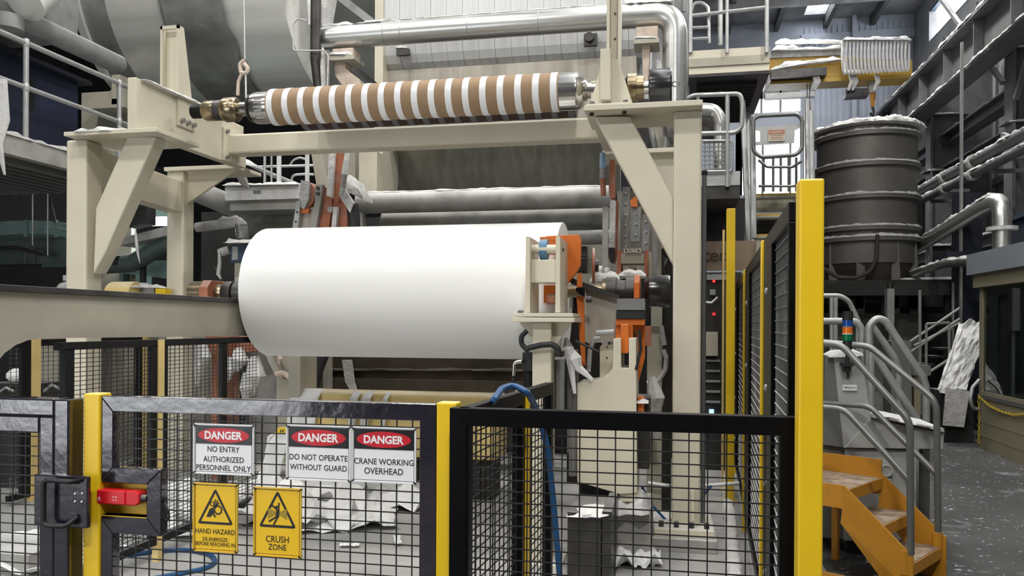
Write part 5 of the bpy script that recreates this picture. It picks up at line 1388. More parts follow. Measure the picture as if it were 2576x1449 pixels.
MB().box(gx(232), xi, YG, YG + .05, nh0 - .004, nh0).build('lock_plate', 'yellow', p1, smooth=False)
p2 = panel('black mesh fence panel between the middle yellow post and the tall corner post', gx(1149), gx(2006), YG - .1, .1, ZG, .062, .07, .062, .07, .0605, .0395)

# safety switch
def switch():
    y = YG - .012
    x0, x1 = gx(241), gx(362); z0, z1 = zg(300, 1269), zg(300, 1232)
    t = thing('safety_switch', 'red safety interlock switch in the yellow lined box beside the gate', 'switch', ((x0 + x1) / 2, y, z0))
    xm = x0 + (x1 - x0) * .66
    MB().box(x0 + .012, xm, y, y + .05, z0, z1).build('head', 'switch_red', t, bevel=.006)
    MB().prism([(xm, y, z0), (x1 - .03, y, z0), (x1 - .012, y, z0 + .012), (x1 - .012, y, z1 - .008), (x1 - .03, y, z1), (xm, y, z1)], (0, .05, 0)).build('body', 'switch_red', t, bevel=.005)
    MB().box(x0, x0 + .012, y + .003, y + .05, z0 + .002, z1 - .002).build('end_cap', 'grey_plastic', t, bevel=.003)
    MB().cyl((x1 - .014, y + .02, z0 + .028), (x1 + .012, y + .02, z0 + .028), .015, n=10).build('cable_gland', 'steel_dark', t)
    MB().prism([(x0 + .020, y - .0006, z0 + .020), (x0 + .031, y - .0006, z0 + .020), (x0 + .0255, y - .0006, z0 + .031)], (0, .0006, 0)).build('printed_triangle', 'sign_white', t)
    lettering('lettering', 'AZM201Z', (x0 + .0265, y - .0008, z0 + .016), (1, 0, 0), (0, 0, 1), .016, 'sign_white', t)
    for i in range(4):
        MB().box(x0 + .085 + (i % 2) * .012, x0 + .093 + (i % 2) * .012, y - .0006, y, z0 + .018 + (i // 2) * .012, z0 + .0205 + (i // 2) * .012).build('printed_mark', 'sign_white', t, smooth=False)
    return t
switch()
t = MB().tube([V((nx1, YG + .02, zg(405, 1262))), V((nx1 + .025, YG - .0, zg(425, 1275))), V((nx1 + .037, YG, zg(432, 1298))), V((nx1 + .028, YG, zg(425, 1311))), V((nx1, YG + .02, zg(405, 1310)))], .0045, 8, fil=.02).build('switch_cable', 'rubber')
tag(t, 'short black cable loop on the right of the lock frame', 'cable')

# gate at the left, standing a little nearer
def gate():
    y = YG - .06
    def X(px): return aY(px, 1200, y).x
    def Z(py): return aY(90, py, y).z
    x1 = X(172); zt = Z(1003)
    t = thing('mesh_gate', 'glossy black sliding gate with mesh infill and a pull handle', 'gate', (x1 - .4, y, .06))
    w = (X(172) - X(98)) / 2
    hh = (zt - Z(1090)) / 2
    x0 = x1 - 1.05; dp = .085
    for k in range(2):
        MB().box(x1 - w * (k + 1), x1 - w * k, y, y + dp, .06, zt - hh * k).build('stile', 'black_gate', t, bevel=.007)
        MB().box(x0, x1 - w * (k + 1), y, y + dp, zt - hh * (k + 1), zt - hh * k).build('top_rail', 'black_gate', t, bevel=.007)
    MB().box(x0, x1 - 2 * w, y, y + dp, .06, .13).build('bottom_rail', 'black_gate', t, bevel=.005)
    MB().box(x0 - .05, x0, y, y + dp, .06, zt).build('stile', 'black_gate', t, bevel=.005)
    tag(grid_xz(MB(), x0, x1 - 2 * w, y + .04, .13, zt - 2 * hh, .0605, .0395, .0021).build('wire_mesh', 'wire', t, smooth=False), kind='stuff')
    # bar across the gate, on its far side
    # pull plate, D handle and screws
    hx0, hx1 = X(95), X(230); z0, z1 = Z(1318), Z(1190)
    pp = MB().box(hx0, hx1, y - .02, y, z0, z1).build('pull_plate', 'black_gate', t, bevel=.006)
    yy = y - .055
    a, b = X(137), X(205)
    MB().tube([V((b, y - .02, z1 - .02)), V((b, yy, z1 - .015)), V((a, yy, z1 - .012)), V((a, yy, z0 + .012)), V((b - .02, yy, z0 + .015)), V((b, y - .02, z0 + .045))], .010, 10, fil=.025).build('handle', 'rubber', pp)
    for px, py in ((189, 1243), (207, 1242), (189, 1262), (206, 1263)):
        p = aY(px, py, y - .02)
        MB().lathe((p.x, p.y, p.z), (0, -1, 0), [(0, .006), (.003, .005), (.004, .002)], 10).build('screw', 'steel_bright', pp)
gate()

# ------------------------------------------------------------------ signs
def sign(label, px, name, kind, lines):
    """px: left, top, right, bottom of the sign in the picture"""
    y = YG - .008
    x0, x1 = gx(px[0], (px[1] + px[3]) / 2), gx(px[2], (px[1] + px[3]) / 2)
    z1, z0 = aY((px[0] + px[2]) / 2, px[1], y).z, aY((px[0] + px[2]) / 2, px[3], y).z
    t = thing(name, label, 'sign', ((x0 + x1) / 2, y, z0), 'signs on the fence')
    fr = 'frame_white' if kind == 'danger' else 'frame_yellow'
    MB().box(x0, x1, y, y + .003, z0, z1).build('plate', 'sign_white' if kind == 'danger' else 'sign_yellow', t, smooth=False)
    e = .0045
    for a, b, c, d_ in ((x0, x0 + e, z0, z1), (x1 - e, x1, z0, z1), (x0, x1, z0, z0 + e), (x0, x1, z1 - e, z1)):
        MB().box(a, b, y - .004, y, c, d_).build('edge_strip', fr, t, smooth=False)
    i = .008
    for a, b, c, d_ in ((x0 + i, x0 + i + .0016, z0 + i, z1 - i), (x1 - i - .0016, x1 - i, z0 + i, z1 - i), (x0 + i, x1 - i, z0 + i, z0 + i + .0016), (x0 + i, x1 - i, z1 - i - .0016, z1 - i)):
        MB().box(a, b, y - .0007, y, c, d_).build('printed_border', 'sign_ink', t, smooth=False)
    for cx, cz in ((x0 + .006, z0 + .006), (x1 - .006, z0 + .006), (x0 + .006, z1 - .006), (x1 - .006, z1 - .006)):
        MB().box(cx - .004, cx + .004, y - .006, y + .012, cz - .002, cz + .002).build('cable_tie', 'rubber', t, smooth=False)
    w, h = x1 - x0, z1 - z0; cx = (x0 + x1) / 2
    if kind == 'danger':
        hz = z0 + h * .60
        hd_ = MB().box(x0 + .0095, x1 - .0095, y - .0009, y, hz, z1 - .0095).build('header', 'sign_black', t, smooth=False)
        oc = (hz + z1 - .0095) / 2
        MB().prism([(cx + cos(a) * w * .42, y - .0014, oc + sin(a) * h * .145) for a in [2 * pi * k / 40 for k in range(40)]], (0, .0006, 0)).build('oval', 'sign_red', hd_, smooth=False)
        lettering('lettering', 'DANGER', (cx, y - .002, oc), (1, 0, 0), (0, 0, 1), w * .62, 'sign_white', hd_, bold=.035, squash=1.05)
    for body, fx, fz, fw, sq in lines:
        lettering('lettering', body, (x0 + w * fx, y - .0012, z0 + h * fz), (1, 0, 0), (0, 0, 1), w * fw, 'sign_ink', t, bold=.006, squash=sq)
    return t, x0, x1, z0, z1, y
sign('white danger sign reading no entry authorized personnel only', (490, 1067, 642, 1194), 'danger_sign', 'danger',
     [('NO ENTRY', .5, .50, .53, 1.12), ('AUTHORIZED', .5, .30, .67, 1.12), ('PERSONNEL ONLY', .5, .13, .90, 1.1)])
sign('white danger sign reading do not operate without guard', (723, 1070, 885, 1210), 'danger_sign', 'danger',
     [('DO NOT OPERATE', .5, .42, .90, 1.12), ('WITHOUT GUARD', .5, .24, .88, 1.12)])
sign('white danger sign reading crane working overhead', (887, 1075, 1049, 1215), 'danger_sign', 'danger',
     [('CRANE WORKING', .5, .38, .92, 1.12), ('OVERHEAD', .5, .21, .60, 1.12)])

def warn_triangle(t, cx, cz, r, y):
    P_ = [V((cx, y, cz + r)), V((cx + r * .94, y, cz - r * .72)), V((cx - r * .94, y, cz - r * .72))]
    c = sum(P_, V()) / 3
    o = fillet(P_, r * .1, 4, True)
    inn = fillet([c + (p - c) * .80 for p in P_], r * .03, 4, True)
    mb = MB(); n = len(o)
    mb.add(o + inn + [p - V((0, .0008, 0)) for p in o + inn], [])
    for i in range(n):
        j = (i + 1) % n
        mb.f.append((2 * n + i, 2 * n + j, 3 * n + j, 3 * n + i)); mb.f.append((i, j, 2 * n + j, 2 * n + i)); mb.f.append((n + i, 3 * n + i, 3 * n + j, n + j)); mb.f.append((i, n + i, n + j, j))
    mb.build('triangle', 'sign_ink', t, smooth=False)
def flatpoly(nm, t, pts, y, m='sign_ink'):
    MB().prism([(x, y - .0009, z) for x, z in pts], (0, .0009, 0)).build(nm, m, t, smooth=False)
def bar2(t, nm, a, b, w, y, m='sign_ink'):
    a, b = V((a[0], a[1], 0)), V((b[0], b[1], 0)); d_ = (b - a).normalized(); n = V((-d_.y, d_.x, 0)) * w / 2
    flatpoly(nm, t, [(p.x, p.y) for p in (a + n, b + n, b - n, a - n)], y, m)
def gear(t, cx, cz, r, nt, y):
    o, inn = [], []
    for k in range(nt * 4):
        a = 2 * pi * k / (nt * 4); rr = r * (1.16 if k % 4 in (0, 1) else .95)
        o.append(V((cx + cos(a) * rr, y, cz + sin(a) * rr))); inn.append(V((cx + cos(a) * r * .72, y, cz + sin(a) * r * .72)))
    n = len(o); mb = MB().add([p - V((0, .0012, 0)) for p in o + inn] + o + inn, [])
    for i in range(n):
        j = (i + 1) % n; mb.f.append((i, j, n + j, n + i)); mb.f.append((i, j, 2 * n + j, 2 * n + i)); mb.f.append((n + i, n + j, 3 * n + j, 3 * n + i)); mb.f.append((2 * n + i, 2 * n + j, 3 * n + j, 3 * n + i))
    mb.build('gear_symbol', 'sign_ink', t, smooth=False)
t, x0, x1, z0, z1, y = sign('yellow hand hazard sign with a hand caught in gears', (489, 1216, 601, 1389), 'hazard_sign', 'warn',
     [('HAND HAZARD', .5, .30, .88, 1.2), ('DE-ENERGIZE', .5, .185, .56, 1.15), ('BEFORE REACHING IN', .5, .115, .88, 1.25)])
w, h = x1 - x0, z1 - z0; cx = (x0 + x1) / 2
warn_triangle(t, cx, z0 + h * .625, w * .43, y)
u = w / 100; bz = z0 + h * .55
gear(t, cx + 6 * u, bz + 9 * u, 9 * u, 12, y); gear(t, cx - 7 * u, bz + 21 * u, 4.5 * u, 8, y)
flatpoly('arm_symbol', t, [(cx - 20 * u, bz - 6 * u), (cx - 13 * u, bz + 10 * u), (cx - 6 * u, bz + 14 * u), (cx - 1 * u, bz + 8 * u), (cx - 3 * u, bz + 2 * u), (cx + 2 * u, bz - 6 * u), (cx - 2 * u, bz - 6 * u), (cx - 6 * u, bz + 0 * u), (cx - 10 * u, bz - 6 * u)], y)
for a, b in (((-3, 14), (0, 30)), ((0, 15), (5, 29)), ((2, 16), (8, 24)), ((-4, 13), (3, 18))):
    bar2(t, 'finger_symbol', (cx + a[0] * u, bz + a[1] * u), (cx + b[0] * u, bz + b[1] * u), 2.6 * u, y)
t, x0, x1, z0, z1, y = sign('yellow crush zone sign with a figure squeezed between blocks', (641, 1227, 761, 1401), 'hazard_sign', 'warn',
     [('CRUSH', .5, .255, .48, 1.15), ('ZONE', .5, .14, .38, 1.15)])
w, h = x1 - x0, z1 - z0; cx = (x0 + x1) / 2
warn_triangle(t, cx, z0 + h * .65, w * .42, y)
u = w / 100; bz = z0 + h * .565
flatpoly('block_symbol', t, [(cx - 20 * u, bz + 18 * u), (cx - 4 * u, bz + 12 * u), (cx - 4 * u, bz + 6 * u), (cx - 20 * u, bz - 3 * u)], y, 'sign_olive')
flatpoly('block_symbol', t, [(cx + 20 * u, bz + 18 * u), (cx + 5 * u, bz + 12 * u), (cx + 5 * u, bz + 5 * u), (cx + 20 * u, bz - 3 * u)], y, 'sign_olive')
bar2(t, 'figure_symbol', (cx + 1 * u, bz + 16 * u), (cx + 0 * u, bz + 2 * u), 7 * u, y - .0004)
for a, b in (((2, 15), (3, 29)), ((-1, 16), (-12, 24)), ((0, 3), (-18, -8)), ((2, 4), (-8, -14))):
    bar2(t, 'figure_symbol', (cx + a[0] * u, bz + a[1] * u), (cx + b[0] * u, bz + b[1] * u), 3.2 * u, y - .0003)
flatpoly('head_symbol', t, [(cx - 2 * u + cos(k * pi / 6) * 2.6 * u, bz + 21 * u + sin(k * pi / 6) * 2.6 * u) for k in range(12)], y - .0003)

# ------------------------------------------------------------------ inner fence running back from the middle post
pa = aZ(1152, 1030, ZG); pb = aZ(1382, 962, ZG)
dirn = (pb - pa); dirn.z = 0; Ln = dirn.length; dirn.normalize(); nrm = V((dirn.y, -dirn.x, 0))
def slanted_panel(label, p0, p1, z0, z1, ws, wt, sx, sz, bolts=False, group='black mesh fence panels', r=.0021, wm='wire', ws0=None):
    ws0 = ws if ws0 is None else ws0
    p0, p1 = V((p0.x, p0.y, 0)), V((p1.x, p1.y, 0)); d_ = (p1 - p0); L = d_.length; d_ = d_ / L; n = V((-d_.y, d_.x, 0))
    c = (p0 + p1) / 2
    t = thing('mesh_fence', label, 'fence', (c.x, c.y, z0), group)
    hw = .022
    def bx(a0, a1, b0, b1, nm, m='black'):
        return MB().obox(p0 + d_ * (a0 + a1) / 2 + V((0, 0, (b0 + b1) / 2)), d_ * (a1 - a0) / 2, n * hw, V((0, 0, (b1 - b0) / 2))).build(nm, m, t, bevel=.003)
    bx(0, L, z1 - wt, z1, 'top_rail'); bx(0, L, z0, z0 + wt, 'bottom_rail'); bx(0, ws0, z0 + wt, z1 - wt, 'stile'); far_stile = bx(L - ws, L, z0 + wt, z1 - wt, 'stile')
    mb = MB(); a = ws0 + sx / 2
    while a < L - ws:
        mb.obox(p0 + d_ * a + V((0, 0, (z0 + z1) / 2)), d_ * r, n * r, V((0, 0, (z1 - z0) / 2 - wt))); a += sx
    z = z0 + wt + sz / 2
    while z < z1 - wt:
        mb.obox(p0 + d_ * (L + ws0 - ws) / 2 + n * r * 1.6 + V((0, 0, z)), d_ * ((L - ws - ws0) / 2), n * r, V((0, 0, r))); z += sz
    tag(mb.build('wire_mesh', wm, t, smooth=False), kind='stuff')
    if bolts:
        for s_ in (1,):
            for q in (.16, .38, .62, .86):
                for a in (L - ws / 2,):
                    p = p0 + d_ * a + V((0, 0, z0 + (z1 - z0) * q)) + n * hw
                    MB().lathe(p, n, [(0, .016), (.006, .016), (.012, .008)], 10).build('bolt', 'galv', far_stile)
    return t, p0, d_, n, L
slanted_panel('short black mesh panel running back from the middle yellow post', pa + dirn * .05, pa + dirn * (Ln * .60), .1, ZG, .05, .058, .0605, .0395)
slanted_panel('black mesh panel beyond the blue air hose behind the low fence', pa + dirn * (Ln * .64), pb, .1, ZG, .05, .058, .0605, .0395)
q = pa + dirn * Ln * .62
t = thing('fence_post', 'short yellow post under the blue air hose', 'post', (q.x, q.y, 0), 'yellow fence posts')
MB().obox(q + V((0, 0, -ZG / 2 - .0)) , dirn * .025, nrm * .03, V((0, 0, ZG / 2 - .0))).build('tube', 'yellow', t, bevel=.005)

# ------------------------------------------------------------------ tall fence running back on the right
zt2 = aY(2040, 470, 2.6).z
VPX = 1785
f0 = aD(2009, 815, 2.64); fd = ray(VPX, 815); fd.z = 0; fd.normalize()
def fence_at(px):
    # along the line f0 + s * fd, the point seen at column px
    d_ = ray(px, 815); d_.z = 0
    # solve f0 + s fd = k d
    den = fd.x * d_.y - fd.y * d_.x
    s = (-(f0.x) * d_.y + f0.y * d_.x) / den
    return f0 + fd * s
cols = [2004, 1931, 1881, 1854, 1838]
labs = ['nearest tall mesh panel behind the thick yellow corner post', 'second tall mesh panel along the right side of the guard', 'third tall mesh panel along the right side of the guard', 'farthest tall mesh panel by the steps']
for i in range(4):
    p0, p1 = fence_at(cols[i]), fence_at(cols[i + 1])
    dd = (p1 - p0); dd.z = 0; L = dd.length; dd.normalize()
    slanted_panel(labs[i], p0 + dd * .06, p1 - dd * .03, .12, zt2, .6 if 0 < i < 3 else (.5 if i == 0 else .3), .07, .0605, .052, bolts=True, group='tall side fence panels', r=.0024, wm='wire_dusty', ws0=.03)
    if i < 3:
        q = p1 - V((0, 0, p1.z))
        n = V((-dd.y, dd.x, 0))
        t = thing('fence_post', ['slim yellow post after the first tall mesh panel', 'slim yellow post after the second tall mesh panel', 'slim yellow post after the third tall mesh panel'][i], 'post', q, 'yellow fence posts')
        MB().obox(q + V((0, 0, zt2 / 2)), dd * .03, n * .035, V((0, 0, zt2 / 2))).build('tube', 'yellow', t, bevel=.004)
post('tall yellow post at the far end of the side fence', 1827, 1849, 7.4, aY(1838, 524, 7.4).z, .08, py=800)

# ================================================================== right side of the hall
# ------------------------------------------------------------------ tank
YT2 = 15.6
tcx = aY(2178, 500, YT2); rt = (aY(2304, 500, YT2).x - aY(2051, 500, YT2).x) / 2 * .985
def tz(py): return aY(2178, py, YT2).z
def tzr(py): return aY(2178, py, YT2 - rt).z
tk = thing('ringed_tank', 'large dull brown tank with lint-topped stiffener rings at the right', 'tank', (tcx.x, YT2, 0))
def zfr(py): return tzr(py)
ztop, zbot = tzr(312), tzr(660)
MB().lathe((tcx.x, YT2, zbot), (0, 0, 1), [(0, rt), (ztop - zbot, rt)], 56).build('shell', 'tank', tk)
MB().lathe((tcx.x, YT2, zbot - .62), (0, 0, 1), [(0, rt * .3), (.1, rt * .62), (.3, rt * .86), (.62, rt * .98)], 48).build('dished_bottom', 'tank_rust', tk)
for py in (330, 408, 490, 570, 597):
    z = zfr(py)
    MB().ring((tcx.x, YT2, z), (0, 0, 1), -.05, .03, rt - .02, rt + .06, 56).build('stiffener_ring', 'tank', tk)
    pts = [V((tcx.x + cos(a) * (rt + .02), YT2 + sin(a) * (rt + .02), z + .03)) for a in [pi + pi * k / 30 for k in range(31)]]
    MB().lump(pts, .10, .05, py, .08).build('lint_ridge', 'lint_grey', tk)
MB().lathe((tcx.x, YT2, ztop), (0, 0, 1), [(0, rt + .04), (.05, rt + .04), (.06, rt), (.16, rt * .8), (.22, rt * .3)], 56).build('lid', 'lint_grey', tk)
pts = [V((tcx.x + cos(a) * (rt - .02), YT2 + sin(a) * (rt - .02), ztop + .05)) for a in [pi + pi * k / 30 for k in range(31)]]
MB().lump(pts, .3, .12, 3, .08).build('lint_ridge', 'lint_grey', tk)
for a in (-2.5, -1.9, -1.2, -.62):
    x, y = tcx.x + cos(a) * rt * .98, YT2 + sin(a) * rt * .98
    MB().prism([(x - .05, y, zbot + .5), (x + .05, y, zbot + .5), (x + .09, y, zbot - .2), (x + .09, y, zbot - .9), (x - .05, y, zbot - .9)], (0, .05, 0)).build('leg', 'tank', tk, smooth=False)
    MB().box(x - .05, x + .07, y, y + .1, 2.35, zbot - .8).build('leg', 'tank', tk, smooth=False)
MB().tube([aY(2207, 590, YT2 - rt - .05), aY(2205, 650, YT2 - rt - .05), aY(2190, 685, YT2 - rt - .05), aY(2150, 700, YT2 - rt - .05), aY(2105, 697, YT2 - rt - .05), aY(2060, 668, YT2 - rt - .05)], .035, 10, fil=.3).build('hose', 'tank_rust', tk)
# platform under the tank
YPl = 14.2
t = thing('tank_platform', 'black steel platform beams carrying the ringed tank', 'platform', (tcx.x, YPl + 1, 0))
zb = aY(2200, 704, YPl).z
MB().box(aY(1990, 715, YPl).x, aY(2400, 715, YPl).x, YPl, YPl + 2.6, zb - .06, zb).build('deck', 'steel_dark', t, smooth=False)
MB().box(aY(1990, 715, YPl).x, aY(2392, 715, YPl).x, YPl, YPl + .12, zb - .26, zb - .06).build('edge_beam', 'shadow_steel', t, smooth=False)
for px in (2090, 2384):
    x = aY(px, 800, YPl).x; MB().box(x, x + .12, YPl + .1, YPl + .22, 0, zb - .06).build('leg', 'steel_dark', t, smooth=False)
t = thing('concrete_tub', 'stained concrete tub wall under the tank platform', 'tub', (tcx.x, 16, 0))
MB().box(aY(2060, 780, 15.6).x, aY(2320, 780, 15.6).x, 15.6, 15.8, 0, aY(2200, 738, 15.6).z).build('wall', 'concrete_block', t, smooth=False)
MB().box(aY(2040, 780, 15.5).x, aY(2385, 780, 15.5).x, 15.45, 15.6, aY(2200, 788, 15.5).z, aY(2200, 772, 15.5).z).build('dark_channel', 'shadow_steel', t, smooth=False)
MB().box(aY(1990, 780, 16.4).x, aY(2480, 780, 16.4).x, 16.4, 16.6, 0, aY(2200, 700, 16.4).z).build('rear_wall', 'shadow_steel', t, smooth=False)

# ------------------------------------------------------------------ travelling crane with festoon
YC2 = 20.4
t = thing('crane_bridge', 'yellow travelling crane bridge buried in lint at the far upper right', 'crane', aY(2110, 210, YC2))
MB().prism([aY(1935, 134, YC2), aY(2295, 150, YC2), aY(2295, 190, YC2), aY(1935, 196, YC2)], (0, .5, 0)).build('girder', 'crane_yellow', t, smooth=False)
MB().prism([aY(1935, 200, YC2 - .1), aY(2300, 186, YC2 - .1), aY(2300, 195, YC2 - .1), aY(1935, 212, YC2 - .1)], (0, .6, 0)).build('bottom_flange', 'crane_yellow', t, smooth=False)
MB().prism([aY(1935, 131, YC2 - .05), aY(2115, 128, YC2 - .05), aY(2115, 138, YC2 - .05), aY(1935, 146, YC2 - .05)], (0, .6, 0)).build('top_flange', 'lint_grey', t, smooth=False)
MB().lump([aY(1940, 128, YC2), aY(2120, 124, YC2)], .4, .16, 3, .12).build('lint_ridge', 'lint', t)
MB().lump([aY(1950, 106, YC2 + .2), aY(2120, 104, YC2 + .2)], .2, .10, 5, .12).build('lint_ridge', 'lint', t)
MB().lump([aY(1938, 175, YC2 - .15), aY(2020, 160, YC2 - .15), aY(2118, 148, YC2 - .15)], .2, .14, 7, .1).build('lint_ridge', 'lint', t)
MB().pbox(1940, 172, 2080, 192, YC2 - .4, .3).build('trolley_box', 'steel_dark', t, smooth=False)
for px in (1930, 2047, 2055, 2140, 2150, 2205):
    MB().tube([aY(px, 188, YC2 - .3), aY(px + 4, 205, YC2 - .3), aY(px - 6, 228, YC2 - .3)], [.05, .06, .03], 7).build('linty_bracket', 'lint_grey', t)
MB().pbox(2128, 222, 2185, 242, YC2 - .2, .3).build('buffer', 'steel_dark', t, smooth=False)
MB().pbox(1925, 232, 2050, 245, YC2 + 2, .2).build('far_rail', 'galv_dull', t, smooth=False)
fe = thing('festoon_cables', 'thick curtain of lint-coated festoon cables looped on the crane bridge', 'cables', aY(2200, 190, YC2 - .5))
for i in range(18):
    px = 2120 + i * 9.3; y1 = 186 - i * .5; y = YC2 - .5
    pts = [aY(px, 104, y), aY(px - 1, 140, y), aY(px + 1, y1 - 8, y), aY(px + 5, y1, y), aY(px + 8, y1 - 10, y + .15), aY(px + 8, 110, y + .15)]
    rr = [.030 + .012 * noise.noise(V((i * 3.3, k, 0))) for k in range(6)]
    MB().tube(pts, rr, 7).build('cable_loop', 'lint', fe)
MB().lump([aY(2116, 103, YC2 - .4), aY(2288, 104, YC2 - .4)], .4, .12, 3, .1).build('lint_ridge', 'lint', fe)
t = thing('crane_hook', 'rusty orange crane hook block above the ringed tank', 'hook', aY(2195, 295, YC2 + .1))
MB().tube([aY(2190, 175, YC2 + .1), aY(2193, 235, YC2 + .1)], .09, 8).build('rope_fall', 'lint_grey', t)
MB().pprism([(2188, 232), (2204, 232), (2200, 268), (2192, 268)], YC2 + .05, .1).build('block', 'orange_stair', t, smooth=False)
MB().tube([aY(2195, 268, YC2 + .1), aY(2198, 282, YC2 + .1), aY(2194, 291, YC2 + .1), aY(2189, 284, YC2 + .1)], .03, 8, fil=.05).build('hook', 'steel_dark', t)
YX = YC2 + .1
t = thing('auxiliary_hook', 'small rusty hook hanging on twin ropes by the service stair', 'hook', aY(2033, 275, YX))
MB().tube([aY(2029, 185, YX), aY(2031, 255, YX)], .012, 6).build('rope', 'rail_tube', t)
MB().tube([aY(2038, 185, YX), aY(2036, 255, YX)], .012, 6).build('rope', 'rail_tube', t)
MB().pprism([(2029, 252), (2038, 252), (2040, 275), (2028, 275)], YX, .08).build('block', 'orange_dusty', t, smooth=False)

# ------------------------------------------------------------------ pipes along the wall
for lab, x, p0, p1, r in (('upper lint-covered pipe of the pair slanting down behind the tank', 4.8, (2610, 315), (2300, 489), .085),
                          ('lower lint-covered pipe of the pair slanting down behind the tank', 4.75, (2610, 348), (2302, 518), .075)):
    a, b = aX(*p0, x), aX(*p1, x); z = (a.z + b.z) / 2; a.z = b.z = z
    t = thing('wall_pipe', lab, 'pipe', (x, (a.y + b.y) / 2, z - r), 'pipes along the right wall')
    MB().tube([a, b], r, 14).build('pipe', 'truss', t)
    MB().lump([a + V((0, 0, r * .8)), b + V((0, 0, r * .8))], r * 1.9, r * .7, x * 9, .1, .4).build('lint_ridge', 'lint_grey', t)
    for px in (2375, 2445):
        q = aX(px, 450, x); MB().ring((x, q.y, z), (0, 1, 0), -.12, .0, r * .9, r * 1.35, 14).build('coupling', 'lint_grey', t)
    for yy in (a.y + 1.5, b.y - 1.0):
        MB().box(x, 5.5, yy, yy + .06, z - r - .06, z - r).build('bracket', 'truss', t, smooth=False)
t = thing('vent_pipe', 'lint-topped vent pipe with an elbow rising from the control cabin roof', 'pipe', aX(2498, 660, 4.35))
a, b, c = aX(2300, 625, 4.35), aX(2482, 517, 4.35), None
zv = (a.z + b.z) / 2
pth = [V((4.35, a.y, a.z)), V((4.35, b.y, b.z)), V((4.35, b.y - .55, b.z)), V((4.35, b.y - .55, 2.5))]
MB().tube(pth, .12, 16, fil=.25).build('pipe', 'stainless', t)
MB().lump([pth[0] + V((0, 0, .08)), pth[1] + V((0, 0, .09)), pth[1] + V((0, -.3, .11))], .2, .07, 4, .08).build('lint_ridge', 'lint_grey', t)
MB().ring((4.35, b.y - .55, b.z - .42), (0, 0, 1), 0, .05, .1, .19, 16).build('flange', 'lint_grey', t)
t = thing('low_pipe', 'lint-covered low pipe kinked above the dark recess right of the tank', 'pipe', aX(2350, 690, 4.2))
pts = [aX(2100, 695, 4.0), aX(2280, 695, 4.1), aX(2380, 662, 4.15), aX(2470, 655, 4.2)]
MB().tube(pts, .07, 12).build('pipe', 'steel', t)
MB().lump([p + V((0, 0, .05)) for p in pts[1:]], .13, .05, 4, .08).build('lint_ridge', 'lint_grey', t)
solo(MB().tube([aY(2232, 790, 15), aY(2240, 715, 15), aY(2420, 712, 15)], .11, 12, fil=.3), 'return_pipe', 'galv_dull', 'grey return pipe with a rounded corner under the tank platform', 'pipe')
t = thing('navy_column', 'dark navy building column behind the control cabin', 'column', (aY(2440, 900, 13.5).x, 13.5, 0))
MB().box(aY(2415, 850, 13.5).x, aY(2470, 850, 13.5).x, 13.5, 13.9, 0, aY(2440, 485, 13.5).z).build('shaft', 'navy_dark', t, smooth=False)
MB().box(aY(2412, 850, 13.45).x, aY(2418, 850, 13.45).x, 13.4, 13.46, 0, aY(2415, 105, 13.4).z).build('edge_angle', 'galv_dull', t, smooth=False)
MB().box(aY(2382, 640, 13.3).x, aY(2480, 640, 13.3).x, 13.3, 13.7, aY(2430, 652, 13.3).z, aY(2430, 632, 13.3).z).build('seat_beam', 'navy_dark', t, smooth=False)
t = thing('blue_hopper', 'navy hopper edge with a pale rim at the far right', 'hopper', aX(2540, 620, 5.1))
MB().prism([aX(2516, 568, 5.1), aX(2600, 538, 5.1), aX(2600, 640, 5.1), aX(2530, 640, 5.1)], (.5, 0, 0)).build('body', 'navy', t, smooth=False)
MB().beam(aX(2512, 564, 5.05), aX(2600, 532, 5.05), .06, .06).build('rim', 'steel_blue', t, smooth=False)

# ------------------------------------------------------------------ control cabin
XC = 3.95
cy1 = aX(2462, 1130, XC).y; ctop = aX(2462, 640, XC).z
t = thing('control_cabin', 'beige control cabin with a big tinted window at the right edge', 'cabin', (XC + 1, 9, 0))
zsill = aX(2462, 990, XC).z; zhead = aX(2480, 722, XC).z; zfa = aX(2460, 692, XC).z
MB().box(XC, XC + 2.2, 5.6, cy1, 0, zsill - .05).build('lower_wall', 'cabin', t, smooth=False)
MB().box(XC - .02, XC + 2.2, 5.6, cy1, zsill - .05, zsill).build('sill', 'soffit', t, smooth=False)
for k in range(1, 4):
    z = zsill * k / 4
    MB().box(XC - .004, XC, 5.6, cy1, z - .012, z + .012).build('board_joint', 'cabin', t, smooth=False)
MB().box(XC, XC + .06, cy1 - .10, cy1, zsill, zhead).build('corner_post', 'cabin', t, smooth=False)
MB().box(XC + .0, XC + .04, 5.6, cy1 - .10, zsill, zsill + .04).build('window_rail', 'cabin', t, smooth=False)
MB().box(XC + .02, XC + .03, 5.6, cy1 - .1, zsill + .04, zhead).build('window_pane', 'glass', t, smooth=False)
MB().box(XC - .06, XC + 2.3, 5.6, cy1 + .06, zhead, zfa).build('fascia_board', 'cabin', t, smooth=False)
MB().box(XC - .12, XC + 2.4, 5.6, cy1 + .12, zfa, ctop).build('roof_fascia', 'cabin_top', t, smooth=False)
MB().box(XC + .1, XC + 2.2, 5.6, cy1 - .05, ctop - .05, ctop + .03).build('roof', 'cabin_top', t, smooth=False)
MB().box(XC + 2.0, XC + 2.1, 5.6, cy1, zsill, zhead).build('back_wall', 'soffit', t, smooth=False)
MB().box(XC + .06, XC + 2.1, cy1 - .05, cy1, zsill, zhead).build('end_wall', 'soffit', t, smooth=False)
MB().box(XC + .8, XC + 1.3, 8.3, 9.4, zsill - .1, zsill + .35).build('console_desk', 'steel_dark', t, smooth=False)
MB().box(XC + .5, XC + .8, 9.8, 10.2, zsill, zsill + .45).build('monitor', 'console', t, smooth=False)
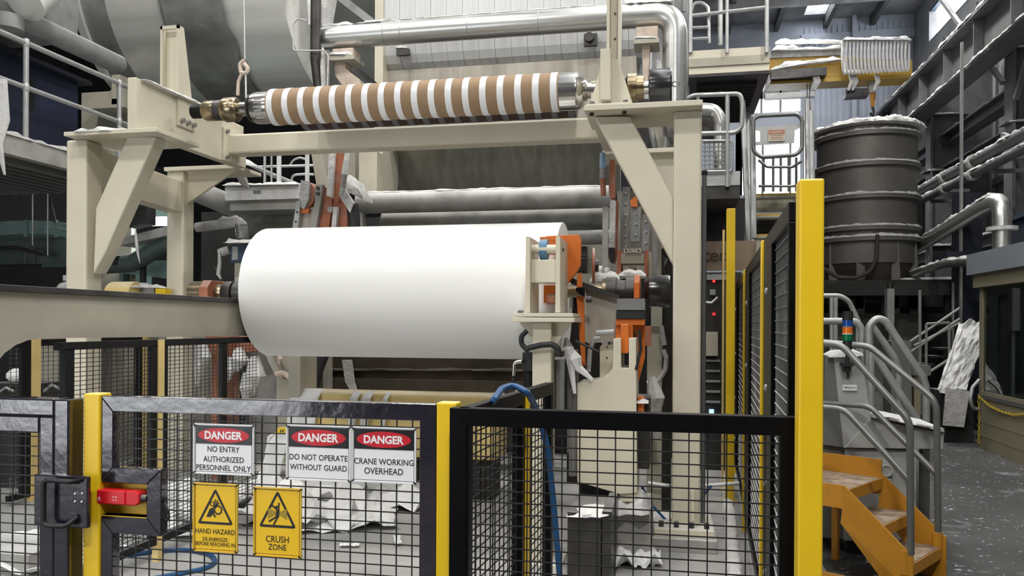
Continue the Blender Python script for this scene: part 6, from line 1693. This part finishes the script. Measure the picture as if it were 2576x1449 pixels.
t = thing('yellow_chain', 'yellow plastic chain hanging in swags on the control cabin wall', 'chain', (XC - .02, 10, zsill - .4))
xk = XC - .03
def chain(pts, t):
    path = []
    for a, b in zip(pts, pts[1:]):
        k = max(1, int((b - a).length / .045)); path += [a.lerp(b, i / k) for i in range(k)]
    for i, p in enumerate(path[:90]):
        d = (path[min(i + 1, len(path) - 1)] - path[max(i - 1, 0)]).normalized()
        u = V((1, 0, 0)) if i % 2 else d.cross(V((1, 0, 0))).normalized()
        MB().tube([p + d * (.028 * cos(q)) + u * (.014 * sin(q)) for q in [k * pi / 4 for k in range(8)]], .005, 5, closed=True).build('link', 'chain_yellow', t)
chain([aX(px, py, xk) for px, py in ((2463, 998), (2490, 1022), (2520, 1036), (2550, 1044), (2580, 1042))], t)
chain([aX(px, py, xk) for px, py in ((2462, 1000), (2463, 1060), (2462, 1120))], t)
o = MB().tube([aX(2462, 1030, xk), aX(2448, 1028, xk - .1), aX(2440, 1005, xk - .15), aX(2446, 975, xk - .1), aX(2464, 955, xk)], .022, 9, fil=.12).build('cabin_hose', 'galv'); tag(o, 'pale hose loop beside the cabin corner', 'hose')

# ------------------------------------------------------------------ crumpled sheet and far clutter
def crumple(name, m, c, ux, uy, nx, ny, amp, seed, thick=.006, label='', cat='paper', group=None, fr=2.2):
    mb = MB(); ux, uy = V(ux), V(uy); n = ux.cross(uy).normalized()
    for j in range(ny + 1):
        for i in range(nx + 1):
            f, g_ = i / nx - .5, j / ny - .5
            e = 1 + .18 * noise.noise(V((f * 3 + seed, g_ * 3, seed * 2)))
            p = V(c) + ux * f * e + uy * g_ * e
            w = abs(noise.noise(V((f * fr * 2 + seed, g_ * fr * 2, 1.3)))) * 1.4 + .4 * noise.noise(V((f * fr * 5, g_ * fr * 5, seed)))
            mb.v.append(p + n * amp * w)
    for j in range(ny):
        for i in range(nx):
            a = j * (nx + 1) + i; mb.f.append((a, a + 1, a + nx + 2, a + nx + 1))
    o = mb.build(name, m, smooth=False)
    md = o.modifiers.new('thick', 'SOLIDIFY'); md.thickness = thick; md.offset = 1
    return tag(o, label, cat, group)
a, b, c, d_ = aY(2412, 808, 12.3), aY(2480, 800, 12.3), aY(2352, 985, 11.9), aY(2440, 1000, 11.9)
crumple('crumpled_tarp', 'paper_scrap', (a + b + c + d_) / 4, (b - a) * 1.1, (a - c), 14, 22, .09, 3.1, .01, 'big crumpled white tarp slumped against the wall left of the cabin', 'tarp', None, 2.5)
solo(MB().pprism([(2380, 975), (2440, 985), (2425, 1075), (2372, 1070)], 11.8, .02), 'torn_board', 'lint_grey', 'torn pale board under the crumpled tarp', 'board', smooth=False)
solo(MB().box(aY(2372, 1000, 11.95).x, aY(2450, 1000, 11.95).x, 11.95, 12.6, 0, aY(2400, 985, 11.95).z), 'dark_crate', 'shadow_steel', 'dark crate under the crumpled tarp', 'crate', smooth=False)
crumple('dark_rag', 'truss', aZ(2385, 1015, .12), (1.0, .1, 0), (.05, .8, .1), 12, 10, .12, 5.1, .01, 'dark rag heap on the floor below the crumpled tarp', 'rag', None, 2.0)
t = thing('far_stair', 'thin steel stair with handrails in the dark behind the console', 'stair', aY(2350, 900, 13))
for a, b in (((2290, 860), (2415, 775)), ((2292, 885), (2415, 802)), ((2300, 870), (2415, 812)), ((2340, 935), (2410, 890))):
    MB().tube([aY(*a, 13), aY(*b, 13)], .022, 7).build('rail', 'galv_dull', t)
for px, y0, y1 in ((2330, 960, 815), (2388, 935, 815), (2314, 960, 730)):
    MB().tube([aY(px, y0, 13), aY(px, y1, 13)], .022, 7).build('post', 'galv_dull', t)
MB().tube([aY(2330, 815, 13), aY(2388, 812, 13), aY(2392, 830, 13)], .022, 7).build('rail', 'galv_dull', t)
for i in range(3):
    MB().pbox(2318 + i * 22, 915 - i * 20, 2352 + i * 22, 920 - i * 20, 13, .4).build('tread', 'steel_dark', t, smooth=False)
t = thing('grey_cabinet', 'plain grey switch cabinet standing behind the console rails', 'cabinet', (aY(2270, 900, 10.8).x, 11, 0))
MB().box(aY(2242, 920, 10.8).x, aY(2292, 920, 10.8).x, 10.8, 11.2, 0, aY(2270, 858, 10.8).z).build('casing', 'console_side', t, smooth=False)
MB().box(aY(2292, 920, 10.8).x, aY(2345, 920, 10.8).x, 10.85, 11.1, aY(2320, 945, 10.8).z, aY(2320, 920, 10.8).z).build('side_tray', 'console_side', t, smooth=False)
MB().box(aY(2300, 900, 10.9).x, aY(2316, 900, 10.9).x, 10.9, 11.0, 0, aY(2300, 912, 10.9).z).build('leg', 'cabin', t, smooth=False)
for px, y0, y1, lab, r, m in ((2240, 712, 1047, 'dark vertical pipe under the tank platform', .05, 'steel_dark'), (2400, 712, 1045, 'slim grey riser under the tank platform', .035, 'galv_dull')):
    o = MB().cyl(aY(px, y1, 13.8), aY(px, y0, 13.8), r, n=8).build('riser_pipe', m); tag(o, lab, 'pipe')
solo(MB().pbox(2232, 726, 2250, 830, 12.6, .15).box(aY(2238, 830, 12.65).x, aY(2244, 830, 12.65).x, 12.65, 12.72, 0, aY(2240, 828, 12.65).z), 'switch_box', 'galv_dull', 'tall grey switch box on a dark post below the tank', 'box', smooth=False)

# ------------------------------------------------------------------ console machine
YO = 5.9
def ox(px, py=1100): return aY(px, py, YO).x
t = thing('operator_console', 'pale grey sloping machine console with lint on its ledge beside the orange steps', 'console', (ox(2200), YO + .5, 0))
P3 = lambda px, py, y=YO: aY(px, py, y)
MB().prism([P3(2075, 895), P3(2098, 899), P3(2122, 1125), P3(2070, 1118)], (0, .5, 0)).build('dark_flank', 'console_side', t, smooth=False)
MB().prism([P3(2098, 899, YO - .02), P3(2128, 888, YO - .02), P3(2168, 893, YO - .02), P3(2192, 1052, YO - .02), P3(2122, 1125, YO - .02)], (0, .5, 0)).build('tower', 'console', t, bevel=.006)
MB().prism([P3(2192, 1050, YO - .04), P3(2376, 1084, YO - .04), P3(2373, 1131, YO - .04), P3(2123, 1127, YO - .04)], (0, .6, 0)).build('desk', 'console', t, bevel=.006)
MB().prism([P3(2192, 1040, YO - .06), P3(2375, 1078, YO - .06), P3(2376, 1088, YO - .06), P3(2192, 1052, YO - .06)], (0, .55, 0)).build('ledge', 'console', t, smooth=False)
MB().prism([P3(2192, 1050, YO - .065), P3(2374, 1087, YO - .065), P3(2374, 1090, YO - .065), P3(2192, 1054, YO - .065)], (0, .02, 0)).build('ledge_seam', 'rubber', t, smooth=False)
MB().lump([P3(2200, 1040, YO + .05), P3(2290, 1058, YO + .05), P3(2340, 1070, YO + .05)], .4, .05, 5, .05).build('lint_ridge', 'lint', t)
xa_, xb_ = ox(2126, 1250), ox(2305, 1250); zt_ = P3(2200, 1131).z
MB().box(xa_, xb_, YO, YO + .6, .10, zt_).build('cabinet', 'console', t, bevel=.005)
MB().box(ox(2070, 1250), xa_, YO + .05, YO + .6, .10, P3(2090, 1118).z).build('dark_cabinet', 'console_side', t, smooth=False)
MB().box(xa_ + .02, xb_ - .02, YO + .05, YO + .6, 0, .10).build('plinth', 'rubber', t, smooth=False)
MB().lump([P3(2075, 893, YO + .1), P3(2160, 888, YO + .1)], .4, .05, 2, .05).build('lint_cap', 'lint', t)
def plate(px0, py0, px1, py1, y, dep, nm, m): return MB().pbox(px0, py0, px1, py1, y, dep).build(nm, m, t, bevel=.003)
plate(2120, 968, 2156, 983, YO - .035, .014, 'maker_plate', 'sign_white')
lettering('lettering', 'PMPGROUP', aY(2138, 975.5, YO - .037), (1, 0, 0), (0, 0, 1), .075, 'steel_dark', t, bold=.01)
for px in (2135, 2160):
    MB().pbox(px - 14, 1188, px + 14, 1195, YO - .02, .02).build('socket_hood', 'console', t, smooth=False)
for px, py in ((2133, 1184), (2228, 1184), (2133, 1218), (2228, 1218)):
    if px < 2200: continue
    so = MB().pbox(px - 17, py - 15, px + 19, py + 15, YO - .03, .03).build('socket_plate', 'grey_plastic', t, bevel=.004)
    q = aY(px + 1, py, YO - .03); MB().lathe(q, (0, -1, 0), [(0, .045), (.015, .043), (.016, .032), (.008, .03)], 20).build('socket', 'console', so)
MB().pbox(2126, 1160, 2131, 1330, YO - .004, .004).build('door_gap', 'rubber', t, smooth=False)
q = aY(2325, 1250, YO + .1); MB().cyl((q.x, q.y, .06), (q.x, q.y, zt_), .035, n=12).build('jacking_leg', 'rail_tube', t)
MB().lathe((q.x, q.y, 0), (0, 0, 1), [(0, .05), (.02, .05), (.03, .02), (.1, .015)], 12).build('levelling_foot', 'steel_dark', t)
# stack light
t = thing('stack_light', 'stack light with blue, orange and green lenses on the console', 'light', aY(2133, 930, YO - .1))
q = aY(2132, 850, YO - .1)
def seg(py0, py1, r, nm, m):
    a, b = aY(2132, py0, YO - .1).z, aY(2132, py1, YO - .1).z
    MB().cyl((q.x, q.y, a), (q.x, q.y, b), r, n=20).build(nm, m, t)
seg(806, 783, .034, 'cap', 'rubber'); seg(821, 806, .033, 'blue_lens', 'lens_blue'); seg(839, 823, .033, 'orange_lens', 'lens_orange'); seg(857, 841, .033, 'green_lens', 'lens_green')
seg(823, 821, .035, 'spacer', 'grey_plastic'); seg(841, 839, .035, 'spacer', 'sign_white'); seg(880, 857, .03, 'base', 'rubber'); seg(918, 880, .012, 'stem', 'rubber')
MB().box(q.x - .035, q.x + .035, q.y - .02, q.y + .08, aY(2132, 922, YO - .1).z, aY(2132, 914, YO - .1).z).build('bracket', 'rubber', t, smooth=False)
MB().pbox(2124, 920, 2142, 936, YO - .1, .08).build('junction', 'rubber', t, bevel=.004)
MB().tube([aY(2132, 936, YO - .07), aY(2134, 945, YO - .06), aY(2132, 950, YO - .03)], .008, 6).build('gland', 'rubber', t)

# ------------------------------------------------------------------ orange steps
W_ = V((.552, .834, 0)); R_ = V((.834, -.552, 0))     # across the steps, and down the flight
n1 = aZ(2285, 1424, .20)                              # near end of the lowest nosing
n2 = aZ(2215, 1325, .40); n3 = aZ(2126, 1234, .60)
wd = .58
st = thing('orange_steps', 'orange steel steps with worn treads in front of the console', 'steps', (n1.x, n1.y, 0))
dp = (n2 - n1); dp.z = 0
for i, nn in enumerate((n1, n2, n3)):
    L = .24 if i < 2 else .42
    back = -R_
    c = nn + W_ * wd / 2 + back * L / 2 - V((0, 0, .015))
    MB().obox(c, W_ * wd / 2, back * L / 2, V((0, 0, .015))).build('tread', 'tread', st, smooth=False)
    MB().obox(nn + W_ * wd / 2 + R_ * .002 - V((0, 0, .035)), W_ * wd / 2, R_ * .006, V((0, 0, .035))).build('nosing', 'orange_stair', st, smooth=False)
for k, off in enumerate((0, wd)):
    o_ = W_ * off; zz = V((0, 0, 1))
    e1, e2, e3 = n1 + o_, n2 + o_, n3 + o_
    top = e3 + zz * .02; low = e1 + zz * .05
    poly = [e3 + zz * .03, e1 + zz * .06 + R_ * .03, e1 - zz * .16 + R_ * .03, e1 - zz * .16 - R_ * .10, e3 - zz * .20 - R_ * .02]
    MB().prism(poly, W_ * .014 * (-1 if k == 0 else 1)).build('stringer', 'orange_stair', st, smooth=False)
    MB().prism([e1 - zz * .16 + R_ * .03, e1 - zz * .20 + R_ * .03, e1 - zz * .20 - R_ * .25, e1 - zz * .16 - R_ * .25], W_ * .014).build('foot_bar', 'orange_stair', st, smooth=False)
    MB().prism([e3 + zz * (.03 if k == 0 else .12), e3 - R_ * .42 + zz * (.03 if k == 0 else .12), e3 - R_ * .42 - zz * .11, e3 - zz * .11], W_ * .014 * (-1 if k == 0 else 1)).build('landing_edge', 'orange_stair', st, smooth=False)
    MB().cyl(e1 - R_ * .02 - zz * .05, e1 - R_ * .02 + zz * .09, .032, n=12).build('post_socket', 'orange_stair', st)
    e4 = e3 - R_ * .3
    MB().obox(e4 - zz * .35, R_ * .02, W_ * .02, zz * .25).build('support_leg', 'orange_stair', st, smooth=False)
MB().beam(n1 - R_ * .6 - V((0, 0, .16)), n1 - R_ * .1 - V((0, 0, .16)), .04, .03).build('foot_bar', 'orange_stair', st, smooth=False)
def steprail(label, p0, near):
    t = thing('step_handrail', label, 'handrail', (p0.x, p0.y, p0.z + .05), 'handrails of the orange steps')
    if near:
        up = [(2291, 1395), (2289, 1060), (2118, 868), (2040, 862)]
        lo = [(2290, 1210), (2210, 1130), (2120, 1040), (2080, 1020), (2030, 1016)]
    else:
        up = [(2360, 1345), (2356, 1010), (2188, 872), (2040, 858)]
        lo = [(2352, 1200), (2280, 1130), (2192, 1030), (2130, 1020), (2030, 1016)]
    n = W_
    MB().tube([aP(a, b, p0, n) for a, b in up], .021, 12, fil=.14, seg=7).build('top_rail', 'rail_tube', t)
    q = [aP(a, b, p0, n) for a, b in ([(2291, 1212)] + [(2125, 1030), (2040, 1022)] if near else [(2358, 1195), (2188, 1022), (2040, 1012)])]
    MB().tube(q, .019, 10, fil=.14, seg=6).build('mid_rail', 'rail_tube', t)
steprail('dark tube handrail on the near side of the orange steps', n1 - R_ * .02, True)
steprail('dark tube handrail on the far side of the orange steps', n1 + W_ * wd - R_ * .02, False)
# paler handrails of the platform behind
for lab, pts, y in (('pale bent tube handrail rising behind the console, leftmost', ((2060, 808), (2152, 808), (2168, 826), (2168, 920)), 7.2),
                    ('pale tall tube handrail sloping down to the console ledge', ((2188, 1010), (2186, 820), (2206, 800), (2226, 806), (2322, 950), (2330, 975), (2330, 1060)), 7.0),
                    ('pale inner tube handrail sloping toward the ledge', ((2192, 880), (2310, 1062)), 6.8),
                    ('grey hoop handrail high behind the stack light', ((2060, 744), (2112, 744), (2135, 756), (2160, 810)), 8.5),
                    ('second pale sloping tube between the tall handrails', ((2190, 815), (2250, 900), (2262, 930), (2262, 1000)), 7.6)):
    mb = MB().tube([aY(a, b, y) for a, b in pts], .03 if y < 8 else .025, 10, fil=.16, seg=6)
    for e in (aY(*pts[0], y), aY(*pts[-1], y)): mb.cyl((e.x, e.y, 0), (e.x, e.y, e.z), .026, n=8)
    o = mb.build('tube_handrail', 'galv'); tag(o, lab, 'handrail', 'pale tube handrails')
for px, lab in ((2092, 'thin pale rail post left of the stack light'), (2102, 'second thin rail post left of the stack light')):
    o = MB().cyl((aY(px, 900, 8.3).x, 8.3, 0), (aY(px, 900, 8.3).x, 8.3, aY(px, 748, 8.3).z), .02, n=8).build('rail_post', 'galv'); tag(o, lab, 'post')

# ================================================================== mesh guard under the reel rail
XM = -3.38
def gp(px, py): return aX(px, py, XM)
gu = thing('rail_guard', 'black framed mesh guard hanging under the reel rail at left', 'guard', (XM, 5.2, .1))
ya, yb = 3.35, gp(648, 900).y; ztp = 1.484
MB().box(XM - .02, XM + .02, ya + .5, yb, ztp - .045, ztp).build('top_rail', 'black_rough', gu, smooth=False)
MB().box(XM - .02, XM + .02, ya, yb, .12, .17).build('bottom_rail', 'black_rough', gu, smooth=False)
for px in (170, 385, 409, 561):
    y = gp(px, 900).y; MB().box(XM - .02, XM + .02, y - (.04 if px < 300 else .03), y + .03, .17, ztp - .04).build('stile', 'black_rough', gu, smooth=False)
y = gp(397, 900).y; MB().box(XM - .015, XM + .03, y - .03, y + .03, .0, ztp).build('yellow_post', 'yellow_dull', gu, smooth=False)
tag(grid_yz(MB(), XM, ya + .55, gp(410, 900).y, .17, ztp - .04, .052, .0262, .0019).build('wire_mesh', 'wire', gu, smooth=False), kind='stuff')
tag(grid_yz(MB(), XM, gp(410, 900).y, yb, .17, ztp - .04, .052, .0262, .0021).build('linty_mesh', 'wire_linty', gu, smooth=False), kind='stuff')
# things seen through it
t = thing('second_guard', 'far black mesh guard with yellow posts beyond the left columns', 'guard', (-6.0, 7.0, 0))
xg2 = -5.6
for px in (85, 362):
    q = aX(px, 900, xg2); MB().box(xg2 - .03, xg2 + .03, q.y - .05, q.y + .05, 0, 1.5).build('yellow_post', 'yellow_dull', t, smooth=False)
y0, y1 = aX(20, 900, xg2).y, aX(372, 900, xg2).y
MB().box(xg2 - .02, xg2 + .02, y0, y1, 1.38, 1.44).build('top_rail', 'black_rough', t, smooth=False)
MB().box(xg2 - .02, xg2 + .02, y0, y1, .75, .80).build('mid_rail', 'black_rough', t, smooth=False)
MB().box(xg2 - .02, xg2 + .02, y0, y1, .05, .1).build('bottom_rail', 'black_rough', t, smooth=False)
for px in (66, 350):
    q = aX(px, 900, xg2); MB().box(xg2 - .02, xg2 + .02, q.y - .06, q.y + .06, .1, 1.38).build('stile', 'black_rough', t, smooth=False)
tag(grid_yz(MB(), xg2, y0, y1, .1, 1.38, .06, .04, .002).build('wire_mesh', 'wire_linty', t, smooth=False), kind='stuff')
t = thing('cream_cabinet', 'row of pale cabinets behind the left columns seen through the mesh', 'cabinet', (-6.5, 8.4, 0))
for px0, px1, py, y in ((95, 160, 850, 7.4), (225, 345, 850, 8.2), (150, 168, 860, 7.3)):
    MB().box(aY(px0, 950, y).x, aY(px1, 950, y).x, y, y + .5, 0, 1.9).build('casing', 'cream_dull', t, smooth=False)
MB().box(aY(400, 950, 8.3).x, aY(520, 950, 8.3).x, 8.3, 8.6, 0, 1.75).build('casing', 'hood_stain', t, smooth=False)
t = thing('white_globe', 'round white float ball seen through the mesh at far left', 'ball', aY(40, 965, 6.6))
MB().lathe(aY(40, 963, 6.6), (0, 0, 1), [(.0, .02), (.015, .05), (.05, .082), (.09, .082), (.125, .05), (.14, .02)], 16).build('ball', 'paper_scrap', t)
q = aY(40, 963, 6.6); MB().box(q.x - .25, q.x + .3, 6.5, 6.9, 0, q.z).build('pedestal', 'shadow_steel', t, smooth=False)
MB().tube([aY(0, 985, 6.45), aY(15, 975, 6.45), aY(35, 985, 6.45)], .012, 7).build('hose', 'galv', t)
MB().tube([aY(110, 985, 6.45), aY(130, 968, 6.45), aY(155, 980, 6.45)], .014, 7).build('hose', 'galv', t)
t = thing('rusty_leg', 'rusty red machine leg hung with lint rags behind the mesh', 'leg', (aY(548, 950, 7.3).x, 7.3, 0))
MB().box(aY(532, 950, 7.3).x, aY(575, 950, 7.3).x, 7.3, 7.5, 0, 1.46).build('leg', 'orange_dusty', t, smooth=False)
MB().box(aY(500, 950, 7.35).x, aY(690, 950, 7.35).x, 7.45, 7.6, 1.3, 1.46).build('cross_bar', 'orange_dusty', t, smooth=False)
MB().box(aY(580, 950, 7.35).x, aY(690, 950, 7.35).x, 7.65, 7.75, 0, 1.4).build('back_plate', 'concrete_block', t, smooth=False)
for i, (px, y0, y1, r) in enumerate(((498, 870, 970, .05), (512, 865, 930, .06), (600, 880, 930, .09), (640, 900, 990, .10), (620, 940, 1010, .08), (575, 900, 960, .05))):
    MB().tube([aY(px, y0, 7.2), aY(px + 4, (y0 + y1) / 2, 7.15), aY(px - 3, y1, 7.2)], [r * .5, r, r * .3], 7).build('lint_rag', 'lint', t)

# ================================================================== blue hoses, floor scraps
o = MB().tube([aY(1240, 1010, 2.95), aZ(1243, 1005, ZG + .01), aZ(1262, 978, ZG + .03), aZ(1290, 968, ZG + .04), aZ(1325, 985, ZG + .02), aY(1352, 1030, 3.4), aY(1378, 1130, 3.42), aY(1392, 1260, 3.44), aY(1408, 1449, 3.46)], .0135, 10, fil=.12, seg=5).build('blue_air_hose', 'hose_blue')
tag(o, 'blue air hose looped over the inner fence and hanging down beside it', 'hose')
o = MB().tube([aZ(px, py, .02) for px, py in ((300, 1400), (400, 1385), (480, 1383), (530, 1395), (545, 1412), (520, 1430), (440, 1445), (360, 1460), (250, 1480))], .016, 8, fil=.3, seg=5).build('floor_hose', 'hose_blue')
tag(o, 'blue hose lying in a loop on the floor behind the signs', 'hose')

def scrap(label, px, py, sx, sy, amp, seed, rot=0., m='paper_scrap', z=.02):
    c = aZ(px, py, z); ux = V((cos(rot), sin(rot), 0)) * sx; uy = V((-sin(rot), cos(rot), 0)) * sy
    return crumple('paper_scrap', m, c, ux, uy, 26, 20, amp, seed, .004, label, 'paper', 'paper scraps on the floor', 2.0)
scrap('large crumpled paper sheet on the floor behind the hazard signs', 650, 1285, 1.9, 1.3, .26, 1.7, .2)
scrap('crumpled paper sheet on the floor left of the hand hazard sign', 440, 1290, 1.4, 1.0, .18, 2.9, -.3)
scrap('torn paper sheet on the floor under the crane sign', 880, 1258, 1.7, .7, .24, 4.1, .1)
scrap('spread paper sheet on the floor right of the crush sign', 840, 1310, 1.0, .7, .08, 5.3, .4)
scrap('paper sheet on the floor seen through the gate mesh', 60, 1400, 1.1, .7, .07, 6.1, .0)
scrap('paper pile against the apron foot', 1010, 1240, 1.2, .5, .22, 7.7, .0)
scrap('white paper drift in front of the concrete plinth', 1560, 1390, .45, .75, .12, 8.3, .3)
scrap('lint drift banked against the column base', 1630, 1310, .5, .5, .10, 9.1, -.2)
scrap('small torn paper strip on the floor right of the crush sign', 1000, 1360, .05, .22, .02, 1.1, .4)
scrap('small scrap of tissue on the concrete near the middle post', 880, 1372, .14, .05, .015, 2.2, .2)
t = thing('floor_block', 'grey concrete floor block behind the danger signs', 'block', aZ(640, 1235, 0))
q = aZ(610, 1240, 0); MB().box(q.x - .1, q.x + .55, q.y, q.y + .5, 0, .22).build('block', 'concrete_block', t, bevel=.01)
q = aZ(30, 1449, 0); MB().box(q.x - .5, q.x + .12, q.y, q.y + .4, 0, .14).build('low_block', 'concrete_block', t, bevel=.01)
a_, b_ = fence_at(1990), fence_at(1856)
o = MB().lump([V((a_.x - .12, a_.y, .006)), V((b_.x - .12, b_.y, .006))], .10, .045, 3, .06, .0).build('lint_drift', 'lint')
tag(o, 'drift of white lint along the foot of the tall side fence', 'lint')
t = thing('slim_guard_post', 'slim yellow post just left of the tall far yellow post', 'post', aY(1820, 900, 7.9))
MB().box(aY(1817, 800, 7.9).x, aY(1822, 800, 7.9).x, 7.9, 7.95, 0, aY(1820, 578, 7.9).z).build('tube', 'yellow_dull', t, smooth=False)
MB().box(aY(1815, 800, 7.9).x, aY(1824, 800, 7.9).x, 7.88, 7.97, 0, .02).build('foot_plate', 'yellow_dull', t, smooth=False)
